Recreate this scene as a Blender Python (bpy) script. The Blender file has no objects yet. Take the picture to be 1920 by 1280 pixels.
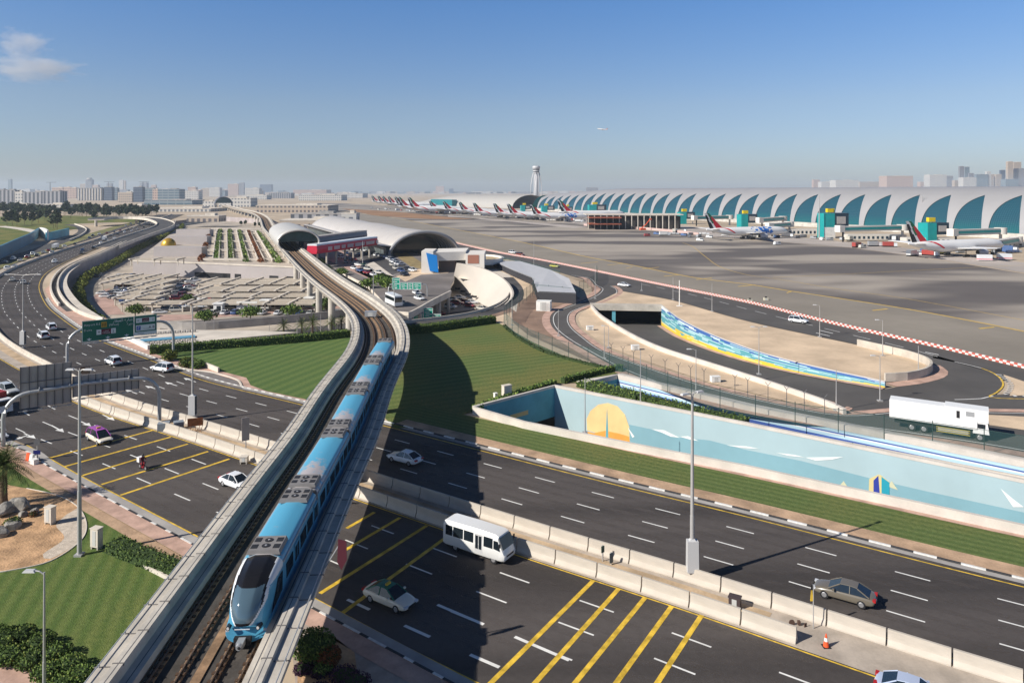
import bpy, bmesh, math, random
from mathutils import Vector, Matrix
from mathutils.geometry import tessellate_polygon
R = math.radians
rnd = random.Random(7)
sc = bpy.context.scene
# ------------------------------------------------------------------ camera, world, sun, exposure
CAM_H, FPX, HOR = 34.0, 1350.0, 358.0        # eye height (m), focal length and horizon row of the 1920 px wide photograph
cam = bpy.data.objects.new('camera', bpy.data.cameras.new('camera'))
sc.collection.objects.link(cam); sc.camera = cam
cam.location = (0, 0, CAM_H); cam.rotation_euler = (R(90), 0, 0)
cam.data.sensor_width = 36; cam.data.lens = 36*FPX/1920
cam.data.shift_y = -(640-HOR)/1920
cam.data.clip_start = 0.5; cam.data.clip_end = 60000
SUN_EL, SUN_AZ = 34.6, math.atan2(-0.893, -0.449)      # azimuth from +Y clockwise (towards the sun)
world = bpy.data.worlds.new('World'); sc.world = world; world.use_nodes = True
wn = world.node_tree; bg = wn.nodes['Background']
sky = wn.nodes.new('ShaderNodeTexSky'); sky.sky_type = 'NISHITA'; sky.sun_disc = False
sky.sun_elevation = R(SUN_EL); sky.sun_rotation = SUN_AZ
sky.air_density = 1.0; sky.dust_density = .6; sky.ozone_density = 1.5; sky.altitude = 0
geo = wn.nodes.new('ShaderNodeTexCoord'); sxyz = wn.nodes.new('ShaderNodeSeparateXYZ'); wn.links.new(geo.outputs['Generated'], sxyz.inputs[0])
skr = wn.nodes.new('ShaderNodeValToRGB'); wn.links.new(sxyz.outputs['Z'], skr.inputs[0]); se = skr.color_ramp.elements
se[0].position = 0; se[0].color = (.66, .75, 1.04, 1); se[1].position = .115; se[1].color = (.76, .82, 1.0, 1)
for p_, c_ in ((.25, (.56, .84, 1.20)), (.5, (.23, .36, .56)), (1, (.15, .24, .38))): q_ = se.new(p_); q_.color = (*c_, 1)
smx = wn.nodes.new('ShaderNodeVectorMath'); smx.operation = 'MULTIPLY'; wn.links.new(sky.outputs[0], smx.inputs[0]); wn.links.new(skr.outputs[0], smx.inputs[1])
wn.links.new(smx.outputs[0], bg.inputs[0]); bg.inputs[1].default_value = 0.083
sl = bpy.data.lights.new('sun', 'SUN'); sl.energy = 5.0; sl.angle = R(0.5); sl.color = (1, .94, .85)
so = bpy.data.objects.new('sun', sl); sc.collection.objects.link(so)
sdir = Vector((0.893*math.cos(R(SUN_EL)), 0.449*math.cos(R(SUN_EL)), -math.sin(R(SUN_EL))))
so.rotation_euler = sdir.to_track_quat('-Z', 'Y').to_euler(); so.location = (-60, -30, 80)
sc.view_settings.view_transform = 'Standard'; sc.view_settings.look = 'None'
sc.view_settings.exposure = 0.35
HAZE_D = .00008
sc.view_settings.use_curve_mapping = False; sc.view_settings.gamma = 1
sc.render.engine = 'CYCLES'
sc.cycles.use_denoising = True
sc.cycles.max_bounces = 6; sc.cycles.diffuse_bounces = 3; sc.cycles.glossy_bounces = 3
sc.cycles.transparent_max_bounces = 12; sc.cycles.volume_bounces = 1
# ------------------------------------------------------------------ helpers
def G(u, v, z=0.0):
    Y = FPX*(CAM_H-z)/(v-HOR); return Vector(((u-960)*Y/FPX, Y, z))
def GP(pts, z=0.0): return [G(p[0], p[1], z) for p in pts]
def AT(u, v, Y): return Vector(((u-960)*Y/FPX, Y, CAM_H-(v-HOR)*Y/FPX))
def tn(t, n, z=0.0): return Vector((.842*t+.54*n, -.54*t+.842*n, z))
def smooth(pts, step):
    P = [Vector(p) for p in pts]; out = []
    for i in range(len(P)-1):
        p0 = P[max(i-1, 0)]; p1 = P[i]; p2 = P[i+1]; p3 = P[min(i+2, len(P)-1)]
        n = max(1, int((p2-p1).length/step))
        m1 = (p2-p0)/2; m2 = (p3-p1)/2
        L = (p2-p1).length
        if m1.length > L: m1 *= L/m1.length
        if m2.length > L: m2 *= L/m2.length
        for k in range(n):
            t = k/n
            out.append((2*t**3-3*t*t+1)*p1+(t**3-2*t*t+t)*m1+(-2*t**3+3*t*t)*p2+(t**3-t*t)*m2)
    out.append(P[-1]); return out
def relax(pts, it=2):
    P = [p.copy() for p in pts]
    for _ in range(it):
        P = [P[0]]+[(P[i-1]+2*P[i]+P[i+1])/4 for i in range(1, len(P)-1)]+[P[-1]]
    return P
def arclen(P):
    s = [0]
    for a, b in zip(P, P[1:]): s.append(s[-1]+math.hypot(b.x-a.x, b.y-a.y))
    return s
def resample(P, step):
    S = arclen(P); n = max(2, int(S[-1]/step)+1); out = []; j = 0
    for i in range(n):
        s = S[-1]*i/(n-1)
        while j < len(S)-2 and S[j+1] < s: j += 1
        d = S[j+1]-S[j]; t = 0 if d < 1e-9 else (s-S[j])/d
        out.append(P[j].lerp(P[j+1], t))
    return out
def frames(P):
    F = []
    for i in range(len(P)):
        a = P[max(i-1, 0)]; b = P[min(i+1, len(P)-1)]
        d = Vector((b.x-a.x, b.y-a.y, 0)).normalized(); F.append((d, Vector((-d.y, d.x, 0))))
    return F
def off(P, o):
    F = frames(P); return [p+f[1]*(o(i) if callable(o) else o) for i, (p, f) in enumerate(zip(P, F))]
def at_s(P, S, s):
    s = max(0, min(S[-1]-1e-6, s)); lo = 0; hi = len(S)-1
    while hi-lo > 1:
        m = (lo+hi)//2
        if S[m] <= s: lo = m
        else: hi = m
    d = S[lo+1]-S[lo]; t = (s-S[lo])/max(d, 1e-9); a, b = P[lo], P[lo+1]
    dr = Vector((b.x-a.x, b.y-a.y, 0)).normalized()
    return a.lerp(b, t), dr, Vector((-dr.y, dr.x, 0))

class MB:
    def __init__(s): s.v = []; s.f = []; s.m = []; s.mats = []; s.cur = 0
    def use(s, mat):
        if mat not in s.mats: s.mats.append(mat)
        s.cur = s.mats.index(mat); return s
    def face(s, idx): s.f.append(tuple(idx)); s.m.append(s.cur)
    def add(s, vs, fs):
        b = len(s.v); s.v += [tuple(v) for v in vs]
        for f in fs: s.face([b+i for i in f])
    def quad(s, a, b, c, d): s.add([a, b, c, d], [(0, 1, 2, 3)])
    def box(s, c, size, rz=0.0, top=None, M=None):
        hx, hy, hz = size[0]/2, size[1]/2, size[2]/2; tx, ty = (hx, hy) if top is None else (top[0]/2, top[1]/2)
        vs = [(-hx, -hy, -hz), (hx, -hy, -hz), (hx, hy, -hz), (-hx, hy, -hz), (-tx, -ty, hz), (tx, -ty, hz), (tx, ty, hz), (-tx, ty, hz)]
        c = Vector(c)
        mm = M if M is not None else Matrix.Rotation(rz, 3, 'Z')
        s.add([mm @ Vector(v)+c for v in vs], [(3, 2, 1, 0), (4, 5, 6, 7), (0, 1, 5, 4), (1, 2, 6, 5), (2, 3, 7, 6), (3, 0, 4, 7)])
    def cyl(s, a, b, r0, r1=None, n=10, cap=True):
        a = Vector(a); b = Vector(b); r1 = r0 if r1 is None else r1
        d = (b-a).normalized(); x = d.orthogonal().normalized(); y = d.cross(x)
        vs = []
        for q, r in ((a, r0), (b, r1)):
            for i in range(n):
                t = 2*math.pi*i/n; vs.append(q+x*(r*math.cos(t))+y*(r*math.sin(t)))
        fs = [(i, (i+1) % n, n+(i+1) % n, n+i) for i in range(n)]
        if cap: fs += [tuple(range(n-1, -1, -1)), tuple(range(n, 2*n))]
        s.add(vs, fs)
    def tube(s, P, r, n=8):
        P = [Vector(p) for p in P]; rings = []
        for i, p in enumerate(P):
            d = (P[min(i+1, len(P)-1)]-P[max(i-1, 0)]).normalized()
            up = Vector((0, 0, 1)) if abs(d.z) < .95 else Vector((1, 0, 0))
            x = d.cross(up).normalized(); y = x.cross(d); rr = r[i] if isinstance(r, (list, tuple)) else r
            rings.append([p+x*(rr*math.cos(2*math.pi*k/n))+y*(rr*math.sin(2*math.pi*k/n)) for k in range(n)])
        s.loft(rings, True, True)
    def loft(s, rings, closed=True, cap=False):
        b = len(s.v); n = len(rings[0])
        for r in rings: s.v += [tuple(p) for p in r]
        for i in range(len(rings)-1):
            for k in range(n if closed else n-1):
                k2 = (k+1) % n
                s.face((b+i*n+k, b+i*n+k2, b+(i+1)*n+k2, b+(i+1)*n+k))
        if cap:
            s.face([b+k for k in range(n-1, -1, -1)]); s.face([b+(len(rings)-1)*n+k for k in range(n)])
    def prism(s, poly, z0, z1):
        n = len(poly); a = [Vector((p[0], p[1], z0)) for p in poly]; c = [Vector((p[0], p[1], z1)) for p in poly]
        ar = sum(a[i].x*a[(i+1) % n].y-a[(i+1) % n].x*a[i].y for i in range(n))
        if ar < 0: a.reverse(); c.reverse()
        b = len(s.v); s.v += [tuple(p) for p in a+c]
        for i in range(n): s.face((b+i, b+(i+1) % n, b+n+(i+1) % n, b+n+i))
        for t in tessellate_polygon([c]):
            s.face((b+n+t[0], b+n+t[1], b+n+t[2])); s.face((b+t[2], b+t[1], b+t[0]))
    def sheet(s, poly, z, holes=()):
        loops = [[Vector((p[0], p[1], z)) for p in poly]]+[[Vector((p[0], p[1], z)) for p in h] for h in holes]
        flat = [p for l in loops for p in l]; b = len(s.v); s.v += [tuple(p) for p in flat]
        for t in tessellate_polygon(loops):
            A, B, C = (flat[i] for i in t)
            if (B-A).cross(C-A).z < 0: t = (t[0], t[2], t[1])
            s.face([b+i for i in t])
    def sweep(s, P, prof, closed=True, cap=True, z=None):
        """profile [(offset to the left, height)] carried along P (height added to P.z)"""
        F = frames(P); rings = []
        for p, f in zip(P, F): rings.append([Vector((p.x+f[1].x*o, p.y+f[1].y*o, p.z+h)) for o, h in prof])
        s.loft(rings, closed, cap and closed)
    def strip(s, P, o0, o1, z):
        F = frames(P); rings = []
        for i, (p, f) in enumerate(zip(P, F)):
            a = o0(i) if callable(o0) else o0; c = o1(i) if callable(o1) else o1
            rings.append([Vector((p.x+f[1].x*a, p.y+f[1].y*a, p.z+z)), Vector((p.x+f[1].x*c, p.y+f[1].y*c, p.z+z))])
        s.loft(rings, False)
    def dashes(s, P, o, w, length, period, z, s0=0, s1=None, phase=0):
        Q = off(P, o) if o else P; S = arclen(Q); s1 = S[-1] if s1 is None else s1; t = s0+phase
        while t+length < s1:
            a, d, n = at_s(Q, S, t); c, d2, n2 = at_s(Q, S, t+length); zz = Vector((0, 0, z))
            s.quad(a-n*w/2+zz, c-n2*w/2+zz, c+n2*w/2+zz, a+n*w/2+zz); t += period
    def build(s, name, mat=None, parent=None, flat=True, label=None, cat=None, group=None, kind=None, recalc=True, autosm=None, loc=None):
        me = bpy.data.meshes.new(name)
        vs = s.v if loc is None else [(x-loc[0], y-loc[1], z-loc[2]) for x, y, z in s.v]
        me.from_pydata(vs, [], s.f)
        if s.mats:
            for m in s.mats: me.materials.append(m)
            me.polygons.foreach_set('material_index', s.m)
        elif mat: me.materials.append(mat)
        if recalc:
            bm = bmesh.new(); bm.from_mesh(me); bmesh.ops.recalc_face_normals(bm, faces=bm.faces); bm.to_mesh(me); bm.free()
        if not flat:
            me.polygons.foreach_set('use_smooth', [True]*len(me.polygons))
            if autosm is not None:
                try: me.set_sharp_from_angle(angle=R(autosm))
                except Exception: pass
        me.update()
        o = bpy.data.objects.new(name, me); sc.collection.objects.link(o)
        if loc is not None and parent is None: o.location = loc
        if parent: o.parent = parent
        tag(o, label, cat, group, kind); return o
def tag(o, label=None, cat=None, group=None, kind=None):
    if label: o['label'] = label
    if cat: o['category'] = cat
    if group: o['group'] = group
    if kind: o['kind'] = kind
    return o
def empty(name, loc=(0, 0, 0), rz=0, label=None, cat=None, group=None):
    o = bpy.data.objects.new(name, None); sc.collection.objects.link(o); o.location = loc; o.rotation_euler = (0, 0, rz)
    o.empty_display_size = .3
    return tag(o, label, cat, group)
KIDS = {}
def kids(o):
    return list(o.children)
def dup(o, loc=None, rz=None, label=None, color=None, parent=None, group=None, deep=True, scale=None):
    c = o.copy(); sc.collection.objects.link(c)
    if parent: c.parent = parent
    if loc is not None: c.location = loc
    if rz is not None: c.rotation_euler = (0, 0, rz)
    if scale is not None: c.scale = scale
    if label: c['label'] = label
    if group: c['group'] = group
    if color: c.color = color
    if deep:
        for k in kids(o): dup(k, parent=c, color=color)
    return c

# ------------------------------------------------------------------ materials
MAT = {}
def mat(name, col, rough=.8, var=0.0, scale=1.0, col2=None, bump=0.0, metal=0.0, spec=.3, detail=4, objcol=False, streak=None, bscale=None, alpha=None, contrast=(.35, .65)):
    if name in MAT: return MAT[name]
    m = bpy.data.materials.new(name); m.use_nodes = True; nt = m.node_tree; b = nt.nodes['Principled BSDF']; MAT[name] = m
    L = nt.links.new
    b.inputs['Roughness'].default_value = rough; b.inputs['Metallic'].default_value = metal
    b.inputs['Specular IOR Level'].default_value = spec
    b.inputs['Base Color'].default_value = (*col, 1)
    tc = nt.nodes.new('ShaderNodeTexCoord'); vec = tc.outputs['Object']
    if streak:
        mp = nt.nodes.new('ShaderNodeMapping'); mp.inputs['Rotation'].default_value = (0, 0, streak[0]); mp.inputs['Scale'].default_value = (streak[1], streak[2], 1)
        L(vec, mp.inputs[0]); vec2 = mp.outputs[0]
    else: vec2 = vec
    base = None
    if objcol:
        oi = nt.nodes.new('ShaderNodeObjectInfo'); base = oi.outputs['Color']; L(base, b.inputs['Base Color'])
    if var > 0 or col2:
        n1 = nt.nodes.new('ShaderNodeTexNoise'); n1.inputs['Scale'].default_value = scale; n1.inputs['Detail'].default_value = detail
        L(vec2, n1.inputs['Vector'])
        rp = nt.nodes.new('ShaderNodeMapRange'); rp.inputs[1].default_value = contrast[0]; rp.inputs[2].default_value = contrast[1]
        L(n1.outputs[0], rp.inputs[0])
        mx = nt.nodes.new('ShaderNodeMix'); mx.data_type = 'RGBA'
        c2 = col2 or tuple(max(0, c*(1-var)) for c in col)
        mx.inputs['A'].default_value = (*[min(1, c*(1+var*.5)) for c in col], 1) if not col2 else (*col, 1)
        mx.inputs['B'].default_value = (*c2, 1)
        L(rp.outputs[0], mx.inputs['Factor'])
        n2 = nt.nodes.new('ShaderNodeTexNoise'); n2.inputs['Scale'].default_value = scale*9; n2.inputs['Detail'].default_value = 3
        L(vec, n2.inputs['Vector'])
        r2 = nt.nodes.new('ShaderNodeMapRange'); r2.inputs[3].default_value = 1-var*.6; r2.inputs[4].default_value = 1+var*.6
        L(n2.outputs[0], r2.inputs[0])
        ml = nt.nodes.new('ShaderNodeVectorMath'); ml.operation = 'SCALE'; L(mx.outputs['Result'], ml.inputs[0]); L(r2.outputs[0], ml.inputs['Scale'])
        L(ml.outputs[0], b.inputs['Base Color'])
    if bump > 0:
        n3 = nt.nodes.new('ShaderNodeTexNoise'); n3.inputs['Scale'].default_value = bscale or scale*6; n3.inputs['Detail'].default_value = 5
        L(vec, n3.inputs['Vector'])
        bp = nt.nodes.new('ShaderNodeBump'); bp.inputs['Strength'].default_value = bump; bp.inputs['Distance'].default_value = .1
        L(n3.outputs[0], bp.inputs['Height']); L(bp.outputs[0], b.inputs['Normal'])
    if alpha is not None: b.inputs['Alpha'].default_value = alpha
    return m
def nodes_of(m): return m.node_tree, m.node_tree.nodes['Principled BSDF']
WHT = mat('white_paint', (.78, .77, .73), .5, .12, .6)
YEL = mat('yellow_paint', (.72, .47, .05), .6, .35, 1.2)
CONC = mat('concrete', (.52, .47, .40), .85, .22, .25, bump=.15)
CONC2 = mat('pale_concrete', (.62, .56, .48), .85, .15, .2, bump=.1)
DCONC = mat('grey_concrete', (.36, .34, .32), .85, .2, .25, bump=.15)
SAND = mat('sand', (.62, .475, .33), .95, .2, .12, bump=.5, bscale=3, detail=8)
PINK = mat('pink_paving', (.50, .33, .26), .9, .25, .5, bump=.15)
DIRT = mat('brown_dirt', (.27, .18, .13), .95, .3, .15, bump=.4, bscale=2, detail=8)
STEEL = mat('galvanised_steel', (.42, .43, .44), .45, .08, 2, metal=.4)
DSTEEL = mat('dark_steel', (.10, .10, .11), .5)
BLACK = mat('black_rubber', (.018, .018, .02), .7)
GLASSD = mat('dark_glass', (.012, .018, .024), .08, spec=.6)
WALLW = mat('white_wall', (.72, .68, .62), .7, .08, .2)

def asphalt(name, col, ang, far=False):
    m = mat(name, col, .82, .36, .22, streak=(ang, .03, .55), detail=4, bump=.1, bscale=6, contrast=(.38, .62))
    return m
HWY_ANG = math.atan2(.54, .842)
ASPH = asphalt('highway_asphalt', (.074, .064, .059), HWY_ANG)
ASPH2 = asphalt('asphalt', (.082, .078, .076), 0)
def grass_mat(name, ang, period=1.6, c1=(.085, .125, .040), c2=(.145, .182, .062), dry=(.20, .165, .055), wob=.6, warp=0.0, dryth=.58):
    m = bpy.data.materials.new(name); m.use_nodes = True; nt, b = nodes_of(m); L = nt.links.new; N = nt.nodes.new
    b.inputs['Roughness'].default_value = .95; b.inputs['Specular IOR Level'].default_value = .1
    tc = N('ShaderNodeTexCoord'); mp = N('ShaderNodeMapping'); mp.inputs['Rotation'].default_value = (0, 0, ang); L(tc.outputs['Object'], mp.inputs[0])
    w = N('ShaderNodeTexWave'); w.inputs['Scale'].default_value = 1/period/3.14; w.inputs['Distortion'].default_value = 1.5+warp*10; w.inputs['Detail'].default_value = 2; w.inputs['Detail Scale'].default_value = .25 if warp else .8
    L(mp.outputs[0], w.inputs['Vector'])
    n0 = N('ShaderNodeTexNoise'); n0.inputs['Scale'].default_value = .06; n0.inputs['Detail'].default_value = 6; L(tc.outputs['Object'], n0.inputs['Vector'])
    n1 = N('ShaderNodeTexNoise'); n1.inputs['Scale'].default_value = 2.5; n1.inputs['Detail'].default_value = 8; L(tc.outputs['Object'], n1.inputs['Vector'])
    a = N('ShaderNodeMix'); a.data_type = 'RGBA'; a.inputs['A'].default_value = (*c1, 1); a.inputs['B'].default_value = (*c2, 1)
    ml = N('ShaderNodeMath'); ml.operation = 'MULTIPLY'; L(w.outputs[0], ml.inputs[0]); ml.inputs[1].default_value = wob*.75; L(ml.outputs[0], a.inputs['Factor'])
    rp = N('ShaderNodeMapRange'); rp.inputs[1].default_value = dryth-.05; rp.inputs[2].default_value = dryth+.18; rp.inputs[4].default_value = .75; L(n0.outputs[0], rp.inputs[0])
    mm = N('ShaderNodeMath'); mm.operation = 'MULTIPLY'; L(rp.outputs[0], mm.inputs[0])
    r9 = N('ShaderNodeMapRange'); r9.inputs[1].default_value = .3; r9.inputs[2].default_value = .65; L(n1.outputs[0], r9.inputs[0]); L(r9.outputs[0], mm.inputs[1])
    c = N('ShaderNodeMix'); c.data_type = 'RGBA'; L(a.outputs['Result'], c.inputs['A']); c.inputs['B'].default_value = (*dry, 1); L(mm.outputs[0], c.inputs['Factor'])
    r2 = N('ShaderNodeMapRange'); r2.inputs[3].default_value = .6; r2.inputs[4].default_value = 1.4; L(n1.outputs[0], r2.inputs[0])
    sc_ = N('ShaderNodeVectorMath'); sc_.operation = 'SCALE'; L(c.outputs['Result'], sc_.inputs[0]); L(r2.outputs[0], sc_.inputs['Scale']); L(sc_.outputs[0], b.inputs['Base Color'])
    n3 = N('ShaderNodeTexNoise'); n3.inputs['Scale'].default_value = 9; n3.inputs['Detail'].default_value = 6; L(tc.outputs['Object'], n3.inputs['Vector'])
    bp = N('ShaderNodeBump'); bp.inputs['Strength'].default_value = .6; bp.inputs['Distance'].default_value = .12; L(n3.outputs[0], bp.inputs['Height']); L(bp.outputs[0], b.inputs['Normal'])
    return m
# ------------------------------------------------------------------ reference lines
Fpts = [tn(75, 75.3), tn(40, 75.5), tn(20, 75.8)]+GP([(1830, 1078), (1642, 1030), (1380, 963), (1172, 913), (902, 844.5), (563, 758), (380, 713), (287, 677), (195, 642), (147, 619), (110, 593), (90, 576), (78, 556), (73, 538), (77, 524), (88, 511), (113, 496), (167, 472), (233, 447), (267, 433), (290, 424), (312, 415), (345, 402)])
FL = relax(resample(smooth(Fpts, 2.0), 2.0), 6)
FS = arclen(FL)
S_OF = lambda p: FS[min(range(len(FL)), key=lambda i: (FL[i]-Vector(p)).length)]
# viaduct: parapet edges traced at 8 m height
vL = [(162, 1269), (359, 1021), (465, 887), (529, 815), (574, 746), (608, 703), (635, 674), (654, 645), (661, 613), (654, 591), (627, 562), (586, 530), (557, 503), (519, 460), (501, 439), (490, 425), (484, 407), (469, 398), (440, 391), (413, 383.5)]
Lw = resample(smooth([G(u, v, 8) for u, v in vL], 2), 2)
Lw = [Lw[0]-(Lw[4]-Lw[0]).normalized()*24]+Lw
Lw = relax(resample(Lw, 2.0), 14)
VC = off(Lw, -5.2)                     # centre line (z = 8)
VC = relax(resample(VC, 2.0), 6)
for p in VC: p.z = 0
VS = arclen(VC)
VZ = 8.0

# ------------------------------------------------------------------ ground with its cuttings
pitL_px = [(330, 412.5), (322, 421), (290, 432), (262, 442), (240, 450), (187, 475), (150, 489), (125, 502.5), (112, 517.5), (108, 532.5), (112, 547.5), (125, 565), (144, 579), (169, 589), (194, 595)]
PITW = relax(resample(smooth([G(u, v, 1.0) for u, v in pitL_px], 3), 3), 3)
for p in PITW: p.z = 0
pit = [Vector((p.x, p.y, 0)) for p in PITW]+GP([(232, 607), (262, 622), (300, 641), (400, 637), (520, 630), (655, 620), (765, 604), (860, 591), (912, 583), (942, 574)])
wallR = [(956, 566), (963, 554), (958, 534), (935, 514), (905, 500), (866, 490)]
pit += GP(wallR)+GP([(800, 480), (720, 452), (640, 437), (560, 425), (470, 409), (400, 405)])
z1 = 1.0
T1 = [G(889.5, 774, 0), G(1040, 722, z1), G(1400, 792.5, z1), G(1920, 899, z1)]
d_ = (T1[-1]-T1[-2]).normalized(); T1.append(T1[-1]+d_*60)
T1n = [G(890, 771, z1), G(984, 789, z1), G(1183, 829, z1), G(1400, 871, z1), G(1577, 909, z1), G(1692, 933, z1), G(1920, 982, z1)]
T1n[0] = T1[0].copy(); d_ = (T1n[-1]-T1n[-2]).normalized(); T1n.append(T1n[-1]+d_*60)
T2 = [G(1099, 716, .8), G(1158, 702, .8), G(1400, 760, .8), G(1920, 864, .8)]
d_ = (T2[-1]-T2[-2]).normalized(); T2.append(T2[-1]+d_*60)
T2n = [G(1110, 719, .5), G(1200, 741, .5), G(1290, 768, .5), G(1400, 789, .5), G(1920, 889, .5)]
d_ = (T2n[-1]-T2n[-2]).normalized(); T2n.append(T2n[-1]+d_*60)
muralTop = resample(smooth([G(u, v, 1.1) for u, v in [(1240, 572), (1275, 598), (1335, 627), (1407, 654), (1479, 675), (1560, 694), (1608, 704), (1659, 715)]], 2), 2)
outTop = resample(smooth([G(u, v, .9) for u, v in [(1108, 571), (1125, 590), (1182, 625), (1240, 651), (1335, 681), (1431, 711), (1510, 737), (1560, 755), (1582, 766)]], 2), 2)
muralG = [Vector((p.x, p.y, 0)) for p in muralTop]; outG = [Vector((p.x, p.y, 0)) for p in outTop]
T3 = [p.copy() for p in outG]+[p.copy() for p in reversed(muralG)]
holes = [pit, T1+list(reversed(T1n))[:-1], T2+list(reversed(T2n)), T3]
flat2 = lambda P: [Vector((p[0], p[1], 0)) for p in P]
holes = [flat2(h) for h in holes]
m = MB()
BIG = 9000
m.sheet([(-BIG, -300), (BIG, -300), (BIG, 10500), (-BIG, 10500)], -.10, holes)
GROUND = mat('ground_earth', (.46, .37, .27), .95, .25, .02, detail=8)
m.build('ground', GROUND, kind='structure', label='pale sandy ground stretching to the horizon')
m = MB(); m.sheet(flat2(pit), -6.0)
m.build('lower_ground', mat('lower_paving', (.44, .38, .31), .9, .3, .06, bump=.2), kind='structure', label='sunken pale paved ground of the car park and lower roads')

# highway asphalt
def nearedge():
    e = GP([(0, 812), (30, 826), (50, 834), (152, 892), (370, 1005), (642, 1149), (764, 1214), (896, 1280)])
    d = (e[-1]-e[-2]).normalized(); e.append(e[-1]+d*12); e.append(tn(75, e[-1].dot(Vector((.54, .842, 0)))-1.0)); return e
NE = nearedge()
m = MB()
i1 = min(range(len(FL)), key=lambda i: (FL[i]-G(90, 576)).length)
near = FL[:i1]
farside = off(FL, -.9)[:i1]
leftedge = off(FL, 39)[:]
j0 = min(range(len(FL)), key=lambda i: (off(FL, 35)[i]-G(0, 812)).length)
lower = [Vector((p.x, p.y, 0)) for p in reversed(NE)]
m.sheet(farside+[p for p in reversed(off(FL, 37)[j0+4:i1])]+[p for p in NE]+[NE[-1]+Vector((6, 6, 0))], .0)
m.strip(FL[i1-1:], -.9, 34, 0.0)
highway = m.build('highway', ASPH, kind='structure', label='wide dark asphalt motorway with two carriageways')
# paint
wp = MB()
for o in (3.35, 6.95, 10.5): wp.dashes(FL, o, .17, 2.75, 7.6, .008, phase=2.2)
s_gap = S_OF(tn(-125, 80))
for o in (23.2, 26.8, 30.3): wp.dashes(FL, o, .17, 3.1, 8.0, .008, phase=3.4)
wp.dashes(FL, 33.8, .3, 2.6, 6.4, .008, s1=S_OF(tn(-60, 78)), phase=1.0)
wp.dashes(FL, 30.4, .3, 6.3, 90, .010, s0=0, s1=S_OF(tn(-20, 76)), phase=S_OF(tn(-33.5, 76.5))-200)
for a, b in (((820, 1133), (907, 1170)), ((965, 1193), (1067, 1237))):
    p, q = G(*a), G(*b); d = (q-p).normalized(); n = Vector((-d.y, d.x, 0))*.15; z = Vector((0, 0, .010)); wp.quad(p-n+z, q-n+z, q+n+z, p+n+z)
wp.build('lane_dashes', WHT, parent=highway)
WT_ = mat('polished_asphalt', (.13, .112, .103), .7, .2, .3, streak=(HWY_ANG, .05, .6)); nt, b = nodes_of(WT_)
tcw = nt.nodes.new('ShaderNodeTexCoord'); mpw = nt.nodes.new('ShaderNodeMapping'); mpw.inputs['Rotation'].default_value = (0, 0, HWY_ANG); mpw.inputs['Scale'].default_value = (.06, .9, 1); nt.links.new(tcw.outputs['Object'], mpw.inputs[0])
nzw = nt.nodes.new('ShaderNodeTexNoise'); nzw.inputs['Scale'].default_value = 1; nzw.inputs['Detail'].default_value = 5; nt.links.new(mpw.outputs[0], nzw.inputs['Vector']); mrw = nt.nodes.new('ShaderNodeMapRange'); mrw.inputs[1].default_value = .35; mrw.inputs[2].default_value = .75; mrw.inputs[4].default_value = .6
nt.links.new(nzw.outputs[0], mrw.inputs[0]); nt.links.new(mrw.outputs[0], b.inputs['Alpha'])
wt = MB()
for lc in (1.6, 5.2, 8.7, 12.3, 21.5, 25.0, 28.5, 32.0):
    for q in (-.85, .85): wt.strip(FL[:i1+30], lc+q-.33, lc+q+.33, .004)
wt.build('wheel_tracks', WT_, parent=highway)
yp = MB()
yp.strip(FL, -.08, .1, .008)
iR = min(range(len(FL)), key=lambda i: abs(FS[i]-S_OF(tn(-120, 80))))
yp.strip(FL, 14.35, 14.5, .008); yp.strip(FL, 19.75, 19.9, .008)
Nsm = smooth(NE[2:], 3); yp.strip(Nsm, -.08, .08, .008)
yp.build('edge_lines', YEL, parent=highway)
# yellow rumble bars across the near carriageway
rb = MB()
bars = [((1113, 1087), (920, 1280)), ((1160, 1103), (1003, 1280)), ((1210, 1119), (1078, 1280)), ((1260, 1135), (1155, 1280)), ((1316, 1152), (1232, 1280)),
        ((702, 960), (650, 990)), ((750, 970), (640, 1035)), ((800, 985), (600, 1112)), ((835, 1008), (640, 1150)),
        ((295, 804), (94, 858)), ((320, 819), (122, 874)), ((352, 832), (155, 891)), ((390, 846), (190, 908)), ((430, 860), (226, 928))]
for a, b in bars:
    p, q = G(*a), G(*b)
    if b[1] == 1280: q = q+(q-p).normalized()*14
    d = (q-p).normalized(); n = Vector((-d.y, d.x, 0))*.2; z = Vector((0, 0, .012)); rb.quad(p-n+z, q-n+z, q+n+z, p+n+z)
rb.build('rumble_bars', YEL, parent=highway)
# arrows
ar = MB()
def arrow(p, d, L=5.2, bent=False):
    d = d.normalized(); n = Vector((-d.y, d.x, 0)); z = Vector((0, 0, .012)); p = Vector((p.x, p.y, 0))+z
    ar.quad(p-n*.11, p+d*(L-1.9)-n*.11, p+d*(L-1.9)+n*.11, p+n*.11)
    ar.add([p+d*(L-1.9)-n*.48, p+d*L, p+d*(L-1.9)+n*.48], [(0, 1, 2)])
    if bent:
        q = p+d*1.2; e = (-n+d*.3).normalized(); ar.quad(q, q+d*.3, q+d*.3+e*1.0, q+e*1.0)
        ar.add([q+e*1.0-d*.3, q+e*2.1+d*.15, q+e*1.0+d*.65], [(0, 1, 2)])
for a, b, bent in (((192, 777), (215, 788), 0), ((152, 790), (171, 799), 0), ((96, 797), (120, 810), 0), ((45, 812), (67, 822), 1),
             ((257, 738), (234, 730), 0), ((296, 730), (272, 723), 0), ((332, 723), (309, 716), 0), ((367, 716), (344, 708), 0)):
    p, q = G(*a), G(*b); arrow(p, q-p, (q-p).length, bent)
ar.build('lane_arrows', WHT, parent=highway)

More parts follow.
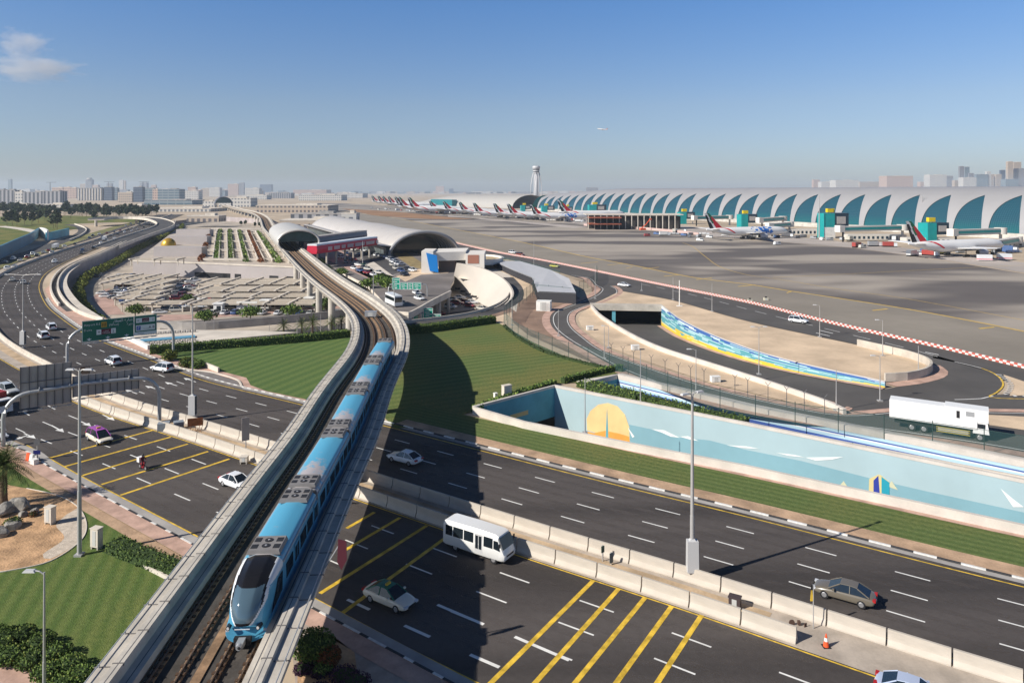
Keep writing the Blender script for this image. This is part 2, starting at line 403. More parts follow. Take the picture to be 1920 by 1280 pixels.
# kerbs, verge, lawns along the far carriageway
KW = mat('kerb_white', (.66, .65, .62), .6, .15, 3); KB = mat('kerb_dark', (.045, .045, .048), .7, .2, 3)
i_l = min(range(len(FL)), key=lambda i: (FL[i]-G(80, 560)).length)
Fk = FL[:i_l+1]
m = MB(); m.strip(Fk, -1.35, -.6, .012); m.build('road_gutter', DCONC, kind='structure', label='grey concrete gutter along the far edge of the motorway')
def striped_kerb(name, P, o, label, L=1.9, KB=KB, s0=0, s1=None, w=.22, h=.14, z0=0.0):
    Q = resample(off(P, o), .95); m = MB(); S = arclen(Q); F = frames(Q); s1 = s1 or S[-1]
    for i in range(len(Q)-1):
        if S[i] < s0 or S[i] > s1: continue
        m.use(KW if (int(S[i]/L) % 2) else KB); a, b = Q[i], Q[i+1]; n = F[i][1]*w/2; z = Vector((0, 0, h+z0)); zz = Vector((0, 0, z0))
        m.quad(a-n+z, b-n+z, b+n+z, a+n+z); m.quad(a+n+z, b+n+z, b+n+zz, a+n+zz); m.quad(a-n+zz, b-n+zz, b-n+z, a-n+z)
    return m.build(name, kind='structure', label=label)
sK = S_OF(tn(-75, 78))
striped_kerb('kerb', FL, -1.45, 'black and white painted kerb of the far carriageway', s1=sK)
striped_kerb('kerb', FL, -1.45, 'chipped pale kerb left of the viaduct along the far carriageway', L=1.0, KB=DCONC, s0=S_OF(tn(-75, 78)), s1=FS[i_l])
sV = S_OF(tn(-73, 78.3)); iV = min(range(len(FL)), key=lambda i: abs(FS[i]-sV))
m = MB(); m.strip(FL[:iV], -2.0, -3.95, .04); m.strip(FL[:iV], -1.56, -2.0, .10)
m.build('verge', mat('sandy_verge', (.46, .31, .20), .95, .3, .4, bump=.4, bscale=4), kind='structure', label='orange sandy verge between kerb and lawn strip')
GR1 = grass_mat('lawn_strip_grass', HWY_ANG+R(90), 1.15, wob=.9, dryth=.55)
m = MB(); m.strip(FL[:iV+2], -3.95, -10.6, .03); m.build('lawn_strip', GR1, kind='structure', label='long striped lawn strip beside the motorway')
m = MB(); m.strip(FL[:iV-8], -10.6, -12.4, .045); m.build('paving', PINK, kind='structure', label='pink paved path below the mural trench parapet')
# lawn right of the viaduct
GR2 = grass_mat('mown_lawn', R(62), 2.4, wob=1.0, warp=.02, dryth=.44)
lawnR = [(740, 803), (700, 760), (745, 640), (770, 622), (860, 612), (936, 606), (1000, 640), (1090, 680), (1170, 696), (1100, 716), (1040, 719), (889, 770), (800, 800)]
m = MB(); m.sheet(GP(lawnR), .02); m.build('lawn', GR2, kind='structure', label='mown lawn right of the viaduct with curved mowing lines')
# lawn left
GR3 = grass_mat('bright_lawn', R(20), 2.6, c1=(.078, .132, .042), c2=(.14, .19, .06), wob=.9, warp=.03, dryth=.62)
lawnL = [(282, 661), (300, 657), (450, 649), (560, 641), (640, 634), (680, 632), (700, 700), (640, 770), (576, 749), (500, 733), (470, 722), (462, 708), (412, 695), (350, 680)]
m = MB(); m.sheet(GP(lawnL), .02); m.build('lawn', GR3, kind='structure', label='bright green lawn left of the viaduct behind the hedge')
# pavement between kerb and lawn / pit on the left
m = MB(); i_a = min(range(len(FL)), key=lambda i: abs(FS[i]-sK))
band = [p for p in off(FL, -1.6)[i_a-2:]]
m.sheet([p for p in off(FL, -1.6)[i_a-6:i_l+14]]+GP([(108, 522), (112, 548), (144, 580), (194, 595), (232, 607), (262, 622), (300, 641)])+GP([(282, 661), (350, 680), (412, 695), (462, 708), (470, 722), (500, 733), (576, 749), (640, 772)]), .012)
m.build('pavement', PINK, kind='structure', label='pink paved footway along the motorway bend')
m = MB(); m.strip(FL[min(range(len(FL)), key=lambda i: (FL[i]-G(195, 642)).length):i_l+60], -6.4, -8.6, .05)
m.build('footpath', CONC2, kind='structure', label='pale concrete path beside the retaining wall')
# bus bay
bay = [(337, 697), (352, 692), (394, 698), (446, 714), (455, 729), (430, 724)]
m = MB(); m.sheet(GP(bay), .03); m.build('bus_bay', mat('bay_asphalt', (.20, .18, .17), .9, .15, .5), kind='structure', label='grey lay-by bay beside the far carriageway')
m = MB(); P = smooth(GP([(340, 690), (359, 694), (394, 698), (430, 707), (447, 714), (453, 725)]), 1); m.sweep(P, [(-.15, 0), (.15, 0), (.15, .17), (-.15, .17)]); m.build('kerb', CONC2, kind='structure', label='pale kerb around the lay-by bay')
# ------------------------------------------------------------------ median with concrete barriers
MEDS = mat('median_sand', (.50, .37, .24), .95, .3, .35, bump=.4, bscale=4)
m = MB(); m.strip(FL, 14.6, 19.65, .02); m.build('median', mat('median_concrete', (.42, .36, .30), .9, .2, .5, bump=.2), kind='structure', label='narrow sandy median between the barrier rows')
m = MB(); m.strip(FL[min(range(len(FL)), key=lambda i: abs(FS[i]-S_OF(tn(-13, 76)))):iV+60], 16.2, 17.9, .035); m.build('median_sand', MEDS, kind='structure', label='orange sand between the median barriers')
BAR = mat('barrier_concrete', (.50, .45, .385), .8, .16, .8, bump=.12)
prof = [(-.34, 0), (-.34, .1), (-.16, .38), (-.1, .95), (.1, .95), (.16, .38), (.34, .1), (.34, 0)]
bar_proto = None
def ordn(i): return '%d%s' % (i, 'th' if 10 < i % 100 < 14 else {1: 'st', 2: 'nd', 3: 'rd'}.get(i % 10, 'th'))
def barrier_row(o, s0, s1, L, where):
    global bar_proto
    Q = off(FL, o); S = arclen(Q); t = s0; k = 0
    if bar_proto is None:
        m = MB(); m.sweep([Vector((-.485, 0, 0)), Vector((.485, 0, 0))], prof)
        m2 = m.build('barrier_block', BAR, label='x', cat='barrier', group='concrete blocks of the median barriers'); bar_proto = m2
        m2['used'] = 0
    f = 0
    while t < s1:
        k += 1
        a, d, n = at_s(Q, S, t); b, _, _ = at_s(Q, S, t+L); dd = (b-a); c = (a+b)/2
        lab = 'concrete barrier block, %s %s' % (ordn(k), where)
        if not bar_proto.get('used'):
            o_ = bar_proto; o_['used'] = 1; o_['label'] = lab; o_.location = c; o_.rotation_euler = (0, 0, math.atan2(dd.y, dd.x)); o_.scale = (dd.length, 1, 1.25)
        else: dup(bar_proto, c, math.atan2(dd.y, dd.x), lab, scale=(dd.length, 1, 1.25))
        t += L
sA = S_OF(tn(45, 75.5)); sG = S_OF(tn(-10.1, 76)); sB = S_OF(tn(-123, 80)); sC = S_OF(G(73, 538))
barrier_row(15.3, sA, S_OF(tn(-60, 78)), 4.2, 'from the right end of the far median row')
barrier_row(19.0, sG, S_OF(tn(-60, 78)), 4.2, 'from the traffic cone in the near median row')
barrier_row(15.3, S_OF(tn(-60, 78))+.2, sB, 4.2, 'past the viaduct in the far median row')
barrier_row(19.0, S_OF(tn(-60, 78))+.2, sB, 4.2, 'past the viaduct in the near median row')
m = MB(); m.sweep(off(FL, 15.3)[min(range(len(FS)), key=lambda i: abs(FS[i]-sB)):], prof); m.build('median_wall', BAR, label='continuous pale median wall curving away along the motorway bend', cat='wall')
if 'used' in bar_proto: del bar_proto['used']
for o in list(sc.objects):
    if 'used' in o: del o['used']
# ------------------------------------------------------------------ near-left corner: pavement, lawn, rockery
KN = smooth(GP([(-60, 800), (20, 838), (55, 850), (86, 874), (356, 1021), (640, 1173), (834, 1278)]), 2); KN.append(KN[-1]+(KN[-1]-KN[-3]).normalized()*14)
KN = list(reversed(resample(KN, 1.0)))
m = MB(); m.strip(KN, 0, 1.6, .10); m.strip(KN, .0, -.02, .10); m.build('pavement', PINK, kind='structure', label='pink paved footway beside the near carriageway')
m = MB(); m.strip(KN, -1.2, 0, .014); m.build('road_shoulder', DCONC, kind='structure', label='grey shoulder strip of the near carriageway')
striped_kerb('kerb', KN, -.12, 'worn black and white kerb of the near carriageway', L=1.5, w=.2)
m = MB(); m.strip(KN, 1.6, 2.8, .03); m.build('verge', mat('sandy_verge', None), kind='structure', label='sandy verge beside the near left lawn')
GR4 = grass_mat('corner_lawn', R(-18), 1.3, c1=(.082, .128, .034), c2=(.15, .18, .055), wob=.8, warp=.03, dryth=.6)
lawnC = off(KN, 2.7)
m = MB(); m.sheet([p for p in lawnC if p.x < -18 and p.x > -80]+[Vector((-80, 28, 0)), Vector((-17, 28, 0)), Vector((-17, 36, 0))], .018)
m.build('lawn', GR4, kind='structure', label='green lawn in the near left corner with arc mowing lines')
rock = [(-40, 900), (50, 916), (110, 930), (147, 952), (162, 985), (150, 1015), (95, 1052), (30, 1068), (-40, 1078)]
m = MB(); m.sheet([p for p in smooth(GP(rock), 1)], .05); rb_ = m.build('rockery_bed', mat('orange_soil', (.50, .31, .17), .95, .35, .6, bump=.8, bscale=5, detail=8), kind='structure', label='orange soil bed of the rockery in the left corner')
m = MB(); m.sheet(smooth(GP([(147, 952), (162, 985), (150, 1015), (95, 1048), (80, 1040), (120, 1010), (105, 985), (125, 965)]), .6), .062); m.build('gravel_patch', mat('pale_gravel', (.55, .47, .38), .95, .2, 2, bump=.4), kind='structure', label='pale gravel patch at the rim of the rockery')
m = MB(); P = smooth(GP(rock[1:]), .6); m.sweep(P, [(-.05, 0), (.05, 0), (.05, .1), (-.05, .1)]); m.build('edging', CONC2, kind='structure', label='thin concrete edging round the rockery bed')
m = MB(); m.sheet(smooth(GP([(-30, 1215), (0, 1219), (60, 1225), (110, 1245), (150, 1300), (-30, 1320)]), 1), .03); m.build('footpath', PINK, kind='structure', label='pink footpath in the bottom left corner')
# bottom right of viaduct: planting bed
bed = [(560, 1320), (545, 1180), (585, 1150), (640, 1178), (700, 1215), (760, 1265), (810, 1320)]
m = MB(); m.sheet(GP([(560, 1340), (540, 1150), (640, 1178), (760, 1243), (850, 1290), (900, 1340)]), .08); m.build('pavement', mat('bed_paving', (.40, .33, .28), .9, .2, .8), kind='structure', label='grey brown paving below the viaduct by the planting bed')
m = MB(); m.sheet(GP([(556, 1340), (560, 1205), (620, 1190), (665, 1225), (670, 1262), (700, 1340)]), .10); m.build('planting_bed', mat('orange_soil', None), kind='structure', label='orange planting bed under the near end of the viaduct')
# ------------------------------------------------------------------ trench 1 with the beach mural
LB = mat('mural_sky', (.37, .49, .52), .7, .06, .1); LW = mat('mural_water', (.21, .38, .44), .7, .08, .1); LT = mat('mural_teal', (.12, .38, .46), .7, .15, .3)
COP = mat('white_coping', (.60, .55, .49), .7, .12, .4)
def wall_between(P, zt, zb, m):
    m.loft([[Vector((p.x, p.y, zt(i) if callable(zt) else zt)), Vector((p.x, p.y, zb(i) if callable(zb) else zb))] for i, p in enumerate(P)], False)
tw = empty('mural_trench', T1[1], 0, 'sunken ramp trench painted with a pale blue beach mural and orange sun', 'trench')
def child(o, root):
    o.parent = root; o.matrix_parent_inverse = Matrix.Translation(root.location).inverted(); return o
m = MB().use(LB)
PF = resample([Vector((p.x, p.y, 0)) for p in T1[1:]], 2.0); wall_between(PF, .62, -7.5, m)
farwall = child(m.build('mural_wall', recalc=False), tw)
# painted panels sit 3 mm proud of the wall
mid = T1n[3]; 
fd = (PF[-1]-PF[0]).normalized(); fn = Vector((-fd.y, fd.x, 0))
if fn.dot(Vector((0, -1, 0))) < 0: fn = -fn
def onwall(u, v, e=.02):
    # point of the mural seen through pixel (u, v): where the ray meets the far wall
    r = Vector(((u-960)/FPX, 1, -(v-HOR)/FPX)); best = None
    for a, b in zip(PF, PF[1:]):
        d = Vector((b.x-a.x, b.y-a.y, 0)); n = Vector((-d.y, d.x, 0)); k = n.dot(a)/n.dot(r)
        q = r*k; s = (q-a).dot(d)/d.dot(d)
        if -1e-4 <= s <= 1.0001: best = q; break
    if best is None: best = q
    best = Vector((best.x, best.y, best.z+CAM_H)); return best+fn*e
def paint(name, px, mt, e, label=None, dense=True):
    m = MB(); pts = [onwall(u, v, e) for u, v in px]
    a = [Vector((p.dot(fd), p.z, 0)) for p in pts]; b0 = len(m.v); m.v += [tuple(p) for p in pts]
    for t in tessellate_polygon([a]): m.face(t)
    o = m.build(name, mt, recalc=True, label=label); child(o, tw); return o
O1 = mat('mural_orange', (.74, .54, .25), .7, .08, .5); O2 = mat('mural_deep_orange', (.74, .34, .07), .7, .08, .5); MW = mat('mural_white', (.75, .78, .76), .7)
m = MB().use(LW)
wt = [(1177, 795), (1230, 806), (1270, 819), (1330, 825), (1400, 843), (1500, 863), (1640, 898), (1740, 921), (1920, 960), (2100, 1001)]
tops = [onwall(u, v, .025) for u, v in wt]
m.loft([[p, Vector((p.x, p.y, -7.5))] for p in tops], False); child(m.build('painted_sea'), tw)
sun_px = [(1101, 806), (1100, 785), (1107, 770), (1122, 758), (1140, 755), (1158, 761), (1172, 777), (1180, 800), (1181, 828), (1160, 822), (1130, 815)]
paint('painted_sun', sun_px, O1, .035)
paint('painted_dune', [(1101, 808), (1120, 813), (1112, 812), (1125, 809), (1135, 807), (1160, 812), (1180, 818), (1181, 830), (1140, 820), (1101, 812)], O2, .045)
paint('painted_tower', [(1136, 819), (1137.3, 790), (1138.5, 763), (1139.7, 790), (1141, 820)], LT, .055)
for w in ([(1222, 804), (1240, 810), (1258, 818), (1275, 820), (1262, 814), (1246, 806)], [(1275, 818), (1296, 824), (1310, 826), (1290, 817)], [(1362, 834), (1400, 836), (1425, 841), (1390, 839)], [(1510, 857), (1582, 856), (1560, 861), (1530, 863)], [(1455, 848), (1490, 852), (1510, 857), (1480, 854)], [(1876, 915), (1900, 935), (1920, 950), (1900, 950)], [(1177, 800), (1190, 818), (1186, 820)]):
    paint('painted_gull', w, MW, .05)
paint('painted_building', [(1629, 925), (1630, 897), (1647, 889), (1650, 889), (1668, 903), (1668, 930)], mat('mural_ochre', (.62, .52, .25), .7), .05)
paint('painted_building', [(1638, 926), (1638, 900), (1647, 891), (1650, 928)], mat('mural_navy', (.03, .05, .30), .7), .06)
paint('painted_building', [(1653, 928), (1653, 893), (1668, 904), (1668, 931)], mat('mural_cyan', (.02, .30, .40), .7), .06)
for u in (1582, 1672): paint('painted_palm', [(u-8, 910), (u, 901), (u+6, 910), (u+12, 918), (u, 914)], mat('mural_sand', (.55, .55, .38), .7), .055)
# left end wall with portal, floor and near wall
m = MB().use(LT); 
P = [Vector((T1[0].x, T1[0].y, 0)), Vector((T1[1].x, T1[1].y, 0))]; wall_between(P, .75, -4.3, m)
pa = P[0].lerp(P[1], .45); wall_between([P[0], pa], -4.3, -7.5, m)
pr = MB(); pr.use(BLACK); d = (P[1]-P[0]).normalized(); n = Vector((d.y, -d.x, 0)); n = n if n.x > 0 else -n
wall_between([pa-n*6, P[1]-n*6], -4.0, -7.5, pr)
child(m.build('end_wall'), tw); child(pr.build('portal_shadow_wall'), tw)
m = MB(); c = P[0].lerp(P[1], .42)+n*.03; m.quad(c+Vector((0, 0, -1.9)), c+d*4+Vector((0, 0, -1.9)), c+d*4+Vector((0, 0, -2.6)), c+Vector((0, 0, -2.6))); child(m.build('clearance_sign', O1), tw)
m = MB(); P2 = [Vector((p.x, p.y, 0)) for p in T1n]; wall_between(P2, .75, -7.5, m); child(m.build('near_wall', LT), tw)
m = MB(); m.sheet(flat2(T1+list(reversed(T1n))[:-1]), -6.8); child(m.build('ramp_road', ASPH2), tw)
# copings
cp = [(-.35, .0), (-.35, 1.0), (.25, 1.0), (.25, .7), (.05, .7), (.05, 0)]
m = MB(); Q = [Vector((p.x, p.y, 0)) for p in T1n]; m.sweep(Q, [(-.42, -.1), (.08, -.1), (.08, 1.0), (-.42, 1.0)]); child(m.build('near_parapet', COP), tw)
m = MB(); Q = [Vector((p.x, p.y, 0)) for p in T1]; m.sweep(Q, [(-.05, .6), (.5, .6), (.5, 1.0), (-.05, 1.0)]); child(m.build('far_parapet', COP), tw)
# ------------------------------------------------------------------ trench 2 with blue striped walls
def stripe_mat():
    m = bpy.data.materials.new('blue_stripe_paint'); m.use_nodes = True; nt, b = nodes_of(m); L = nt.links.new; N = nt.nodes.new
    tc = N('ShaderNodeTexCoord'); sp = N('ShaderNodeSeparateXYZ'); L(tc.outputs['Object'], sp.inputs[0])
    mr = N('ShaderNodeMapRange'); mr.inputs[1].default_value = -1.6; mr.inputs[2].default_value = .72; L(sp.outputs['Z'], mr.inputs[0])
    cr = N('ShaderNodeValToRGB'); cr.color_ramp.interpolation = 'CONSTANT'; e = cr.color_ramp.elements
    bl = (.045, .10, .34, 1); lb = (.42, .60, .70, 1); wh = (.68, .72, .74, 1); mb_ = (.20, .36, .62, 1)
    cols = [bl, bl, lb, lb, wh, bl, lb, lb, wh, mb_, lb, bl]
    e[0].position = 0; e[0].color = cols[0]; e[1].position = 1/len(cols); e[1].color = cols[1]
    for i, c in enumerate(cols[2:], 2): x = e.new(i/len(cols)); x.color = c
    L(mr.outputs[0], cr.inputs[0]); L(cr.outputs[0], b.inputs['Base Color']); b.inputs['Roughness'].default_value = .7; return m
BS = stripe_mat()
t2 = empty('striped_trench', T2[1], 0, 'second sunken ramp trench painted with blue and white horizontal stripes', 'trench')
m = MB(); wall_between(resample(flat2(T2[1:]), 4), .7, -6, m); o = m.build('striped_wall', BS); child(o, t2)
m = MB(); wall_between(flat2(T2[:2]), .7, -2.4, m); child(m.build('end_wall', LT), t2)
m = MB(); m.sheet(flat2(T2+list(reversed(T2n))), -5.5); child(m.build('ramp_road', ASPH2), t2)
m = MB(); wall_between(flat2(T2n), 0, -6, m); child(m.build('near_wall', CONC), t2)
m = MB(); m.sweep(flat2(T2), [(-.05, 0), (2.3, 0), (2.3, .55), (.5, .85), (-.05, .8)]); child(m.build('parapet', COP), t2)
m = MB(); m.sweep(flat2(T2n), [(-.3, -.1), (.05, -.1), (.05, .3), (-.3, .3)]); child(m.build('near_coping', COP), t2)
# land strip between the two trenches carries the hedge (added with the plants)
# ------------------------------------------------------------------ airside: S-shaped road, sand islands, tunnel trench
SO = [(1067, 516), (1100, 522), (1113, 535), (1124, 541), (1119, 549), (1106, 557), (1080, 567), (1056.5, 575.6), (1036, 585), (1029, 597), (1034, 614), (1056.5, 634), (1096, 658), (1144, 684.5), (1206, 711), (1335, 754), (1479, 783), (1640, 806), (1814, 831), (1920, 849), (2100, 885)]
SI = [(2100, 775), (1920, 771), (1700, 768), (1580, 775), (1479, 759), (1335, 725), (1201, 682), (1134, 656), (1099, 632), (1077, 613), (1070.6, 597.5), (1077, 585), (1099, 575.6), (1136, 563), (1160, 550.6), (1161, 543), (1150, 536)]
TOPR = [(1165, 545), (1259, 562), (1407, 603), (1608, 646), (1735, 677)]
BARL = [(700, 423), (790, 441), (860, 457), (930, 473), (1010, 487), (1100, 505), (1230, 532), (1407, 568), (1527, 598), (1620, 620), (1760, 651), (1920, 689), (2080, 727)]
AS = mat('airside_asphalt', (.095, .088, .082), .85, .15, .1)
m = MB(); so_ = smooth(GP(SO), 2)
m.sheet(so_+smooth(GP(SI), 2)+GP([(1130, 524), (1100, 517)]), .0); m.build('service_road', AS, kind='structure', label='curving dark service road outside the apron fence')
BW = smooth(GP(BARL), 4)
lowr = smooth(GP([(690, 432), (790, 452), (880, 472), (980, 492), (1067, 516), (1121, 533), (1165, 545), (1259, 562), (1407, 603), (1608, 646), (1735, 677), (1840, 703), (1920, 722), (2080, 760)]), 4)
m = MB(); m.sheet(BW+list(reversed(lowr)), .004); m.build('perimeter_road', AS, kind='structure', label='straight dark perimeter road along the red and white barrier')
m = MB(); m.sheet(GP([(1735, 668), (1790, 679), (1860, 697), (1881, 719), (1867, 740), (1920, 735), (2080, 740), (2100, 790), (1690, 775), (1560, 778), (1570, 738), (1660, 729), (1740, 715), (1757, 700)]), .008)
m.sheet(GP([(1750, 665), (1860, 697), (1881, 720), (1850, 742), (1700, 756), (1560, 765), (1659, 732), (1745, 712)]), .004)
turn = m.build('turning_area', AS, kind='structure', label='asphalt turning area round the end of the sand island')
# painted lines
m = MB(); m.strip(off(so_, 1.2)[:], -.09, .09, .012); si_ = smooth(GP(SI), 2); m.strip(off(si_, 1.0), -.08, .08, .012)
mid_r = smooth(GP([(1200, 532), (1300, 553), (1407, 581), (1527, 611), (1610, 631), (1690, 650), (1760, 669)]), 3)
m.dashes(mid_r, 0, .22, 5, 9, .02, phase=1)
m.strip(smooth(GP([(1790, 678), (1820, 685), (1840, 690)]), 2), -.12, .12, .02); m.strip(smooth(GP([(1790, 749), (1840, 747), (1862, 742)]), 2), -.12, .12, .02)
for q in (((1608, 621.5), (1625, 623)), ((1530, 624), (1556, 630)), ((1536, 619), (1562, 625)), ((1735, 660), (1760, 665))):
    a, b = G(*q[0]), G(*q[1]); n = Vector((.1, .25, 0)); z = Vector((0, 0, .02)); m.quad(a-n+z, b-n+z, b+n+z, a+n+z)
child(m.build('road_lines', WHT), turn)
m = MB(); m.strip(smooth(GP([(1840, 690), (1862, 699), (1878, 712), (1880, 724), (1868, 736), (1855, 744), (1890, 747), (1960, 748)]), 1), -.14, .14, .022); child(m.build('edge_line', YEL), turn)
# sand patch on the right with kerb teeth
m = MB(); m.sheet(GP([(1881, 702), (1920, 715), (2080, 750), (2080, 742), (1920, 741), (1893, 742), (1897, 725)]), .03); m.build('sand_patch', SAND, kind='structure', label='small sand patch at the right of the turning area')
m = MB()
kt = resample(smooth(GP([(1872, 703), (1893, 718), (1894, 730), (1885, 742), (1905, 744), (1950, 745)]), 1), 1.5); m.dashes(kt, 0, .9, .5, 1.5, .15)
m.build('kerb_teeth', KW, kind='structure', label='white kerb blocks rimming the small sand patch')
m = MB(); m.sheet(GP([(1700, 775), (1840, 777), (1920, 781), (2080, 790), (2080, 822), (1920, 806), (1850, 796), (1760, 786)]), .035); m.build('sand_patch', SAND, kind='structure', label='low sand patch behind the white truck')
# sand islands (round the tunnel trench)
m = MB()
isl = smooth(GP([(1165, 546), (1259, 563), (1407, 604), (1608, 647), (1700, 668), (1735, 682), (1748, 694), (1740, 703), (1700, 712), (1659, 716)]), 3)+[p.copy() for p in reversed(muralG)]+GP([(1108, 571), (1130, 562), (1150, 552)])
m.sheet(isl, .03); m.build('sand_island', SAND, kind='structure', label='pale sand island behind the striped tunnel ramp')
m = MB()
m.sheet([p.copy() for p in outG]+GP([(1560, 771), (1479, 753), (1335, 719), (1205, 675), (1142, 651), (1108, 628), (1090, 612), (1084, 598), (1090, 587), (1105, 577)]), .03)
m.build('sand_island', SAND, kind='structure', label='sand island between the curved service road and tunnel ramp')
m = MB(); m.strip(si_, -1.0, 0.6, .05); m.build('pavement', PINK, kind='structure', label='pink paved edge along the inner side of the service road')
m = MB(); m.strip(so_[4:], 0.3, -1.8, .05); m.build('pavement', PINK, kind='structure', label='pink paved edge along the fence side of the service road')
m = MB(); wall = smooth(GP([(1735, 684), (1748, 694), (1740, 703), (1700, 713), (1659, 718)]), 2)
m.sheet([p for p in off(wall, 2.6)]+[p for p in reversed(wall)], .04); m.build('pavement', PINK, kind='structure', label='narrow pink kerb strip round the island end')
# dirt behind the fence, left of the service road
m = MB(); m.sheet(GP([(905, 640), (906, 590), (960, 575), (985, 560), (1000, 545), (1075, 552), (1090, 560), (1110, 548), (1108, 530), (1067, 520), (1120, 536), (1128, 543), (1119, 551), (1080, 568), (1050, 577), (1030, 590), (1024, 600), (1040, 625), (1100, 662), (1210, 715), (1160, 697), (1090, 680), (1000, 640), (960, 612)]), .01); m.build('dirt_ground', DIRT, kind='structure', label='brown dirt between the mesh fence and the service road')
m = MB(); m.sheet(GP([(925, 492), (985, 505), (1000, 545), (985, 560), (960, 556), (955, 530), (930, 510)]), .012); m.build('sand_patch', SAND, kind='structure', label='sandy yard behind the curved white wall')
m = MB(); m.sheet(GP([(936, 606), (926, 595), (960, 585), (962, 605), (990, 628), (1090, 672), (1160, 697), (1090, 681), (1000, 642)]), .03); m.build('sand_strip', SAND, kind='structure', label='sand strip between lawn and mesh fence')
# tunnel trench
tt = empty('tunnel_ramp', muralG[0], 0, 'curved ramp trench with yellow and blue striped wall leading to a dark tunnel mouth', 'tunnel')
def colour_stripes():
    m = bpy.data.materials.new('mosaic_stripe_paint'); m.use_nodes = True; nt, b = nodes_of(m); L = nt.links.new; N = nt.nodes.new
    at = N('ShaderNodeAttribute'); at.attribute_name = 'wallv'; sp = N('ShaderNodeSeparateXYZ'); L(at.outputs['Vector'], sp.inputs[0])
    # x: metres along, y: 0 bottom .. 1 top
    fl = N('ShaderNodeMath'); fl.operation = 'MULTIPLY'; fl.inputs[1].default_value = 14; L(sp.outputs['Y'], fl.inputs[0])
    f2 = N('ShaderNodeMath'); f2.operation = 'FLOOR'; L(fl.outputs[0], f2.inputs[0])
    cx = N('ShaderNodeCombineXYZ'); mlx = N('ShaderNodeMath'); mlx.operation = 'MULTIPLY'; mlx.inputs[1].default_value = .045; L(sp.outputs['X'], mlx.inputs[0])
    L(mlx.outputs[0], cx.inputs['X']); my = N('ShaderNodeMath'); my.operation = 'MULTIPLY'; my.inputs[1].default_value = .33; L(f2.outputs[0], my.inputs[0]); L(my.outputs[0], cx.inputs['Y'])
    n = N('ShaderNodeTexNoise'); n.inputs['Scale'].default_value = 1.0; n.inputs['Detail'].default_value = 1; L(cx.outputs[0], n.inputs['Vector'])
    ad = N('ShaderNodeMath'); ad.operation = 'MULTIPLY_ADD'; ad.inputs[1].default_value = 1.0; L(f2.outputs[0], ad.inputs[0])
    mr = N('ShaderNodeMapRange'); mr.inputs[1].default_value = .3; mr.inputs[2].default_value = .7; mr.inputs[3].default_value = -1.9; mr.inputs[4].default_value = 1.9; L(n.outputs[0], mr.inputs[0]); L(mr.outputs[0], ad.inputs[2])
    dv = N('ShaderNodeMath'); dv.operation = 'DIVIDE'; dv.inputs[1].default_value = 14; L(ad.outputs[0], dv.inputs[0])
    cr = N('ShaderNodeValToRGB'); cr.color_ramp.interpolation = 'CONSTANT'; e = cr.color_ramp.elements
    ye = (.70, .47, .04, 1); wh = (.62, .70, .70, 1); te = (.10, .32, .36, 1); lt = (.35, .55, .58, 1); bl = (.05, .13, .36, 1); py = (.66, .58, .25, 1)
    cols = [ye, ye, py, ye, te, lt, te, te, lt, te, lt, bl, te, lt, bl, wh, bl, bl]
    e[0].position = 0; e[0].color = cols[0]; e[1].position = 1/len(cols); e[1].color = cols[1]
    for i, c in enumerate(cols[2:], 2): x = e.new(i/len(cols)); x.color = c
    L(dv.outputs[0], cr.inputs[0]); L(cr.outputs[0], b.inputs['Base Color']); b.inputs['Roughness'].default_value = .7; return m
SM = colour_stripes()
MS = arclen(muralG); depth = lambda s, T: -4.6*max(0, 1-s/T)**1.0-.05
m = MB(); rings = []
for p, s in zip(muralG, MS): rings.append([Vector((p.x, p.y, 1.0)), Vector((p.x, p.y, depth(s, MS[-1])-.1))])
m.loft(rings, False); o = m.build('striped_wall', SM, recalc=False)
at = o.data.attributes.new('wallv', 'FLOAT_VECTOR', 'POINT')
vals = []
for s in MS: vals += [s, 1, 0, s, 0, 0]
at.data.foreach_set('vector', vals); child(o, tt)
m = MB(); OS = arclen(outG)
m.loft([[Vector((p.x, p.y, .6)), Vector((p.x, p.y, depth(s, OS[-1])-.1))] for p, s in zip(outG, OS)], False); child(m.build('outer_wall', CONC), tt)
nn = 40; mg = resample(muralG, MS[-1]/nn); og = resample(outG, OS[-1]/nn); k = min(len(mg), len(og))
m = MB(); m.loft([[Vector((mg[i].x, mg[i].y, depth(i/(k-1), 1))), Vector((og[i].x, og[i].y, depth(i/(k-1), 1)))] for i in range(k)], False); child(m.build('ramp_road', AS), tt)
m = MB(); m.loft([[mg[i].lerp(og[i], .80)+Vector((0, 0, depth(i/(k-1), 1)+.12)), mg[i].lerp(og[i], .995)+Vector((0, 0, depth(i/(k-1), 1)+.12))] for i in range(1, k)], False)
m.loft([[mg[i].lerp(og[i], .005)+Vector((0, 0, depth(i/(k-1), 1)+.12)), mg[i].lerp(og[i], .08)+Vector((0, 0, depth(i/(k-1), 1)+.12))] for i in range(1, k)], False); child(m.build('ramp_footway', PINK), tt)
m = MB(); m.sweep(outG, [(-.1, 0), (.45, 0), (.45, .9), (-.1, .9)]); child(m.build('outer_parapet', COP), tt)
m = MB(); m.sweep(muralG, [(.03, .0), (.4, .0), (.4, 1.15), (.03, 1.15)]); child(m.build('inner_parapet', COP), tt)
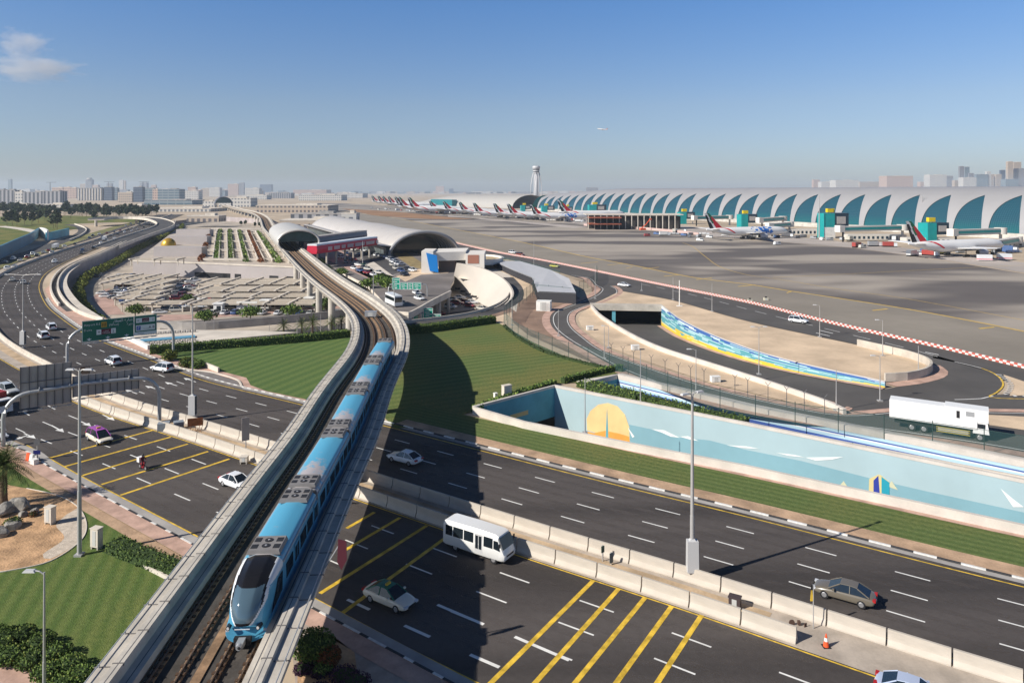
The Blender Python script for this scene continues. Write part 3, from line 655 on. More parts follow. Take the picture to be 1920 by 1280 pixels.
# portal
a, b = muralG[0], outG[0]; d = (a-b).normalized(); n = Vector((-d.y, d.x, 0)); n = n if n.y > 0 else -n
m = MB().use(CONC); c = (a+b)/2; ang = math.atan2(d.y, d.x); W = (a-b).length
m.box(c+n*1.0+Vector((0, 0, .2)), (W+.6, 2.6, 1.7), ang); child(m.build('portal_lintel'), tt)
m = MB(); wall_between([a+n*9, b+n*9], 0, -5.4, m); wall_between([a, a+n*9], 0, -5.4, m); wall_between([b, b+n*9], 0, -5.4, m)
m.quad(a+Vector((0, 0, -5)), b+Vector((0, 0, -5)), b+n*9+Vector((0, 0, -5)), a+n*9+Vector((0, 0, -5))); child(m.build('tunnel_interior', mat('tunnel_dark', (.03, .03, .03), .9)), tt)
m = MB().use(LT); cc = b.lerp(a, .33); m.box(cc+Vector((0, .5, -2.4)), (1.0, .9, 4.6), ang); child(m.build('portal_pier'), tt)
# concrete curved end of the island
cur = smooth(GP([(1659, 715), (1700, 713), (1735, 705), (1747, 695), (1738, 684), (1700, 670), (1608, 648.5)]), 2)
m = MB(); m.sweep(cur, [(-.2, 0), (.2, 0), (.2, 1.5), (-.2, 1.5)]); m.build('curved_wall', CONC, label='curved grey concrete wall rounding the end of the sand island', cat='wall')
# red and white barrier
RW = mat('barrier_white', (.72, .66, .62), .6); RR = mat('barrier_red', (.48, .11, .08), .6)
Q = resample(off(BW, -.5), .75); m = MB()
for i in range(len(Q)-1):
    w1, w2 = (RW, RR) if i % 2 else (RR, RW); d = (Q[i+1]-Q[i]).normalized(); n = Vector((-d.y, d.x, 0))*.2
    for kz, w in ((0, w1), (.36, w2)):
        m.use(w); m.box((Q[i]+Q[i+1])/2+Vector((0, 0, kz+.2)), ((Q[i+1]-Q[i]).length*.98, .5-kz*.4, .35), math.atan2(d.y, d.x))
m.build('water_barrier', label='long red and white plastic barrier row along the perimeter road', cat='barrier')
# ------------------------------------------------------------------ apron
def apron_mat():
    m = bpy.data.materials.new('apron_asphalt'); m.use_nodes = True; nt, b = nodes_of(m); L = nt.links.new; N = nt.nodes.new
    tc = N('ShaderNodeTexCoord'); mp = N('ShaderNodeMapping'); mp.inputs['Rotation'].default_value = (0, 0, R(75)); mp.inputs['Scale'].default_value = (.010, .026, 1); L(tc.outputs['Object'], mp.inputs[0])
    n = N('ShaderNodeTexNoise'); n.inputs['Scale'].default_value = 1; n.inputs['Detail'].default_value = 2.2; n.inputs['Roughness'].default_value = .4; n.inputs['Distortion'].default_value = .35; L(mp.outputs[0], n.inputs['Vector'])
    r = N('ShaderNodeMapRange'); r.inputs[1].default_value = .42; r.inputs[2].default_value = .58; r.interpolation_type = 'SMOOTHSTEP'; L(n.outputs[0], r.inputs[0])
    n2 = N('ShaderNodeTexNoise'); n2.inputs['Scale'].default_value = .05; n2.inputs['Detail'].default_value = 5; L(tc.outputs['Object'], n2.inputs['Vector'])
    mx = N('ShaderNodeMix'); mx.data_type = 'RGBA'; mx.inputs['A'].default_value = (.112, .096, .086, 1); mx.inputs['B'].default_value = (.34, .295, .245, 1); L(r.outputs[0], mx.inputs['Factor'])
    r2 = N('ShaderNodeMapRange'); r2.inputs[3].default_value = .82; r2.inputs[4].default_value = 1.18; L(n2.outputs[0], r2.inputs[0])
    s = N('ShaderNodeVectorMath'); s.operation = 'SCALE'; L(mx.outputs['Result'], s.inputs[0]); L(r2.outputs[0], s.inputs['Scale']); L(s.outputs[0], b.inputs['Base Color'])
    b.inputs['Roughness'].default_value = .85; return m
apr = smooth(GP([(560, 392), (640, 405), (700, 419), (790, 436)]), 8)+smooth(GP([(790, 437), (860, 453), (930, 469), (1010, 484), (1100, 501), (1230, 528), (1407, 563), (1527, 593), (1620, 615), (1760, 646), (1920, 684), (2080, 722)]), 5)
aprfar = GP([(2080, 540), (1920, 513), (1760, 487), (1600, 465), (1400, 449), (1330, 444), (1270, 436), (1100, 421), (960, 406), (840, 394), (740, 386), (640, 381), (560, 381)])
m = MB(); m.sheet(apr+aprfar, 0.0); m.build('apron', apron_mat(), kind='structure', label='broad dark taxiway with soft pale patches')
m = MB(); tx = GP([(700, 405), (760, 412), (837, 427), (973, 453), (1093, 480), (1206, 512), (1407, 549)])
yl = smooth(GP([(560, 386), (640, 396), (740, 409), (837, 427), (973, 453), (1093, 480), (1190, 498), (1300, 520), (1407, 533.5), (1479, 545), (1700, 579), (1920, 621), (2080, 655)]), 5)
m2 = MB(); m2.sheet(apr+list(reversed([p+Vector((0, -.6, 0)) for p in yl])), .004)
shoulder = m2.build('taxiway_shoulder', mat('shoulder_asphalt', (.255, .225, .185), .9, .14, .03), kind='structure', label='plain grey shoulder between barrier and yellow taxiway line')
YA = mat('apron_yellow', (.60, .40, .08), .7, .2, .5)
m.strip(yl, -.5, .5, .012); 
for u, v, L_ in ((1105, 491, 16), (1155, 494, 16), (1220, 501, 16), (1180, 500, 6), (1400, 534, 16), (1480, 546, 5), (1650, 579, 14), (1850, 613, 14), (1260, 515, 15), (1320, 521, 15)):
    a = G(u-L_, v+3.0); b = G(u+L_, v); n = Vector((0, .5, 0)); z = Vector((0, 0, .02)); m.quad(a-n+z, b-n+z, b+n+z, a+n+z)
cv = smooth(GP([(1280, 455), (1298, 462), (1325, 483), (1350, 500), (1400, 515), (1470, 525), (1560, 540), (1700, 560), (1920, 600)]), 3)
m.strip(cv, -.18, .18, .012)
m.strip(smooth(GP([(1450, 520), (1600, 513), (1750, 505), (1920, 497)]), 4), -.18, .18, .012)
m.build('taxiway_lines', YA, kind='structure', label='yellow painted taxiway guide lines')
m = MB(); m.sheet(GP([(2080, 538), (1920, 511), (1760, 486), (1600, 464.5), (1400, 448.5), (1330, 443.5), (1270, 436), (1100, 421), (960, 406), (840, 394), (740, 386), (740, 383), (980, 393), (1100, 402), (1300, 425), (1500, 445), (1700, 465), (1920, 492), (2080, 515)]), .01); m.build('stand_concrete', mat('stand_concrete', (.42, .37, .33), .9, .15, .03), kind='structure', label='pale concrete aircraft stands in front of the terminal')
m = MB(); m.sheet(smooth(GP([(640, 391), (740, 397), (845, 407), (900, 410), (810, 411), (700, 404)]), 10), .02); m.build('infield', mat('brown_infield', (.30, .17, .09), .95, .2, .02), kind='structure', label='reddish brown infield beside the far taxiway')
m = MB(); m.sheet(GP([(840, 404), (1100, 425), (1075, 428), (960, 416), (840, 407)]), .02); m.build('concrete_strip', mat('stand_concrete', None), kind='structure', label='pale straight strip crossing the dark taxiway')
# ------------------------------------------------------------------ metro viaduct
VCON = mat('viaduct_concrete', (.50, .46, .40), .85, .16, .5, bump=.15)
VBED = mat('track_bed', (.075, .066, .058), .95, .3, .8, bump=.3)
PLIN = mat('rusty_plinth', (.30, .19, .11), .9, .35, 1.2, bump=.2)
RAIL = mat('rail_steel', (.20, .14, .10), .45, .2, 3, metal=.5)
via = empty('metro_viaduct', VC[20], 0, 'long curving concrete metro viaduct carrying two tracks across the motorway', 'viaduct')
st_s = VS[-1]
VCn = [Vector((p.x, p.y, 0)) for p in VC]
prof_v = [(-5.2, 7.85), (-4.35, 7.85), (-4.3, 8.05), (-3.75, 8.05), (-3.7, 7.4), (-2.95, 7.4), (-2.9, 6.6), (2.9, 6.6), (2.95, 7.4), (3.7, 7.4), (3.75, 8.05), (4.3, 8.05), (4.35, 7.85), (5.2, 7.85), (5.2, 7.55), (4.7, 7.35), (3.0, 5.2), (-3.0, 5.2), (-4.7, 7.35), (-5.2, 7.55)]
m = MB(); m.sweep(VCn, prof_v); child(m.build('deck', VCON), via)
m = MB(); m.strip(VCn, -2.85, 2.85, 6.615); child(m.build('track_bed', VBED), via)
m = MB(); m.strip(VCn, -.28, .28, 6.70)
for o in (-1.75, 1.75):
    for q in (-.75, .75): m.sweep(VCn, [(o+q-.2, 6.6), (o+q+.2, 6.6), (o+q+.17, 6.78), (o+q-.17, 6.78)])
child(m.build('rail_plinths', PLIN), via)
m = MB()
for o in (-1.75, 1.75):
    for q in (-.75, .75, 1.15 if o > 0 else -1.15): m.sweep(VCn, [(o+q-.04, 6.78), (o+q+.04, 6.78), (o+q+.035, 6.93), (o+q-.035, 6.93)])
child(m.build('rails', RAIL), via)
m = MB(); s = 2.0
while s < 150:
    p, d, n = at_s(VCn, VS, s)
    for o in (-1.75, 1.75):
        for q in (-.75, .75): m.box(p+n*(o+q)+Vector((0, 0, 6.81)), (.22, .52, .07), math.atan2(d.y, d.x))
    s += .7
child(m.build('rail_fasteners', mat('rusty_dark', (.085, .05, .03), .9, .3, 3), kind='stuff'), via)
m = MB(); s = 1.0
while s < 420:
    p, d, n = at_s(VCn, VS, s); a = math.atan2(d.y, d.x)
    for sd in (-1, 1):
        m.box(p+n*(4.02*sd)+Vector((0, 0, 8.0)), (.07, .62, .16), a)
        m.box(p+n*(4.85*sd)+Vector((0, 0, 7.86)), (.05, .95, .06), a)
    s += 3.0
child(m.build('parapet_joints', mat('joint_grey', (.16, .15, .145), .8), kind='stuff'), via)
m = MB(); s = 1.0
pts = {-1: [], 1: []}
while s < 300:
    p, d, n = at_s(VCn, VS, s)
    for sd in (-1, 1): pts[sd].append(p+n*(5.05*sd)+Vector((0, 0, 8.02)))
    s += 3.0
for sd in (-1, 1):
    m.tube(pts[sd], .035, 5)
    for q in pts[sd]: m.cyl(q-Vector((0, 0, .18)), q+Vector((0, 0, .03)), .05, n=6)
child(m.build('edge_rail', STEEL), via)
# dark grooves of the walkway covers
m = MB()
for sd in (-1, 1): m.strip(VCn[:220], sd*3.30-.03, sd*3.30+.03, 7.405); m.strip(VCn[:220], sd*4.0-.025, sd*4.0+.025, 8.055)
child(m.build('cover_grooves', DSTEEL), via)
# piers
def pier(p, d, z0, cap=True):
    m = MB(); a = math.atan2(d.y, d.x)
    m.cyl(Vector((p.x, p.y, z0)), Vector((p.x, p.y, 3.9)), 1.0, 1.0, 16)
    m.box((p.x, p.y, 4.55), (2.0, 2.2, 1.35), a, top=(2.2, 5.6))
    child(m.build('pier', VCON, flat=False, autosm=30), via)
def inside(p, poly):
    c = False; j = len(poly)-1
    for i in range(len(poly)):
        a, b = poly[i], poly[j]
        if (a[1] > p.y) != (b[1] > p.y) and p.x < (b[0]-a[0])*(p.y-a[1])/(b[1]-a[1])+a[0]: c = not c
        j = i
    return c
for s in (2, 30, 69, 95, 120, 146, 170, 196, 222, 248, 274, 304, 336, 368, 400):
    p, d, n = at_s(VCn, VS, s)
    pier(p, d, -6.05 if inside(p, holes[0]) else -.1)
s = 450
while s < VS[-1]-5:
    p, d, n = at_s(VCn, VS, s); pier(p, d, -6.05 if inside(p, holes[0]) else -.1); s += 42
# signal cabinet on the curve
def metal_box(name, c, size, rz, label, cat, M=None, group=None, legs=.25):
    root = empty(name, c, rz, label, cat, group)
    m = MB(); m.box((0, 0, size[2]/2+legs), size); m.box((0, 0, size[2]+legs+.04), (size[0]+.1, size[1]+.1, .08)); m.build('cabinet', M or STEEL, parent=root)
    m = MB(); m.box((0, -size[1]/2-.012, size[2]/2+legs), (size[0]*.42, .02, size[2]*.82)); m.build('door', mat('cabinet_door', (.50, .50, .48), .6), parent=root)
    m = MB()
    for sx in (-1, 1): m.box((sx*size[0]*.4, 0, legs/2), (.12, size[1]*.9, legs))
    m.build('base', CONC, parent=root); return root
p, d, n = at_s(VCn, VS, 142)
metal_box('equipment_cabinet', AT(697, 578, 150)*1, (2.4, 1.4, 1.0), 0, 'grey metal equipment cabinet between the tracks on the viaduct curve', 'cabinet').location = (p.x, p.y, 6.7)

# ------------------------------------------------------------------ train
BLU = mat('train_blue', (.08, .32, .49), .3, .12, 1.5, spec=.5)
SIL = mat('train_silver', (.46, .46, .47), .35, .08, 2, metal=.3)
TRW = mat('train_white', (.66, .68, .70), .3)
def worn():
    m = bpy.data.materials.new('worn_roof_paint'); m.use_nodes = True; nt, b = nodes_of(m); L = nt.links.new; N = nt.nodes.new; MAT['worn_roof_paint'] = m
    tc = N('ShaderNodeTexCoord'); n = N('ShaderNodeTexNoise'); n.inputs['Scale'].default_value = 1.6; n.inputs['Detail'].default_value = 9; n.inputs['Roughness'].default_value = .7; L(tc.outputs['Object'], n.inputs['Vector'])
    sp = N('ShaderNodeSeparateXYZ'); L(tc.outputs['Object'], sp.inputs[0])
    mr = N('ShaderNodeMapRange'); mr.inputs[1].default_value = 3.0; mr.inputs[2].default_value = 8.5; mr.inputs[3].default_value = .26; mr.inputs[4].default_value = -.16; L(sp.outputs['Y'], mr.inputs[0])
    ab = N('ShaderNodeMath'); ab.operation = 'ABSOLUTE'; L(sp.outputs['X'], ab.inputs[0])
    m3 = N('ShaderNodeMath'); m3.operation = 'MULTIPLY_ADD'; m3.inputs[1].default_value = -.12; L(ab.outputs[0], m3.inputs[0]); L(mr.outputs[0], m3.inputs[2])
    ad = N('ShaderNodeMath'); ad.operation = 'ADD'; L(n.outputs[0], ad.inputs[0]); L(m3.outputs[0], ad.inputs[1])
    r = N('ShaderNodeMapRange'); r.inputs[1].default_value = .47; r.inputs[2].default_value = .62; L(ad.outputs[0], r.inputs[0])
    mx = N('ShaderNodeMix'); mx.data_type = 'RGBA'; mx.inputs['A'].default_value = (.085, .34, .51, 1); mx.inputs['B'].default_value = (.40, .37, .37, 1); L(r.outputs[0], mx.inputs['Factor']); L(mx.outputs['Result'], b.inputs['Base Color']); b.inputs['Roughness'].default_value = .45
    return m
WORN = worn()
train = empty('metro_train', (0, 0, 0), 0, 'blue and silver five-car metro train on the right-hand viaduct track', 'train')
OFFT = -1.72
TC = off(VCn, OFFT); TS = arclen(TC)
s_nose = min(range(len(TC)), key=lambda i: abs(TC[i].y-42.3)); s_nose = TS[s_nose]
CL = 14.6
def ring(hw, zb, zt, r=.42, n=5, tumble=.06):
    pts = [(-hw*.86, zb), (-hw, zb+.28)]
    pts += [(-hw, zt-1.5)]
    for k in range(n+1):
        a = math.pi/2*k/n; pts.append((-hw+tumble+r-r*math.cos(a), zt-.16-r+r*math.sin(a)))
    pts.append((-hw*.35, zt))
    return pts+[(-x, z) for x, z in reversed(pts)]
def car_mesh(name, y0, y1, root, roofmat=True):
    R0 = ring(1.36, .35, 3.62); m = MB()
    # skirt + side below windows blue, window band dark, shoulder silver
    rings = [[Vector((x, y, z)) for x, z in R0] for y in (y0, y1)]
    b = len(m.v)
    for r in rings: m.v += [tuple(p) for p in r]
    n = len(R0); mats_ = []
    for k in range(n):
        k2 = (k+1) % n; za = (R0[k][1]+R0[k2][1])/2; xa = abs(R0[k][0]+R0[k2][0])/2
        m.use(SIL if za < .5 else (BLU if za < 2.6 else (SIL if za < 3.12 else WORN))); m.face((b+k, b+k2, b+n+k2, b+n+k))
    m.use(SIL); m.face([b+k for k in range(n-1, -1, -1)]); m.face([b+n+k for k in range(n)])
    return m.build(name, flat=False, autosm=35, parent=root)
def dress_car(car, y0, y1, units=(1, 1)):
    for sd in (-1, 1):
        y = y0+.7; k = 0
        while y < y1-1.0:
            door = k % 3 == 1; w = 1.35 if door else 1.75; zc, h = (1.75, 2.1) if door else (2.15, .95)
            m = MB(); m.box((sd*1.366, y+w/2, zc), (.03, w, h)); m.build('door' if door else 'window', MAT['train_door'] if door else GLASSD, parent=car)
            if door:
                m = MB(); m.box((sd*1.385, y+w*.27, 2.1), (.03, w*.34, 1.0)); m.box((sd*1.385, y+w*.73, 2.1), (.03, w*.34, 1.0)); m.build('window', GLASSD, parent=car) if False else m.build('door_glass', GLASSD, parent=car)
            y += w+.42; k += 1
        m = MB(); m.box((sd*1.30, (y0+y1)/2, 3.12), (.12, y1-y0-.2, .10)); m.build('gutter_rail', SIL, parent=car)
    for e, u in zip((y0+1.15, y1-1.15), units):
        if not u: continue
        m = MB().use(mat('roof_unit_grey', (.21, .20, .195), .6, .1, 2)); m.box((0, e, 3.70), (2.2, 2.1, .26), top=(2.0, 2.0))
        m.use(mat('roof_unit_dark', (.025, .025, .028), .6))
        for sx in (-1, 1):
            for q in (-.5, .5): m.box((sx*.72, e+q*.9, 3.838), (.42, .55, .02))
        for q in (-.38, .38): m.cyl((0, e+q, 3.83), (0, e+q, 3.87), .27, n=14)
        m.use(SIL)
        for q in (-.38, .38): m.cyl((0, e+q, 3.87), (0, e+q, 3.89), .08, n=8)
        m.build('roof_unit', parent=car)
mat('train_door', (.07, .30, .48), .35)
def path_frame(s0, s1):
    a, _, _ = at_s(TC, TS, s0); b, _, _ = at_s(TC, TS, s1); d = b-a; return a, math.atan2(d.y, d.x)-math.pi/2
zr = 6.6
car_proto = None
for ci in range(5):
    s0 = s_nose+ci*CL
    a, rz = path_frame(s0, s0+CL)
    if ci in (0, 4):
        first = ci == 0; y0 = 4.2 if first else .25; y1 = CL-.25
        if not first: y1 = CL-.2
        car = car_mesh('carriage', y0, y1, train); dress_car(car, y0, y1)
        if first:
            car['label'] = 'front carriage with sloping windscreen'
            # nose
            m = MB(); rings = []; NS = 70; T = 4.2
            BLKM = mat('mask_black', (.012, .012, .014), .25); WS = mat('windscreen_glass', (.07, .115, .15), .05, spec=.8)
            base = ring(1.36, .35, 3.62, n=9); 
            # resample ring densely
            def dens(P, n):
                out = []; P = P+[P[0]]; S = [0]
                for q, r in zip(P, P[1:]): S.append(S[-1]+math.hypot(r[0]-q[0], r[1]-q[1]))
                for i in range(n):
                    t = S[-1]*i/n; j = max(k for k in range(len(S)-1) if S[k] <= t+1e-9); u = (t-S[j])/(S[j+1]-S[j]+1e-9)
                    out.append((P[j][0]*(1-u)+P[j+1][0]*u, P[j][1]*(1-u)+P[j+1][1]*u))
                return out
            base = dens(base, 180)
            for i in range(NS+1):
                u = i/NS; s = T*(1-math.cos(u*math.pi/2))   # dense near tip
                q = 1-s/T
                w = 1-.10*q**3; top = 1.45+(3.62-1.45)*math.sqrt(max(0, 1-q**2.3)); bot = .35+.12*q**3
                yshift = 0
                rings.append([Vector((x*w*(1-.16*q**2*(z > 1.2)), s+ (.75*(abs(x)/1.36)**2.4*q), bot+(z-.35)*(top-bot)/(3.62-.35))) for x, z in base])
            n = len(base); b0 = len(m.v)
            for r in rings: m.v += [tuple(p) for p in r]
            m.use(WS)
            for i in range(NS):
                for k in range(n):
                    k2 = (k+1) % n; idx = (b0+i*n+k, b0+i*n+k2, b0+(i+1)*n+k2, b0+(i+1)*n+k)
                    c = sum((Vector(m.v[t]) for t in idx), Vector())/4; x = abs(c.x); z = c.z; s = c.y
                    mask = .98*min(1, max(0, (z-1.22)/1.15))**.6
                    topface = base[k][1] > 2.35
                    if topface and x < mask and z > 1.2:
                        m.use(WS if (1.62 < z < 3.05 and x < .86) else BLKM)
                    elif topface and x < mask+.13 and z > 1.4: m.use(TRW)
                    elif z < .85: m.use(SIL)
                    elif topface and z > 2.9: m.use(TRW)
                    else: m.use(BLU)
                    m.face(idx)
            # tip cap
            m.use(BLU); up = [b0+k for k in range(n) if True]; m.face(list(reversed(up)))
            m.build('cab_nose', flat=False, autosm=50, parent=car)
            for sx in (-1, 1):
                q = MB().use(BLKM); q.cyl((sx*.92, .6, 1.22), (sx*.88, .14, 1.27), .14, .13, 14); q.use(mat('lamp_lens', (.6, .6, .6), .1)); q.cyl((sx*.88, .14, 1.27), (sx*.88, .11, 1.27), .09, .08, 12); q.build('headlight', parent=car)
                q = MB(); q.add([(sx*1.30, 1.6, 1.25), (sx*1.385, 3.8, 1.55), (sx*1.385, 3.9, 2.75), (sx*1.30, 3.0, 2.7)], [(0, 1, 2, 3)]); q.build('cab_side_window', GLASSD, parent=car)
            q = MB().use(STEEL); q.box((0, -.25, .62), (.42, .6, .34)); q.cyl((0, -.5, .62), (0, -.72, .62), .2, .16, 12); q.use(BLACK); q.cyl((.04, -.721, .62), (.04, -.74, .62), .09, n=10); q.box((0, .1, .55), (1.0, .3, .45)); q.build('coupler', parent=car)
            q = MB(); q.box((0, -.02, 1.30), (.9, .02, .05)); q.build('light_strip', TRW, parent=car)
        else: car['label'] = 'rear carriage'
    else:
        if car_proto is None:
            car = car_mesh('carriage', .3, CL-.3, train); dress_car(car, .3, CL-.3); car_proto = car
            q = MB(); q.box((0, -.0, 1.95), (2.3, .62, 2.9)); q.build('gangway_bellows', BLACK, parent=car)
        else: car = dup(car_proto, parent=train)
    car.location = (a.x, a.y, zr); car.rotation_euler = (0, 0, rz)
q = MB(); q.box((0, -.0, 1.95), (2.3, .62, 2.9)); q.build('gangway_bellows', BLACK, parent=car)

# ------------------------------------------------------------------ vehicles
CARP = bpy.data.materials.new('car_paint'); CARP.use_nodes = True; nt, b = nodes_of(CARP); oi = nt.nodes.new('ShaderNodeObjectInfo'); nt.links.new(oi.outputs['Color'], b.inputs['Base Color']); b.inputs['Roughness'].default_value = .25; b.inputs['Coat Weight'].default_value = .5
ROOFP = {}
HEADL = mat('headlamp_glass', (.55, .57, .60), .1); TAILL = mat('tail_lamp_red', (.40, .02, .02), .25); RIM = mat('alloy_rim', (.45, .45, .46), .3, metal=.6)
CW = (.80, .81, .82, 1)
def wheel(parent, x, y, r=.33, w=.22):
    sd = 1 if y > 0 else -1
    m = MB(); m.cyl((x, y-sd*w, r), (x, y, r), r, n=16); t = m.build('wheel', BLACK, flat=False, autosm=40, parent=parent)
    m = MB(); m.cyl((x, y, r), (x, y+sd*.015, r), r*.62, r*.55, 12); m.build('rim', RIM, parent=t)
def make_car(name, label, cat, kind, col, group=None, lod=0, roofcol=None):
    S = dict(sedan=dict(L=4.8, W=1.82, body=[(-2.4, .52, .80), (-2.25, .28, .93), (-1.6, .22, .98), (-.9, .2, .97), (.8, .2, .95), (1.5, .22, .88), (2.1, .26, .76), (2.38, .40, .62)], cab=[(-1.95, .96), (-1.05, 1.40), (-.5, 1.455), (.25, 1.42), (1.15, .93)], ax=(-1.38, 1.42)),
             suv=dict(L=4.8, W=1.9, body=[(-2.4, .55, .95), (-2.3, .32, 1.08), (-1.6, .27, 1.10), (-.9, .25, 1.09), (.9, .25, 1.06), (1.5, .27, 1.0), (2.15, .32, .9), (2.38, .5, .72)], cab=[(-2.28, 1.08), (-2.0, 1.66), (-.6, 1.76), (.35, 1.70), (1.15, 1.04)], ax=(-1.42, 1.45)),
             van=dict(L=4.9, W=1.85, body=[(-2.45, .5, .95), (-2.35, .3, 1.0), (-1.6, .25, 1.02), (-.9, .24, 1.01), (1.0, .24, .98), (1.6, .25, .92), (2.2, .3, .78), (2.42, .45, .62)], cab=[(-2.35, 1.0), (-2.1, 1.6), (-.6, 1.72), (.6, 1.64), (1.75, .92)], ax=(-1.45, 1.5)))[kind]
    root = empty(name, (0, 0, 0), 0, label, cat, group)
    hw = S['W']/2; rings = []
    for i, (x, z0, z1) in enumerate(S['body']):
        e = 0 if 0 < i < len(S['body'])-1 else .16; f = .06 if i in (1, len(S['body'])-2) else 0
        w = hw-e-f
        rings.append([Vector((x, y, z)) for y, z in ((-w+.1, z0), (-w, z0+.14), (-w-.0, z1-.22), (-w+.07, z1-.05), (-w*.7, z1), (w*.7, z1), (w-.07, z1-.05), (w, z1-.22), (w, z0+.14), (w-.1, z0))])
    m = MB(); m.loft(rings, True, True)
    body = m.build('body', CARP, flat=False, autosm=38, parent=root)
    cab = S['cab']; m = MB(); rings = []
    zb = min(c[1] for c in (cab[0], cab[-1]))-.06
    n = 7
    def roofz(x):
        for a, b in zip(cab, cab[1:]):
            if a[0] <= x <= b[0]: return a[1]+(b[1]-a[1])*(x-a[0])/(b[0]-a[0])
    # glasshouse
    st = cab
    for i, (x, z) in enumerate(st):
        t = (z-zb)/(max(c[1] for c in cab)-zb); wb = hw-.10; wt = hw-.10-.24*t
        rings.append([Vector((x, -wb if i not in (0, len(st)-1) else -wb+.05, zb)), Vector((x, -wt, z)), Vector((x, wt, z)), Vector((x, wb if i not in (0, len(st)-1) else wb-.05, zb))])
    m.loft(rings, True, True); m.build('windows', GLASSD, parent=root)
    # roof skin and pillars
    m = MB(); rr = []
    for x, z in st[1:-1]:
        t = (z-zb)/(max(c[1] for c in cab)-zb); wt = hw-.10-.24*t
        rr.append([Vector((x, -wt-.012, z-.03)), Vector((x, -wt*.93, z+.03)), Vector((x, wt*.93, z+.03)), Vector((x, wt+.012, z-.03))])
    m.loft(rr, True, True)
    for sd in (-1, 1):
        for (xa, za), (xb, zb2) in ((st[0], st[1]), (st[-1], st[-2])):
            ta = (za-zb)/(max(c[1] for c in cab)-zb); tb = (zb2-zb)/(max(c[1] for c in cab)-zb)
            m.cyl((xa, sd*(hw-.10-.24*ta-.02), za-.02), (xb, sd*(hw-.10-.24*tb), zb2), .05, n=5)
        xm = (st[1][0]+st[3][0])/2-.1; zt = roofz(xm); m.cyl((xm, sd*(hw-.09), zb), (xm, sd*(hw-.33), zt), .045, n=5)
    rf = m.build('roof', roofcol or CARP, flat=False, autosm=40, parent=root)
    if lod == 0:
        for o_ in (body,): md = o_.modifiers.new('s', 'SUBSURF'); md.levels = 1; md.render_levels = 2
    for x in S['ax']:
        for sd in (-1, 1): wheel(root, x, sd*(hw-.005), .33 if kind != 'suv' else .37)
    if lod == 0:
        xe, ze = S['body'][-1][0], S['body'][-1][2]; xr, zr_ = S['body'][0][0], S['body'][0][2]
        for sd in (-1, 1):
            m = MB(); m.box((xe-.13, sd*(hw-.33), ze-.02), (.28, .40, .15)); m.build('headlight', HEADL, parent=root)
            m = MB(); m.box((xr+.09, sd*(hw-.33), zr_+.0), (.24, .40, .17)); m.build('tail_light', TAILL, parent=root)
            m = MB(); m.box((st[-2][0]+.45, sd*(hw+.09), zb+.14), (.16, .2, .13)); m.build('wing_mirror', CARP, parent=root)
        m = MB(); m.box((xe+.005, 0, .52), (.05, hw*1.0, .2)); m.build('grille', BLACK, parent=root)
        m = MB(); m.box((xr-.01, 0, .62), (.03, .5, .13)); m.build('number_plate', WHT, parent=root)
        # wheel arches
    for o in [root]+list(root.children): o.color = col
    for o in root.children:
        for q in o.children: q.color = col
    return root
def recolor(root, col):
    root.color = col
    for o in root.children:
        o.color = col
        for q in o.children: q.color = col
TD = math.atan2(-.54, .842)        # heading right along the motorway
P_ = lambda u, v: G(u, v)
def put(o, u, v, rz, z=0): p = G(u, v, z); o.location = (p.x, p.y, z+.012); o.rotation_euler = (0, 0, rz); return o
c = put(make_car('sedan_car', 'bronze grey sedan driving left on the far carriageway', 'car', 'sedan', (.15, .13, .10, 1)), 1583, 1122, TD+math.pi)
sed = make_car('sedan_car', 'white sedan in the viaduct shade on the far carriageway', 'car', 'sedan', CW); put(sed, 759, 866, TD+math.pi)
c = dup(sed, rz=TD, label='white sedan partly hidden behind the viaduct on the near carriageway'); put(c, 444, 912, TD)
c = dup(sed, rz=TD, label='pale blue sedan cut off by the bottom right edge of the photo', color=(.42, .48, .62, 1)); put(c, 1716, 1316, TD)
GRNR = mat('taxi_green', (.01, .16, .10), .3); PURR = mat('taxi_purple', (.36, .08, .38), .3); TX = (.78, .71, .58, 1)
t = put(make_car('taxi', 'cream taxi with green roof driving right in the shade', 'taxi', 'sedan', TX, roofcol=GRNR), 731, 1130, TD); TAXI = t
m = MB(); m.box((-.2, 0, 1.56), (.2, .5, .14)); m.build('roof_sign', YEL, parent=t)
t = put(make_car('taxi', 'cream taxi van with purple roof driving right near the left gantry', 'taxi', 'van', TX, roofcol=PURR), 186, 827, TD-.1)
m = MB(); m.box((-.2, 0, 1.84), (.2, .5, .14)); m.build('roof_sign', YEL, parent=t)
suv = make_car('suv_car', 'white SUV on the far carriageway beside the pink footway, nearest the viaduct', 'car', 'suv', CW); put(suv, 304, 696, TD+math.pi+.12)
for u, v, l in ((212, 683, 'white SUV on the far carriageway below the green gantry sign'), (96, 618, 'white SUV left of the green gantry sign, the farther of two'), (81, 634, 'white SUV left of the green gantry sign, the nearer of two')):
    p = G(u, v); i = min(range(len(FL)), key=lambda i: (FL[i]-p).length); d = FL[i+1]-FL[i]
    c = dup(suv, rz=0, label=l); put(c, u, v, math.atan2(d.y, d.x))
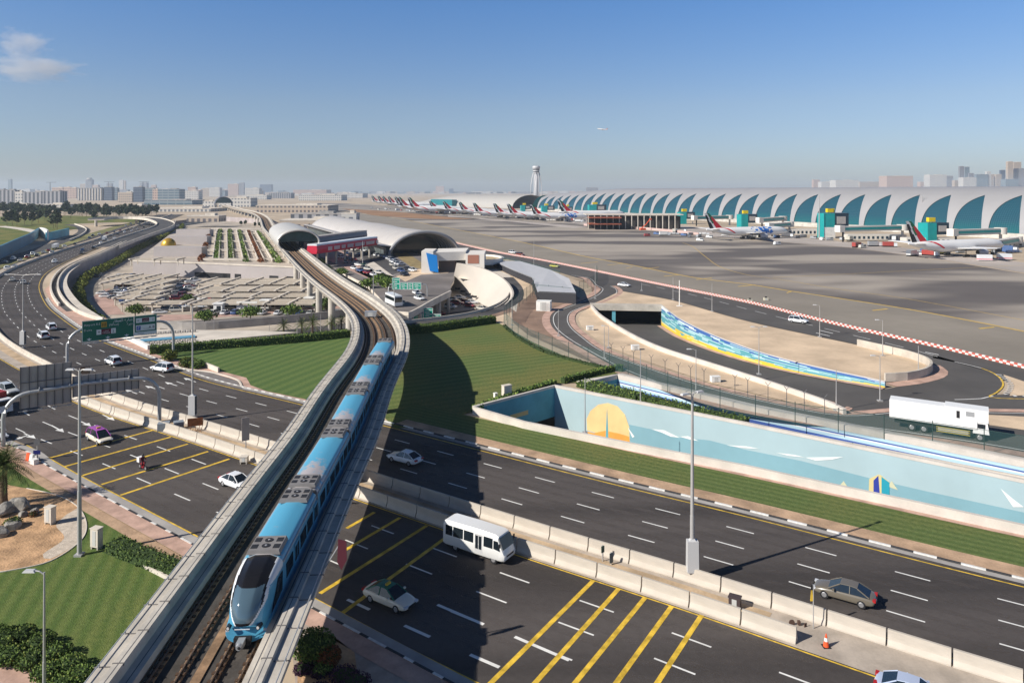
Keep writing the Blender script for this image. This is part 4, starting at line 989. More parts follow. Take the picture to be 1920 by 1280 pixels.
# minibus
bus = empty('minibus', (0, 0, 0), 0, 'white minibus with dark side windows driving right beside the median', 'bus')
m = MB(); rings = []
for x, z0, z1, w in ((-3.5, .75, 2.25, .90), (-3.42, .45, 2.5, 1.0), (-3.1, .38, 2.62, 1.03), (0, .36, 2.66, 1.04), (2.5, .36, 2.62, 1.03), (2.85, .38, 2.50, 1.02), (3.2, .40, 1.75, 1.01), (3.5, .45, 1.12, .96), (3.56, .6, .95, .90)):
    rings.append([Vector((x, y, z)) for y, z in ((-w+.08, z0), (-w, z0+.12), (-w, z0+(z1-z0)*.45), (-w+.05, z1-.22), (-w+.22, z1), (w-.22, z1), (w-.05, z1-.22), (w, z0+(z1-z0)*.45), (w, z0+.12), (w-.08, z0))])
m.loft(rings, True, True); m.build('body', CARP, flat=False, autosm=40, parent=bus)
for sd in (-1, 1):
    for k, (x0, x1) in enumerate(((-3.1, -2.3), (-2.2, -1.05), (-.95, .15), (1.3, 2.3))):
        m = MB(); m.add([(x0, sd*1.047, 1.36), (x1, sd*1.047, 1.36), (x1, sd*1.012, 2.27), (x0, sd*1.012, 2.27)], [(0, 1, 2, 3)]); m.build('side_window', GLASSD, parent=bus)
m = MB(); m.add([(.3, -1.05, .6), (1.15, -1.05, .6), (1.15, -1.02, 2.3), (.3, -1.02, 2.3)], [(0, 1, 2, 3)]); dr = m.build('door', mat('bus_door_grey', (.5, .5, .5), .4), parent=bus)
m = MB(); [m.add([(x, -1.065, .95), (x+.3, -1.065, .95), (x+.3, -1.04, 2.15), (x, -1.04, 2.15)], [(0, 1, 2, 3)]) for x in (.38, .77)]; m.build('door_glass', GLASSD, parent=dr)
m = MB(); m.add([(2.93, -.9, 2.38), (2.93, .9, 2.38), (3.36, .92, 1.42), (3.36, -.92, 1.42)], [(0, 1, 2, 3)]); w_ = m.build('windscreen', GLASSD, parent=bus); w_.location = (.04, 0, .02)
m = MB(); m.add([(2.4, -1.045, 1.4), (3.1, -1.045, 1.3), (2.85, -1.02, 2.15), (2.4, -1.02, 2.15)], [(0, 1, 2, 3)]); m.build('side_window', GLASSD, parent=bus)
m = MB(); m.box((3.55, 0, .82), (.05, 1.1, .16)); m.build('grille', BLACK, parent=bus)
for sd in (-1, 1): m = MB(); m.box((3.52, sd*.72, .85), (.1, .3, .2)); m.build('headlight', HEADL, parent=bus)
for sd in (-1, 1): m = MB(); m.box((3.2, sd*1.2, 1.9), (.1, .14, .36)); m.build('wing_mirror', BLACK, parent=bus)
for x in (-2.0, 2.35):
    for sd in (-1, 1): wheel(bus, x, sd*1.0, .38, .24)
recolor(bus, (.74, .74, .72, 1)); put(bus, 897, 1035, TD)
# white high-loader truck on the service road
tr = empty('catering_truck', (0, 0, 0), 0, 'white high-body airport catering truck on the service road', 'truck')
WT = mat('truck_white', (.76, .76, .75), .4)
m = MB(); m.box((-.9, 0, 2.75), (10.6, 2.5, 2.5)); m.box((-.9, 0, 4.02), (10.5, 2.3, .06)); m.build('cargo_body', WT, parent=tr)
m = MB(); m.box((3.2, 0, 3.35), (5.0, 2.46, 1.6)); m.box((3.2, 0, 4.19), (5.1, 2.56, .08)); m.build('upper_body', WT, parent=tr)
m = MB(); m.box((4.85, 0, 1.75), (1.9, 2.35, 1.5), top=(1.5, 2.3)); m.build('cab', WT, parent=tr)
m = MB(); m.box((4.9, -1.175, 2.05), (.9, .03, .6)); m.box((4.9, 1.175, 2.05), (.9, .03, .6)); m.build('cab_window', GLASSD, parent=tr)
m = MB(); m.box((5.74, 0, 2.0), (.08, 2.0, .8)); m.build('windscreen', GLASSD, parent=tr)
m = MB(); m.box((3.6, -1.245, 3.5), (1.0, .03, .65)); m.build('side_vent', STEEL, parent=tr)
m = MB(); m.box((2.2, -1.245, 3.25), (.4, .03, 1.0)); m.build('side_vent', BLACK, parent=tr)
m = MB(); m.box((0, 0, 1.0), (11.2, 1.3, .5)); m.build('chassis', BLACK, parent=tr)
m = MB()
for z in (.55, .85, 1.15): m.box((1.6, -1.2, z), (4.0, .06, .09))
m.build('side_guard', mat('guard_yellow', (.45, .36, .08), .6), parent=tr)
m = MB(); m.box((1.6, -1.1, .85), (3.6, .2, .4)); m.build('fuel_tank', STEEL, parent=tr)
for x in (-3.4, -1.9, 4.7):
    for sd in (-1, 1): wheel(tr, x, sd*1.2, .5, .35)
p, q = G(1704, 803), G(1822, 821); put(tr, 1762, 811, math.atan2((q-p).y, (q-p).x))
# red lorry cut by the left edge, dark cars beside it
lor = empty('red_lorry', (0, 0, 0), 0, 'red covered lorry cut off by the left edge of the photo', 'lorry')
m = MB(); m.box((-1.2, 0, 2.1), (7, 2.4, 2.3)); m.build('cargo_box', mat('lorry_red', (.30, .03, .03), .5, .1, 1), parent=lor)
m = MB(); m.box((3.4, 0, 1.5), (1.8, 2.3, 1.9), top=(1.4, 2.2)); m.build('cab', TRW, parent=lor)
m = MB(); m.box((4.2, 0, 1.95), (.2, 2.0, .7)); m.build('windscreen', GLASSD, parent=lor)
m = MB(); m.box((-.2, 0, .75), (8, 1.2, .4)); m.build('chassis', BLACK, parent=lor)
for x in (-3.2, -2.0, 3.2):
    for sd in (-1, 1): wheel(lor, x, sd*1.15, .48, .3)
put(lor, -18, 772, TD+.05)
c = dup(sed, label='white car half cut off by the left edge near the gantry post'); put(c, -10, 822, TD)
c = dup(suv, label='silver car just ahead of the red lorry at the left edge', color=(.5, .52, .52, 1)); put(c, 14, 738, TD)
# motorcycle with rider
mc = empty('motorcycle', (0, 0, 0), 0, 'delivery motorcycle with a white top box on the yellow-barred lanes', 'motorcycle')
m = MB(); m.tube([(-.5, 0, .62), (-.2, 0, .72), (.1, 0, .78), (.42, 0, .85)], [.1, .16, .17, .08], 8); m.box((.1, 0, .45), (.5, .26, .36)); m.build('frame', mat('bike_red', (.30, .02, .03), .4), parent=mc, flat=False, autosm=40)
for x in (-.65, .68):
    m = MB(); m.cyl((x, -.06, .3), (x, .06, .3), .3, n=18); w_ = m.build('wheel', BLACK, parent=mc, flat=False, autosm=40); m = MB(); m.cyl((x, -.07, .3), (x, .07, .3), .17, n=12); m.build('rim', RIM, parent=w_)
m = MB(); m.cyl((.5, 0, .95), (.68, 0, .3), .035); m.cyl((.48, -.34, 1.02), (.48, .34, 1.02), .025); m.build('handlebar', DSTEEL, parent=mc)
m = MB(); m.box((-.62, 0, 1.12), (.55, .6, .55)); m.box((-.62, 0, 1.415), (.58, .63, .05)); m.build('top_box', WT, parent=mc)
m = MB(); m.box((-.15, 0, .86), (.6, .26, .1)); m.build('seat', BLACK, parent=mc)
put(mc, 268, 880, TD-.05)
def skin_person(name, label, joints, edges, radii, loc, rz, matb, hair=None):
    me = bpy.data.meshes.new(name); me.from_pydata(joints, edges, []); o = bpy.data.objects.new(name, me); sc.collection.objects.link(o)
    md = o.modifiers.new('skin', 'SKIN'); 
    sv = me.skin_vertices
    if not sv:
        bm = bmesh.new(); bm.from_mesh(me); bm.verts.layers.skin.verify(); bm.to_mesh(me); bm.free(); sv = me.skin_vertices
    for i, r in enumerate(radii): sv[0].data[i].radius = (r, r); sv[0].data[i].use_root = (i == 0)
    o.modifiers.new('sub', 'SUBSURF').levels = 1; o.modifiers['sub'].render_levels = 1
    me.materials.append(matb); o.location = loc; o.rotation_euler = (0, 0, rz); tag(o, label, 'person'); return o
J = [(0, 0, .0), (-.02, 0, .28), (.03, 0, .5), (.06, 0, .6), (.09, 0, .74), (0, .12, -.02), (.34, .2, -.05), (.22, .2, -.45), (0, -.12, -.02), (.34, -.2, -.05), (.22, -.2, -.45), (.04, .2, .48), (.2, .3, .26), (.5, .3, .16), (.04, -.2, .48), (.2, -.3, .26), (.5, -.3, .16), (.34, .2, -.5), (.34, -.2, -.5)]
Ed = [(0, 1), (1, 2), (2, 3), (3, 4), (0, 5), (5, 6), (6, 7), (0, 8), (8, 9), (9, 10), (2, 11), (11, 12), (12, 13), (2, 14), (14, 15), (15, 16), (7, 17), (10, 18)]
Ra = [.16, .17, .16, .07, .1, .1, .08, .055, .1, .08, .055, .08, .06, .04, .08, .06, .04, .04, .04]
pp = G(268, 880); rr_ = TD-.05
rider = skin_person('person', 'rider in dark clothes and red vest leaning forward on the motorcycle', J, Ed, Ra, (pp.x-.12*math.cos(rr_), pp.y-.12*math.sin(rr_), .98), rr_, mat('rider_cloth', (.10, .02, .03), .8, .5, 3))
m = MB(); rr2 = []
for k in range(7):
    a = math.pi*k/6; rr2.append([Vector((.1+.15*math.sin(a)*math.cos(t*math.pi/5), .15*math.sin(a)*math.sin(t*math.pi/5), .78-.16*math.cos(a))) for t in range(10)])
m.loft(rr2, True); m.build('helmet', mat('helmet_dark', (.03, .03, .035), .25), parent=rider, flat=False)
# ------------------------------------------------------------------ text helper
AR = {'ا': 'ﺍﺎﺍﺎ', 'ل': 'ﻝﻞﻟﻠ', 'م': 'ﻡﻢﻣﻤ', 'ط': 'ﻁﻂﻃﻄ', 'ر': 'ﺭﺮﺭﺮ', 'ش': 'ﺵﺶﺷﺸ', 'ع': 'ﻉﻊﻋﻌ', 'د': 'ﺩﺪﺩﺪ', 'ي': 'ﻱﻲﻳﻴ', 'ة': 'ﺓﺔﺓﺔ', 'غ': 'ﻍﻎﻏﻐ', 'ب': 'ﺏﺐﺑﺒ', 'ن': 'ﻥﻦﻧﻨ', 'ى': 'ﻯﻰﻯﻰ'}
def shape_ar(t):
    out = []; non = 'ادرةى'
    for wd in t.split(' '):
        s = ''
        for i, c in enumerate(wd):
            pj = i > 0 and wd[i-1] not in non; nj = i < len(wd)-1 and c not in non
            s += AR[c][(1 if pj else 0)+(2 if nj else 0)] if c in AR else c
        out.append(s[::-1])
    return ' '.join(reversed(out))
def text_mesh(name, body, size, parent, loc, M3, mt, align='LEFT', th=.0):
    c = bpy.data.curves.new(name, 'FONT'); c.body = body; c.size = size; c.align_x = align; c.resolution_u = 1; c.extrude = th
    o = bpy.data.objects.new(name, c); sc.collection.objects.link(o); bpy.context.view_layer.update()
    me = bpy.data.meshes.new_from_object(o); bpy.data.objects.remove(o)
    me.name = name; me.transform(M3.to_4x4()); me.materials.append(mt)
    o = bpy.data.objects.new(name, me); sc.collection.objects.link(o); o.parent = parent; o.location = loc; return o
# ------------------------------------------------------------------ gantries
SGRN = mat('sign_green', (.0, .135, .085), .45, .06, .5, spec=.4); SIGNB = mat('sign_back_grey', (.40, .37, .35), .6, .08, .6)
SGRL = mat('sign_bright_green', (.0, .33, .22), .45); SWH = mat('sign_white', (.72, .76, .74), .5); MAR = mat('sign_maroon', (.12, .012, .03), .5); SBL = mat('sign_blue', (.02, .08, .38), .5)
def gantry(name, L, Rr, zb, label, both=True, r=.27):
    root = empty(name, L, math.atan2((Rr-L).y, (Rr-L).x), label, 'gantry'); W = (Rr-L).length; P = []
    P = [(0, 0, 0), (0, 0, zb*.55)]
    for k in range(1, 7):
        a = math.pi/2*k/6; P.append((3.0*(1-math.cos(a)), 0, zb*.55+(zb*.45)*math.sin(a)))
    Q = [(W-x, y, z) for x, y, z in reversed(P)]
    m = MB(); m.tube(P, r, 12); m.build('post', STEEL, flat=False, autosm=50, parent=root)
    m = MB(); m.tube(list(reversed(Q)), r, 12); m.build('post', STEEL, flat=False, autosm=50, parent=root)
    m = MB(); m.tube([P[-1], (W/2, 0, zb+.25), Q[0]], r*.95, 12)
    for x in (P[-1][0]+1, W*.4, W*.6, Q[0][0]-1): m.cyl((x-.06, 0, zb+.2), (x+.06, 0, zb+.2), r*1.35, n=12)
    m.build('beam', STEEL, flat=False, autosm=50, parent=root); return root, W
# near gantry seen from the back
Lp, Rp = G(6, 838), G(299, 790)
g, W = gantry('sign_gantry', Lp, Rp, 6.8, 'grey sign gantry seen from behind, spanning the near carriageway on the left')
def back_panel(x0, x1, z0, z1, nm='sign_panel'):
    m = MB(); m.box(((x0+x1)/2, .55, (z0+z1)/2), (x1-x0, .08, z1-z0)); p = m.build(nm, SIGNB, parent=g)
    m = MB(); x = x0+.1
    while x < x1: m.box((x, .40, (z0+z1)/2), (.09, .2, z1-z0+.1)); x += (x1-x0-.2)/max(1, round((x1-x0)/.95))
    m.box(((x0+x1)/2, .38, z0+(z1-z0)*.62), (x1-x0, .08, .08))
    m.build('ribs', DSTEEL, parent=p); return p
def gx(u, v, Yg=None):   # distance along the gantry for a pixel column
    d = (Rp-Lp).normalized(); t = (u-960)/FPX; return (Lp.x-t*Lp.y)/(t*d.y-d.x)
x0, x1, x2 = gx(37, 0), gx(135, 0), gx(262, 0)
back_panel(x0, x1, 4.6, 10.2); back_panel(x1+.05, x2, 5.2, 8.1)
m = MB(); m.cyl((x0-.2, -.25, 4.45), (x1, -.25, 4.45), .06, n=6); m.cyl((x1, -.25, 5.05), (x2+.1, -.25, 5.05), .06, n=6)
for i in range(9): xx = x0+.6+i*(x2-x0-1)/8; m.box((xx, -.55, (4.5 if xx < x1 else 5.1)), (.5, .3, .18)); 
m.build('light_rail', STEEL, parent=g)
# far gantry with the green sign, front side
Lp2, Rp2 = G(126, 690), G(325, 664)
g2, W2 = gantry('sign_gantry', Lp2, Rp2, 7.2, 'green overhead road sign gantry over the far carriageway on the left')
def gx2(u):
    d = (Rp2-Lp2).normalized(); t = (u-960)/FPX; return (Lp2.x-t*Lp2.y)/(t*d.y-d.x)
a0, a1, a2 = gx2(153), gx2(250), gx2(293)
F2 = Matrix(((1, 0, 0), (0, 0, -1), (0, 1, 0)))
m = MB(); m.box(((a0+a1)/2, -.5, 6.75), (a1-a0, .1, 4.05)); pnl = m.build('sign_panel', SGRN, parent=g2)
m = MB(); m.box(((a1+a2)/2, -.5, 6.85), (a2-a1-.12, .1, 3.9)); pn2 = m.build('sign_panel', SGRN, parent=g2)
w = MB()
for (xa, xb, za, zb) in ((a0, a1, 4.72, 8.78), (a1+.06, a2, 4.9, 8.8)):
    for z in (za+.05, zb-.05): w.box(((xa+xb)/2, -.565, z), (xb-xa, .03, .07))
    for x in (xa+.05, xb-.05): w.box((x, -.565, (za+zb)/2), (.07, .03, zb-za))
w.box(((a1+a2)/2, -.575, 5.22), (a2-a1-.2, .02, .62)); w.box(((a1+a2)/2, -.575, 6.32), (a2-a1-.7, .02, 1.15)); w.box(((a1+a2)/2, -.575, 7.85), (a2-a1-.8, .02, .95))
xm = (a0+a1)/2-.4; w.box((xm-1.25, -.575, 6.35), (.85, .02, 1.0)); w.box((xm+1.25, -.575, 6.35), (.85, .02, 1.0))
for x in (a0+1.2, (a0+a1)/2-.1, a1-1.3):
    w.add([(x-.45, -.58, 5.25), (x+.45, -.58, 5.25), (x, -.58, 4.9)], [(0, 1, 2)]); w.box((x, -.575, 5.32), (.14, .01, .2))
w.build('sign_border', SWH, parent=pnl)
m = MB(); m.box((xm, -.585, 6.35), (1.7, .02, 1.0)); m.box(((a1+a2)/2, -.59, 7.85), (1.3, .02, .8)); m.build('maroon_plate', MAR, parent=pnl)
m = MB(); m.box((a1+.85, -.59, 6.32), (.75, .02, .8)); m.build('parking_plate', SBL, parent=pn2)
m = MB(); m.box((a0+3.75, -.58, 7.75), (.95, .02, 1.05)); m.build('route_symbol', mat('sign_ochre', (.50, .30, .03), .5), parent=pnl)
m = MB()
for dx in (-.25, 0, .25): m.box((a0+3.75+dx, -.6, 7.72), (.12, .01, .6))
m.build('symbol_bars', mat('sign_brown', (.10, .06, .02), .5), parent=pnl)
for body, size, x, z, al, mt in (('Airport Rd', .62, a0+.3, 7.75, 'LEFT', SWH), ('Deira', .6, a0+.3, 6.75, 'LEFT', SWH), ('(West)', .62, a0+4.6, 7.35, 'LEFT', SWH), (shape_ar('شارع المطار'), .75, a1-.25, 8.0, 'RIGHT', SWH), (shape_ar('ديرة'), .65, a1-.25, 7.2, 'RIGHT', SWH), (shape_ar('غرب'), .6, a0+5.6, 8.1, 'LEFT', SWH),
                                 ('Terminal', .36, xm, 6.0, 'CENTER', SWH), (shape_ar('مبنى'), .45, xm, 6.4, 'CENTER', SWH), ('2', .8, xm+1.25, 6.05, 'CENTER', BLACK), ('+', .9, xm-1.25, 6.05, 'CENTER', BLACK)):
    text_mesh('sign_text', body, size, pnl, (x, -.60, z), F2, mt, al)
for body, size, x, z, al, mt in (('Terminal', .3, (a1+a2)/2, 7.52, 'CENTER', SWH), (shape_ar('مبنى'), .38, (a1+a2)/2, 7.86, 'CENTER', SWH), ('1', .75, a2-.75, 7.55, 'CENTER', BLACK), ('+', .8, a1+.75, 7.55, 'CENTER', BLACK), ('P', .8, a1+.85, 6.03, 'CENTER', SWH), ('Terminal', .3, (a1+a2)/2+.15, 6.0, 'CENTER', BLACK), ('A B', .75, a2-1.0, 6.05, 'CENTER', BLACK), ('Terminal', .3, a1+1.2, 5.1, 'CENTER', BLACK)):
    text_mesh('sign_text', body, size, pn2, (x, -.62, z), F2, mt, al)
m = MB(); m.cyl((a0, -.95, 4.5), (a2, -.95, 4.5), .09, n=6)
for i in range(9): xx = a0+.8+i*(a2-a0-1.5)/8; m.box((xx, -1.1, 4.45), (.9, .28, .16))
m.build('light_rail', STEEL, parent=g2)
# smaller green signs by the terminal roads
def small_sign(label, corners, Yd, posts):
    us = [c[0] for c in corners]; root = empty('road_sign', G((min(us)+max(us))/2, posts[0][1], posts[0][2]), 0, label, 'sign')
    for (u0, v0, u1, v1) in [c for c in corners]:
        a, b = AT(u0, v0, Yd), AT(u1, v1, Yd); m = MB(); m.box(((a.x+b.x)/2, Yd, (a.z+b.z)/2), (b.x-a.x-.1, .1, a.z-b.z-.1)); child(m.build('sign_panel', SGRL), root)
        m = MB(); hgt = a.z-b.z; ww = b.x-a.x
        for k, f in enumerate((.18, .36, .52, .66)): m.box(((a.x+b.x)/2+(-.1 if k % 2 else .06)*ww, Yd-.06, a.z-hgt*f), (ww*(.72, .5, .66, .4)[k], .02, hgt*.055))
        xc = (a.x+b.x)/2; m.add([(xc-.5, Yd-.07, b.z+hgt*.2), (xc+.5, Yd-.07, b.z+hgt*.2), (xc, Yd-.07, b.z+hgt*.07)], [(0, 1, 2)])
        for x in (a.x+.1, b.x-.1): m.box((x, Yd-.06, (a.z+b.z)/2), (.12, .02, hgt))
        for z in (a.z-.1, b.z+.1): m.box(((a.x+b.x)/2, Yd-.06, z), (ww, .02, .12))
        child(m.build('sign_lettering', SWH), root)
    m = MB()
    for u, v, z in posts:
        p = G(u, v, z); p = Vector(((u-960)/FPX*Yd, Yd, z)); top = AT(u, (corners[0][1]+corners[0][3])/2, Yd).z; m.tube([(p.x, Yd+.3, z), (p.x, Yd+.3, top-1.5), (p.x+.4*(1 if u < sum(us)/len(us) else -1), Yd+.3, top-.4), (p.x+3*(1 if u < sum(us)/len(us) else -1), Yd+.3, top)], .18, 8)
    child(m.build('posts', STEEL, flat=False, autosm=50), root)
small_sign('bright green road sign over the raised road between viaduct and white curved wall', [(735, 520, 750, 543), (750, 529, 764, 543), (764, 529, 774, 543), (774, 529, 790, 543)], 232, [(728, 560, 0), (801, 566, 0)])
small_sign('bright green road sign low beside the raised road, under the bridge edge', [(775, 587, 794, 600), (794, 577, 812, 600), (812, 588, 827, 600)], 208, [(768, 600, -6), (840, 600, -6)])
# ------------------------------------------------------------------ lamps
LPOST = mat('lamp_post_grey', (.45, .44, .43), .5, .06, 1, metal=.3); LHEAD = mat('lamp_head', (.50, .50, .50), .4)
def lamp(u, v, vt, label, kind='double', r=.13, box=False, z=0, arm=2.2, cat='street lamp', ang=0, group='street lamps'):
    p = G(u, v, z); k = p.y/FPX; h = (v-vt)*k
    root = empty('street_lamp', p, 0, label, cat, group)
    m = MB(); m.box((0, 0, .1), (.7, .7, .2)); m.cyl((0, 0, 0), (0, 0, h*.35), r*1.35, r*1.15, 10); m.cyl((0, 0, h*.35), (0, 0, h), r, r*.6, 10); pl = m.build('pole', LPOST, flat=False, autosm=40, parent=root)
    c, s = math.cos(ang), math.sin(ang)
    ends = {'double': [(1, 0), (-1, 0)], 'single': [(-1, 0)], 'quad': [(1, 0), (-1, 0), (0, 1), (0, -1)], 'none': []}[kind]
    for ex, ey in ends:
        dx, dy = ex*c-ey*s, ex*s+ey*c
        m = MB(); m.tube([(0, 0, h-.15), (dx*arm*.5, dy*arm*.5, h+.05), (dx*arm, dy*arm, h+.1)], .05, 6); am = m.build('arm', LPOST, parent=root)
        m = MB(); m.box((dx*(arm+.35), dy*(arm+.35), h+.09), (.85, .34, .14), math.atan2(dy, dx), top=(.6, .26)); m.build('lamp_head', LHEAD, parent=am)
    if box:
        m = MB(); m.box((0, -.05, box[0]), (1.0, .7, box[1]), top=(.95, .65)); m.box((0, -.05, box[0]+box[1]/2+.12), (.6, .45, .25), top=(.2, .2)); cb = m.build('control_cabinet', LHEAD, parent=root)
        m = MB(); m.box((.52, -.05, box[0]), (.04, .6, box[1]*.9)); m.build('cabinet_side', DSTEEL, parent=cb)
    return root
lamp(1298, 1088, 738, 'tall double-headed street lamp with grey cabinet on the median right of the minibus', box=(2.2, 2.7), arm=.5, r=.17, ang=.5)
lamp(149, 1041, 694, 'tall street lamp on the near left lawn beside the rockery', arm=.5, r=.16)
lamp(361, 790, 575, 'street lamp with grey cabinet on the median left of the viaduct', box=(2.4, 2.9), arm=.9, r=.13)
lamp(43, 652, 515, 'double-armed street lamp with grey cabinet on the median at the left edge', box=(2.2, 2.9), arm=3.2, r=.12)
lamp(83, 1330, 1072, 'slim single-armed lamp at the bottom left beside the shrubs', 'single', r=.09, arm=.6, ang=0)
for u, v, vt, kd, w_ in ((1097, 812, 708, 'none', 'behind the near mural parapet beside the painted sun'), (1201, 756, 656, 'none', 'beside the hedge between the two painted trenches'), (1141, 652, 611, 'single', 'on the small sand island near the portal'),
                     (1305, 736, 655, 'single', 'on the outer edge of the tunnel ramp'), (1423, 702, 613, 'double', 'standing in the tunnel ramp before the striped wall'), (1568, 770, 692, 'none', 'where the outer parapet of the ramp ends'),
                     (1650, 752, 667, 'single', 'below the curved concrete island end'), (1655, 667, 600, 'single', 'at the far side of the sand island'), (1722, 702, 648, 'none', 'inside the curved concrete end of the sand island'),
                     (1537, 632, 572, 'single', 'beside the perimeter road past the white pickup'), (1262, 562, 520, 'none', 'beside the perimeter road right of the portal'), (1335, 584, 531, 'none', 'at the upper rim of the sand island'),
                     (1133, 672, 612, 'none', 'beside the mesh fence near the service road bend'), (1203, 545, 530, 'none', 'short one by the road junction'), (960, 610, 560, 'none', 'behind the mesh fence corner'),
                     (1047, 630, 580, 'none', 'on the inner bend of the service road'), (1116, 560, 498, 'none', 'at the outer bend of the service road near the grey roof'), (1001, 500, 450, 'none', 'by the perimeter road above the grey roof')):
    lamp(u, v, vt, 'slim grey lamp post '+w_, kd, r=.075, arm=.8)
p = G(1274, 574); m = MB(); m.cyl(p, p+Vector((0, 0, 7.6)), .16, .12, 10); m.box(p+Vector((0, 0, .1)), (1.6, 1.0, .2)); m.build('white_mast', WHT, label='thick white mast on the sand island left of centre', cat='mast')
for u, v, vt, l in ((1536, 447, 366, 'tall apron floodlight mast left of the large teal tower block'), (1729, 436, 367, 'tall apron floodlight mast behind the nearest aircraft')):
    lamp(u, v, vt, l, 'quad', r=.35, arm=2.0, cat='floodlight', group='apron floodlights')
for u, v, vt, l in ((700, 560, 505, 'car park lamp right of the viaduct curve'), (680, 500, 452, 'white lamp mast in the busy forecourt'), (739, 575, 515, 'lamp mast behind the upper green road sign'), (829, 505, 470, 'lamp mast in front of the blue panel building')):
    lamp(u, v, vt, l, 'none', r=.14, z=0, cat='lamp post')
for u, v, vt, l in ((401, 640, 600, 'leftmost small lamp behind the long hedge'), (505, 632, 606, 'small lamp left of the palms behind the hedge'), (557, 630, 598, 'small lamp among the palms behind the hedge'), (601, 628, 588, 'small lamp closest to the viaduct behind the hedge'), (272, 600, 570, 'small lamp behind the green sign')):
    lamp(u, v, vt, l, 'none', r=.07, z=-6, cat='lamp post')
# sign posts on the median
def panel_post(u, v, vt, w, h, label, M=SIGNB, round_=False, name='traffic_sign', zc=None):
    p = G(u, v); k = p.y/FPX; H_ = (v-vt)*k; root = empty(name, p, 0, label, 'sign')
    m = MB(); m.cyl((0, 0, 0), (0, 0, H_), .07, n=8); m.build('pole', LPOST, parent=root)
    m = MB()
    if round_: m.cyl((0, -.1, H_-w/2), (0, -.06, H_-w/2), w/2, n=20)
    else: m.box((0, -.1, H_-h/2), (w, .06, h), .6)
    m.build('sign_plate', M, parent=root); return root
panel_post(461, 848, 782, .95, 3.0, 'narrow grey sign board on the median left of the viaduct')
s_ = panel_post(70, 862, 822, .85, .85, 'round road sign seen from behind at the left corner', DSTEEL, True)
m = MB(); m.box((0, -.1, 1.0), (.9, .05, .5)); m.build('sign_plate', mat('sign_dark_blue', (.01, .015, .12), .5), parent=s_)
s_ = panel_post(1233, 0+760, 748, .3, .3, 'x') if False else None
ca = empty('traffic_signal', G(150, 722), 0, 'dark message board on a pole between the two gantries', 'signal'); ca.location = AT(150, 760, 108); ca.location.z = 0
zt = AT(150, 690, 108).z
m = MB(); m.cyl((0, 0, 0), (0, 0, zt), .09, n=8); m.build('pole', LPOST, parent=ca); m = MB(); m.box((.75, 0, zt-.3), (1.3, .25, .95)); m.build('display_box', mat('rusty_black', (.03, .018, .012), .7), parent=ca)
# rusty board with bent legs by the median lamp
bd = empty('rusty_board', G(366, 808), .35, 'rusty brown board on bent steel legs leaning over the median', 'board')
RUST = mat('rust', (.20, .07, .025), .8, .4, 2)
m = MB(); m.box((0, 0, 1.3), (2.0, .15, 1.1)); m.build('panel', RUST, parent=bd); m = MB()
for x in (-.5, .1, .6): m.tube([(x, -.1, .8), (x-.1, -.4, .3), (x+.1, -.9, .15), (x+.3, -.8, .6)], .04, 6)
m.build('bent_legs', RUST, parent=bd)
m = MB(); m.box((0, 0, .55), (1.5, 1.3, 1.1), .3); m.box((1.9, .5, .55), (1.3, 1.2, 1.1), .5); m.build('concrete_block', mat('blue_grey_block', (.24, .27, .30), .8, .1, 1), loc=None, label='blue-grey concrete blocks closing the median gap at the gantry post', cat='block').location = G(307, 806)
metal_box('junction_box', G(458, 868), (.9, .7, .6), 0, 'small pale junction box on the sandy median left of the viaduct', 'box', CONC2)
# traffic cone and flag post at the end of the near barrier row
def cone(p, label):
    root = empty('traffic_cone', p, 0, label, 'cone'); OR = mat('cone_orange', (.75, .10, .03), .5)
    m = MB(); m.box((0, 0, .03), (.55, .55, .06)); m.build('base', BLACK, parent=root)
    m = MB().use(OR); m.cyl((0, 0, .06), (0, 0, .45), .22, .15, 14); m.cyl((0, 0, .7), (0, 0, 1.0), .1, .03, 14); m.use(WHT); m.cyl((0, 0, .45), (0, 0, .7), .15, .1, 14); m.build('body', parent=root); return root
cone(G(1549, 1212), 'orange and white traffic cone at the end of the near barrier row')
cone(G(925, 1010), 'small orange cone on the median behind the minibus').scale = (.7, .7, .7)
fp = empty('flag_marker', G(1525, 1178), 0, 'thin pole with a yellow and black flag on the median barrier', 'marker')
m = MB(); m.cyl((0, 0, 0), (0, 0, 3.4), .04, n=6); m.build('pole', LPOST, parent=fp); m = MB().use(YEL); m.box((-.12, 0, 2.6), (.24, .03, .9), top=(.1, .03)); m.use(BLACK); m.box((-.1, 0, 3.2), (.18, .03, .4)); m.build('flag', parent=fp)
pm = panel_post(1130, 1052, 1022, .35, .6, 'small green marker board bent over between the barriers', mat('marker_green', (.06, .10, .07), .6)); 
panel_post(1146, 1058, 1035, .4, .9, 'dark triangular marker board between the barriers', mat('marker_dark', (.10, .12, .13), .6))
RUSTD = mat('dull_brown', (.10, .06, .045), .85); rk = MB(); rk.cyl((-.5, 0, .5), (-.5, .15, .5), .55, n=16); rk.box((.8, 0, .55), (.5, .5, .7)); rk.box((1.8, -.5, .4), (.6, .15, .7), .5); rk.build('cable_reel', RUSTD, label='rusty cable drum and timber offcuts lying on the median', cat='debris').scale = (.42, .42, .42); sc.objects['cable_reel'].location = G(1490, 1172)
metal_box('barrier_box', G(1378, 1138), (.9, .6, .8), -.5, 'dark metal box standing between the barrier rows', 'box', mat('box_brown', (.07, .05, .05), .6), legs=.05)
ob = empty('plastic_barrier', G(60, 866), -.5, 'orange and white plastic barrier at the kerb corner by the palm', 'barrier')
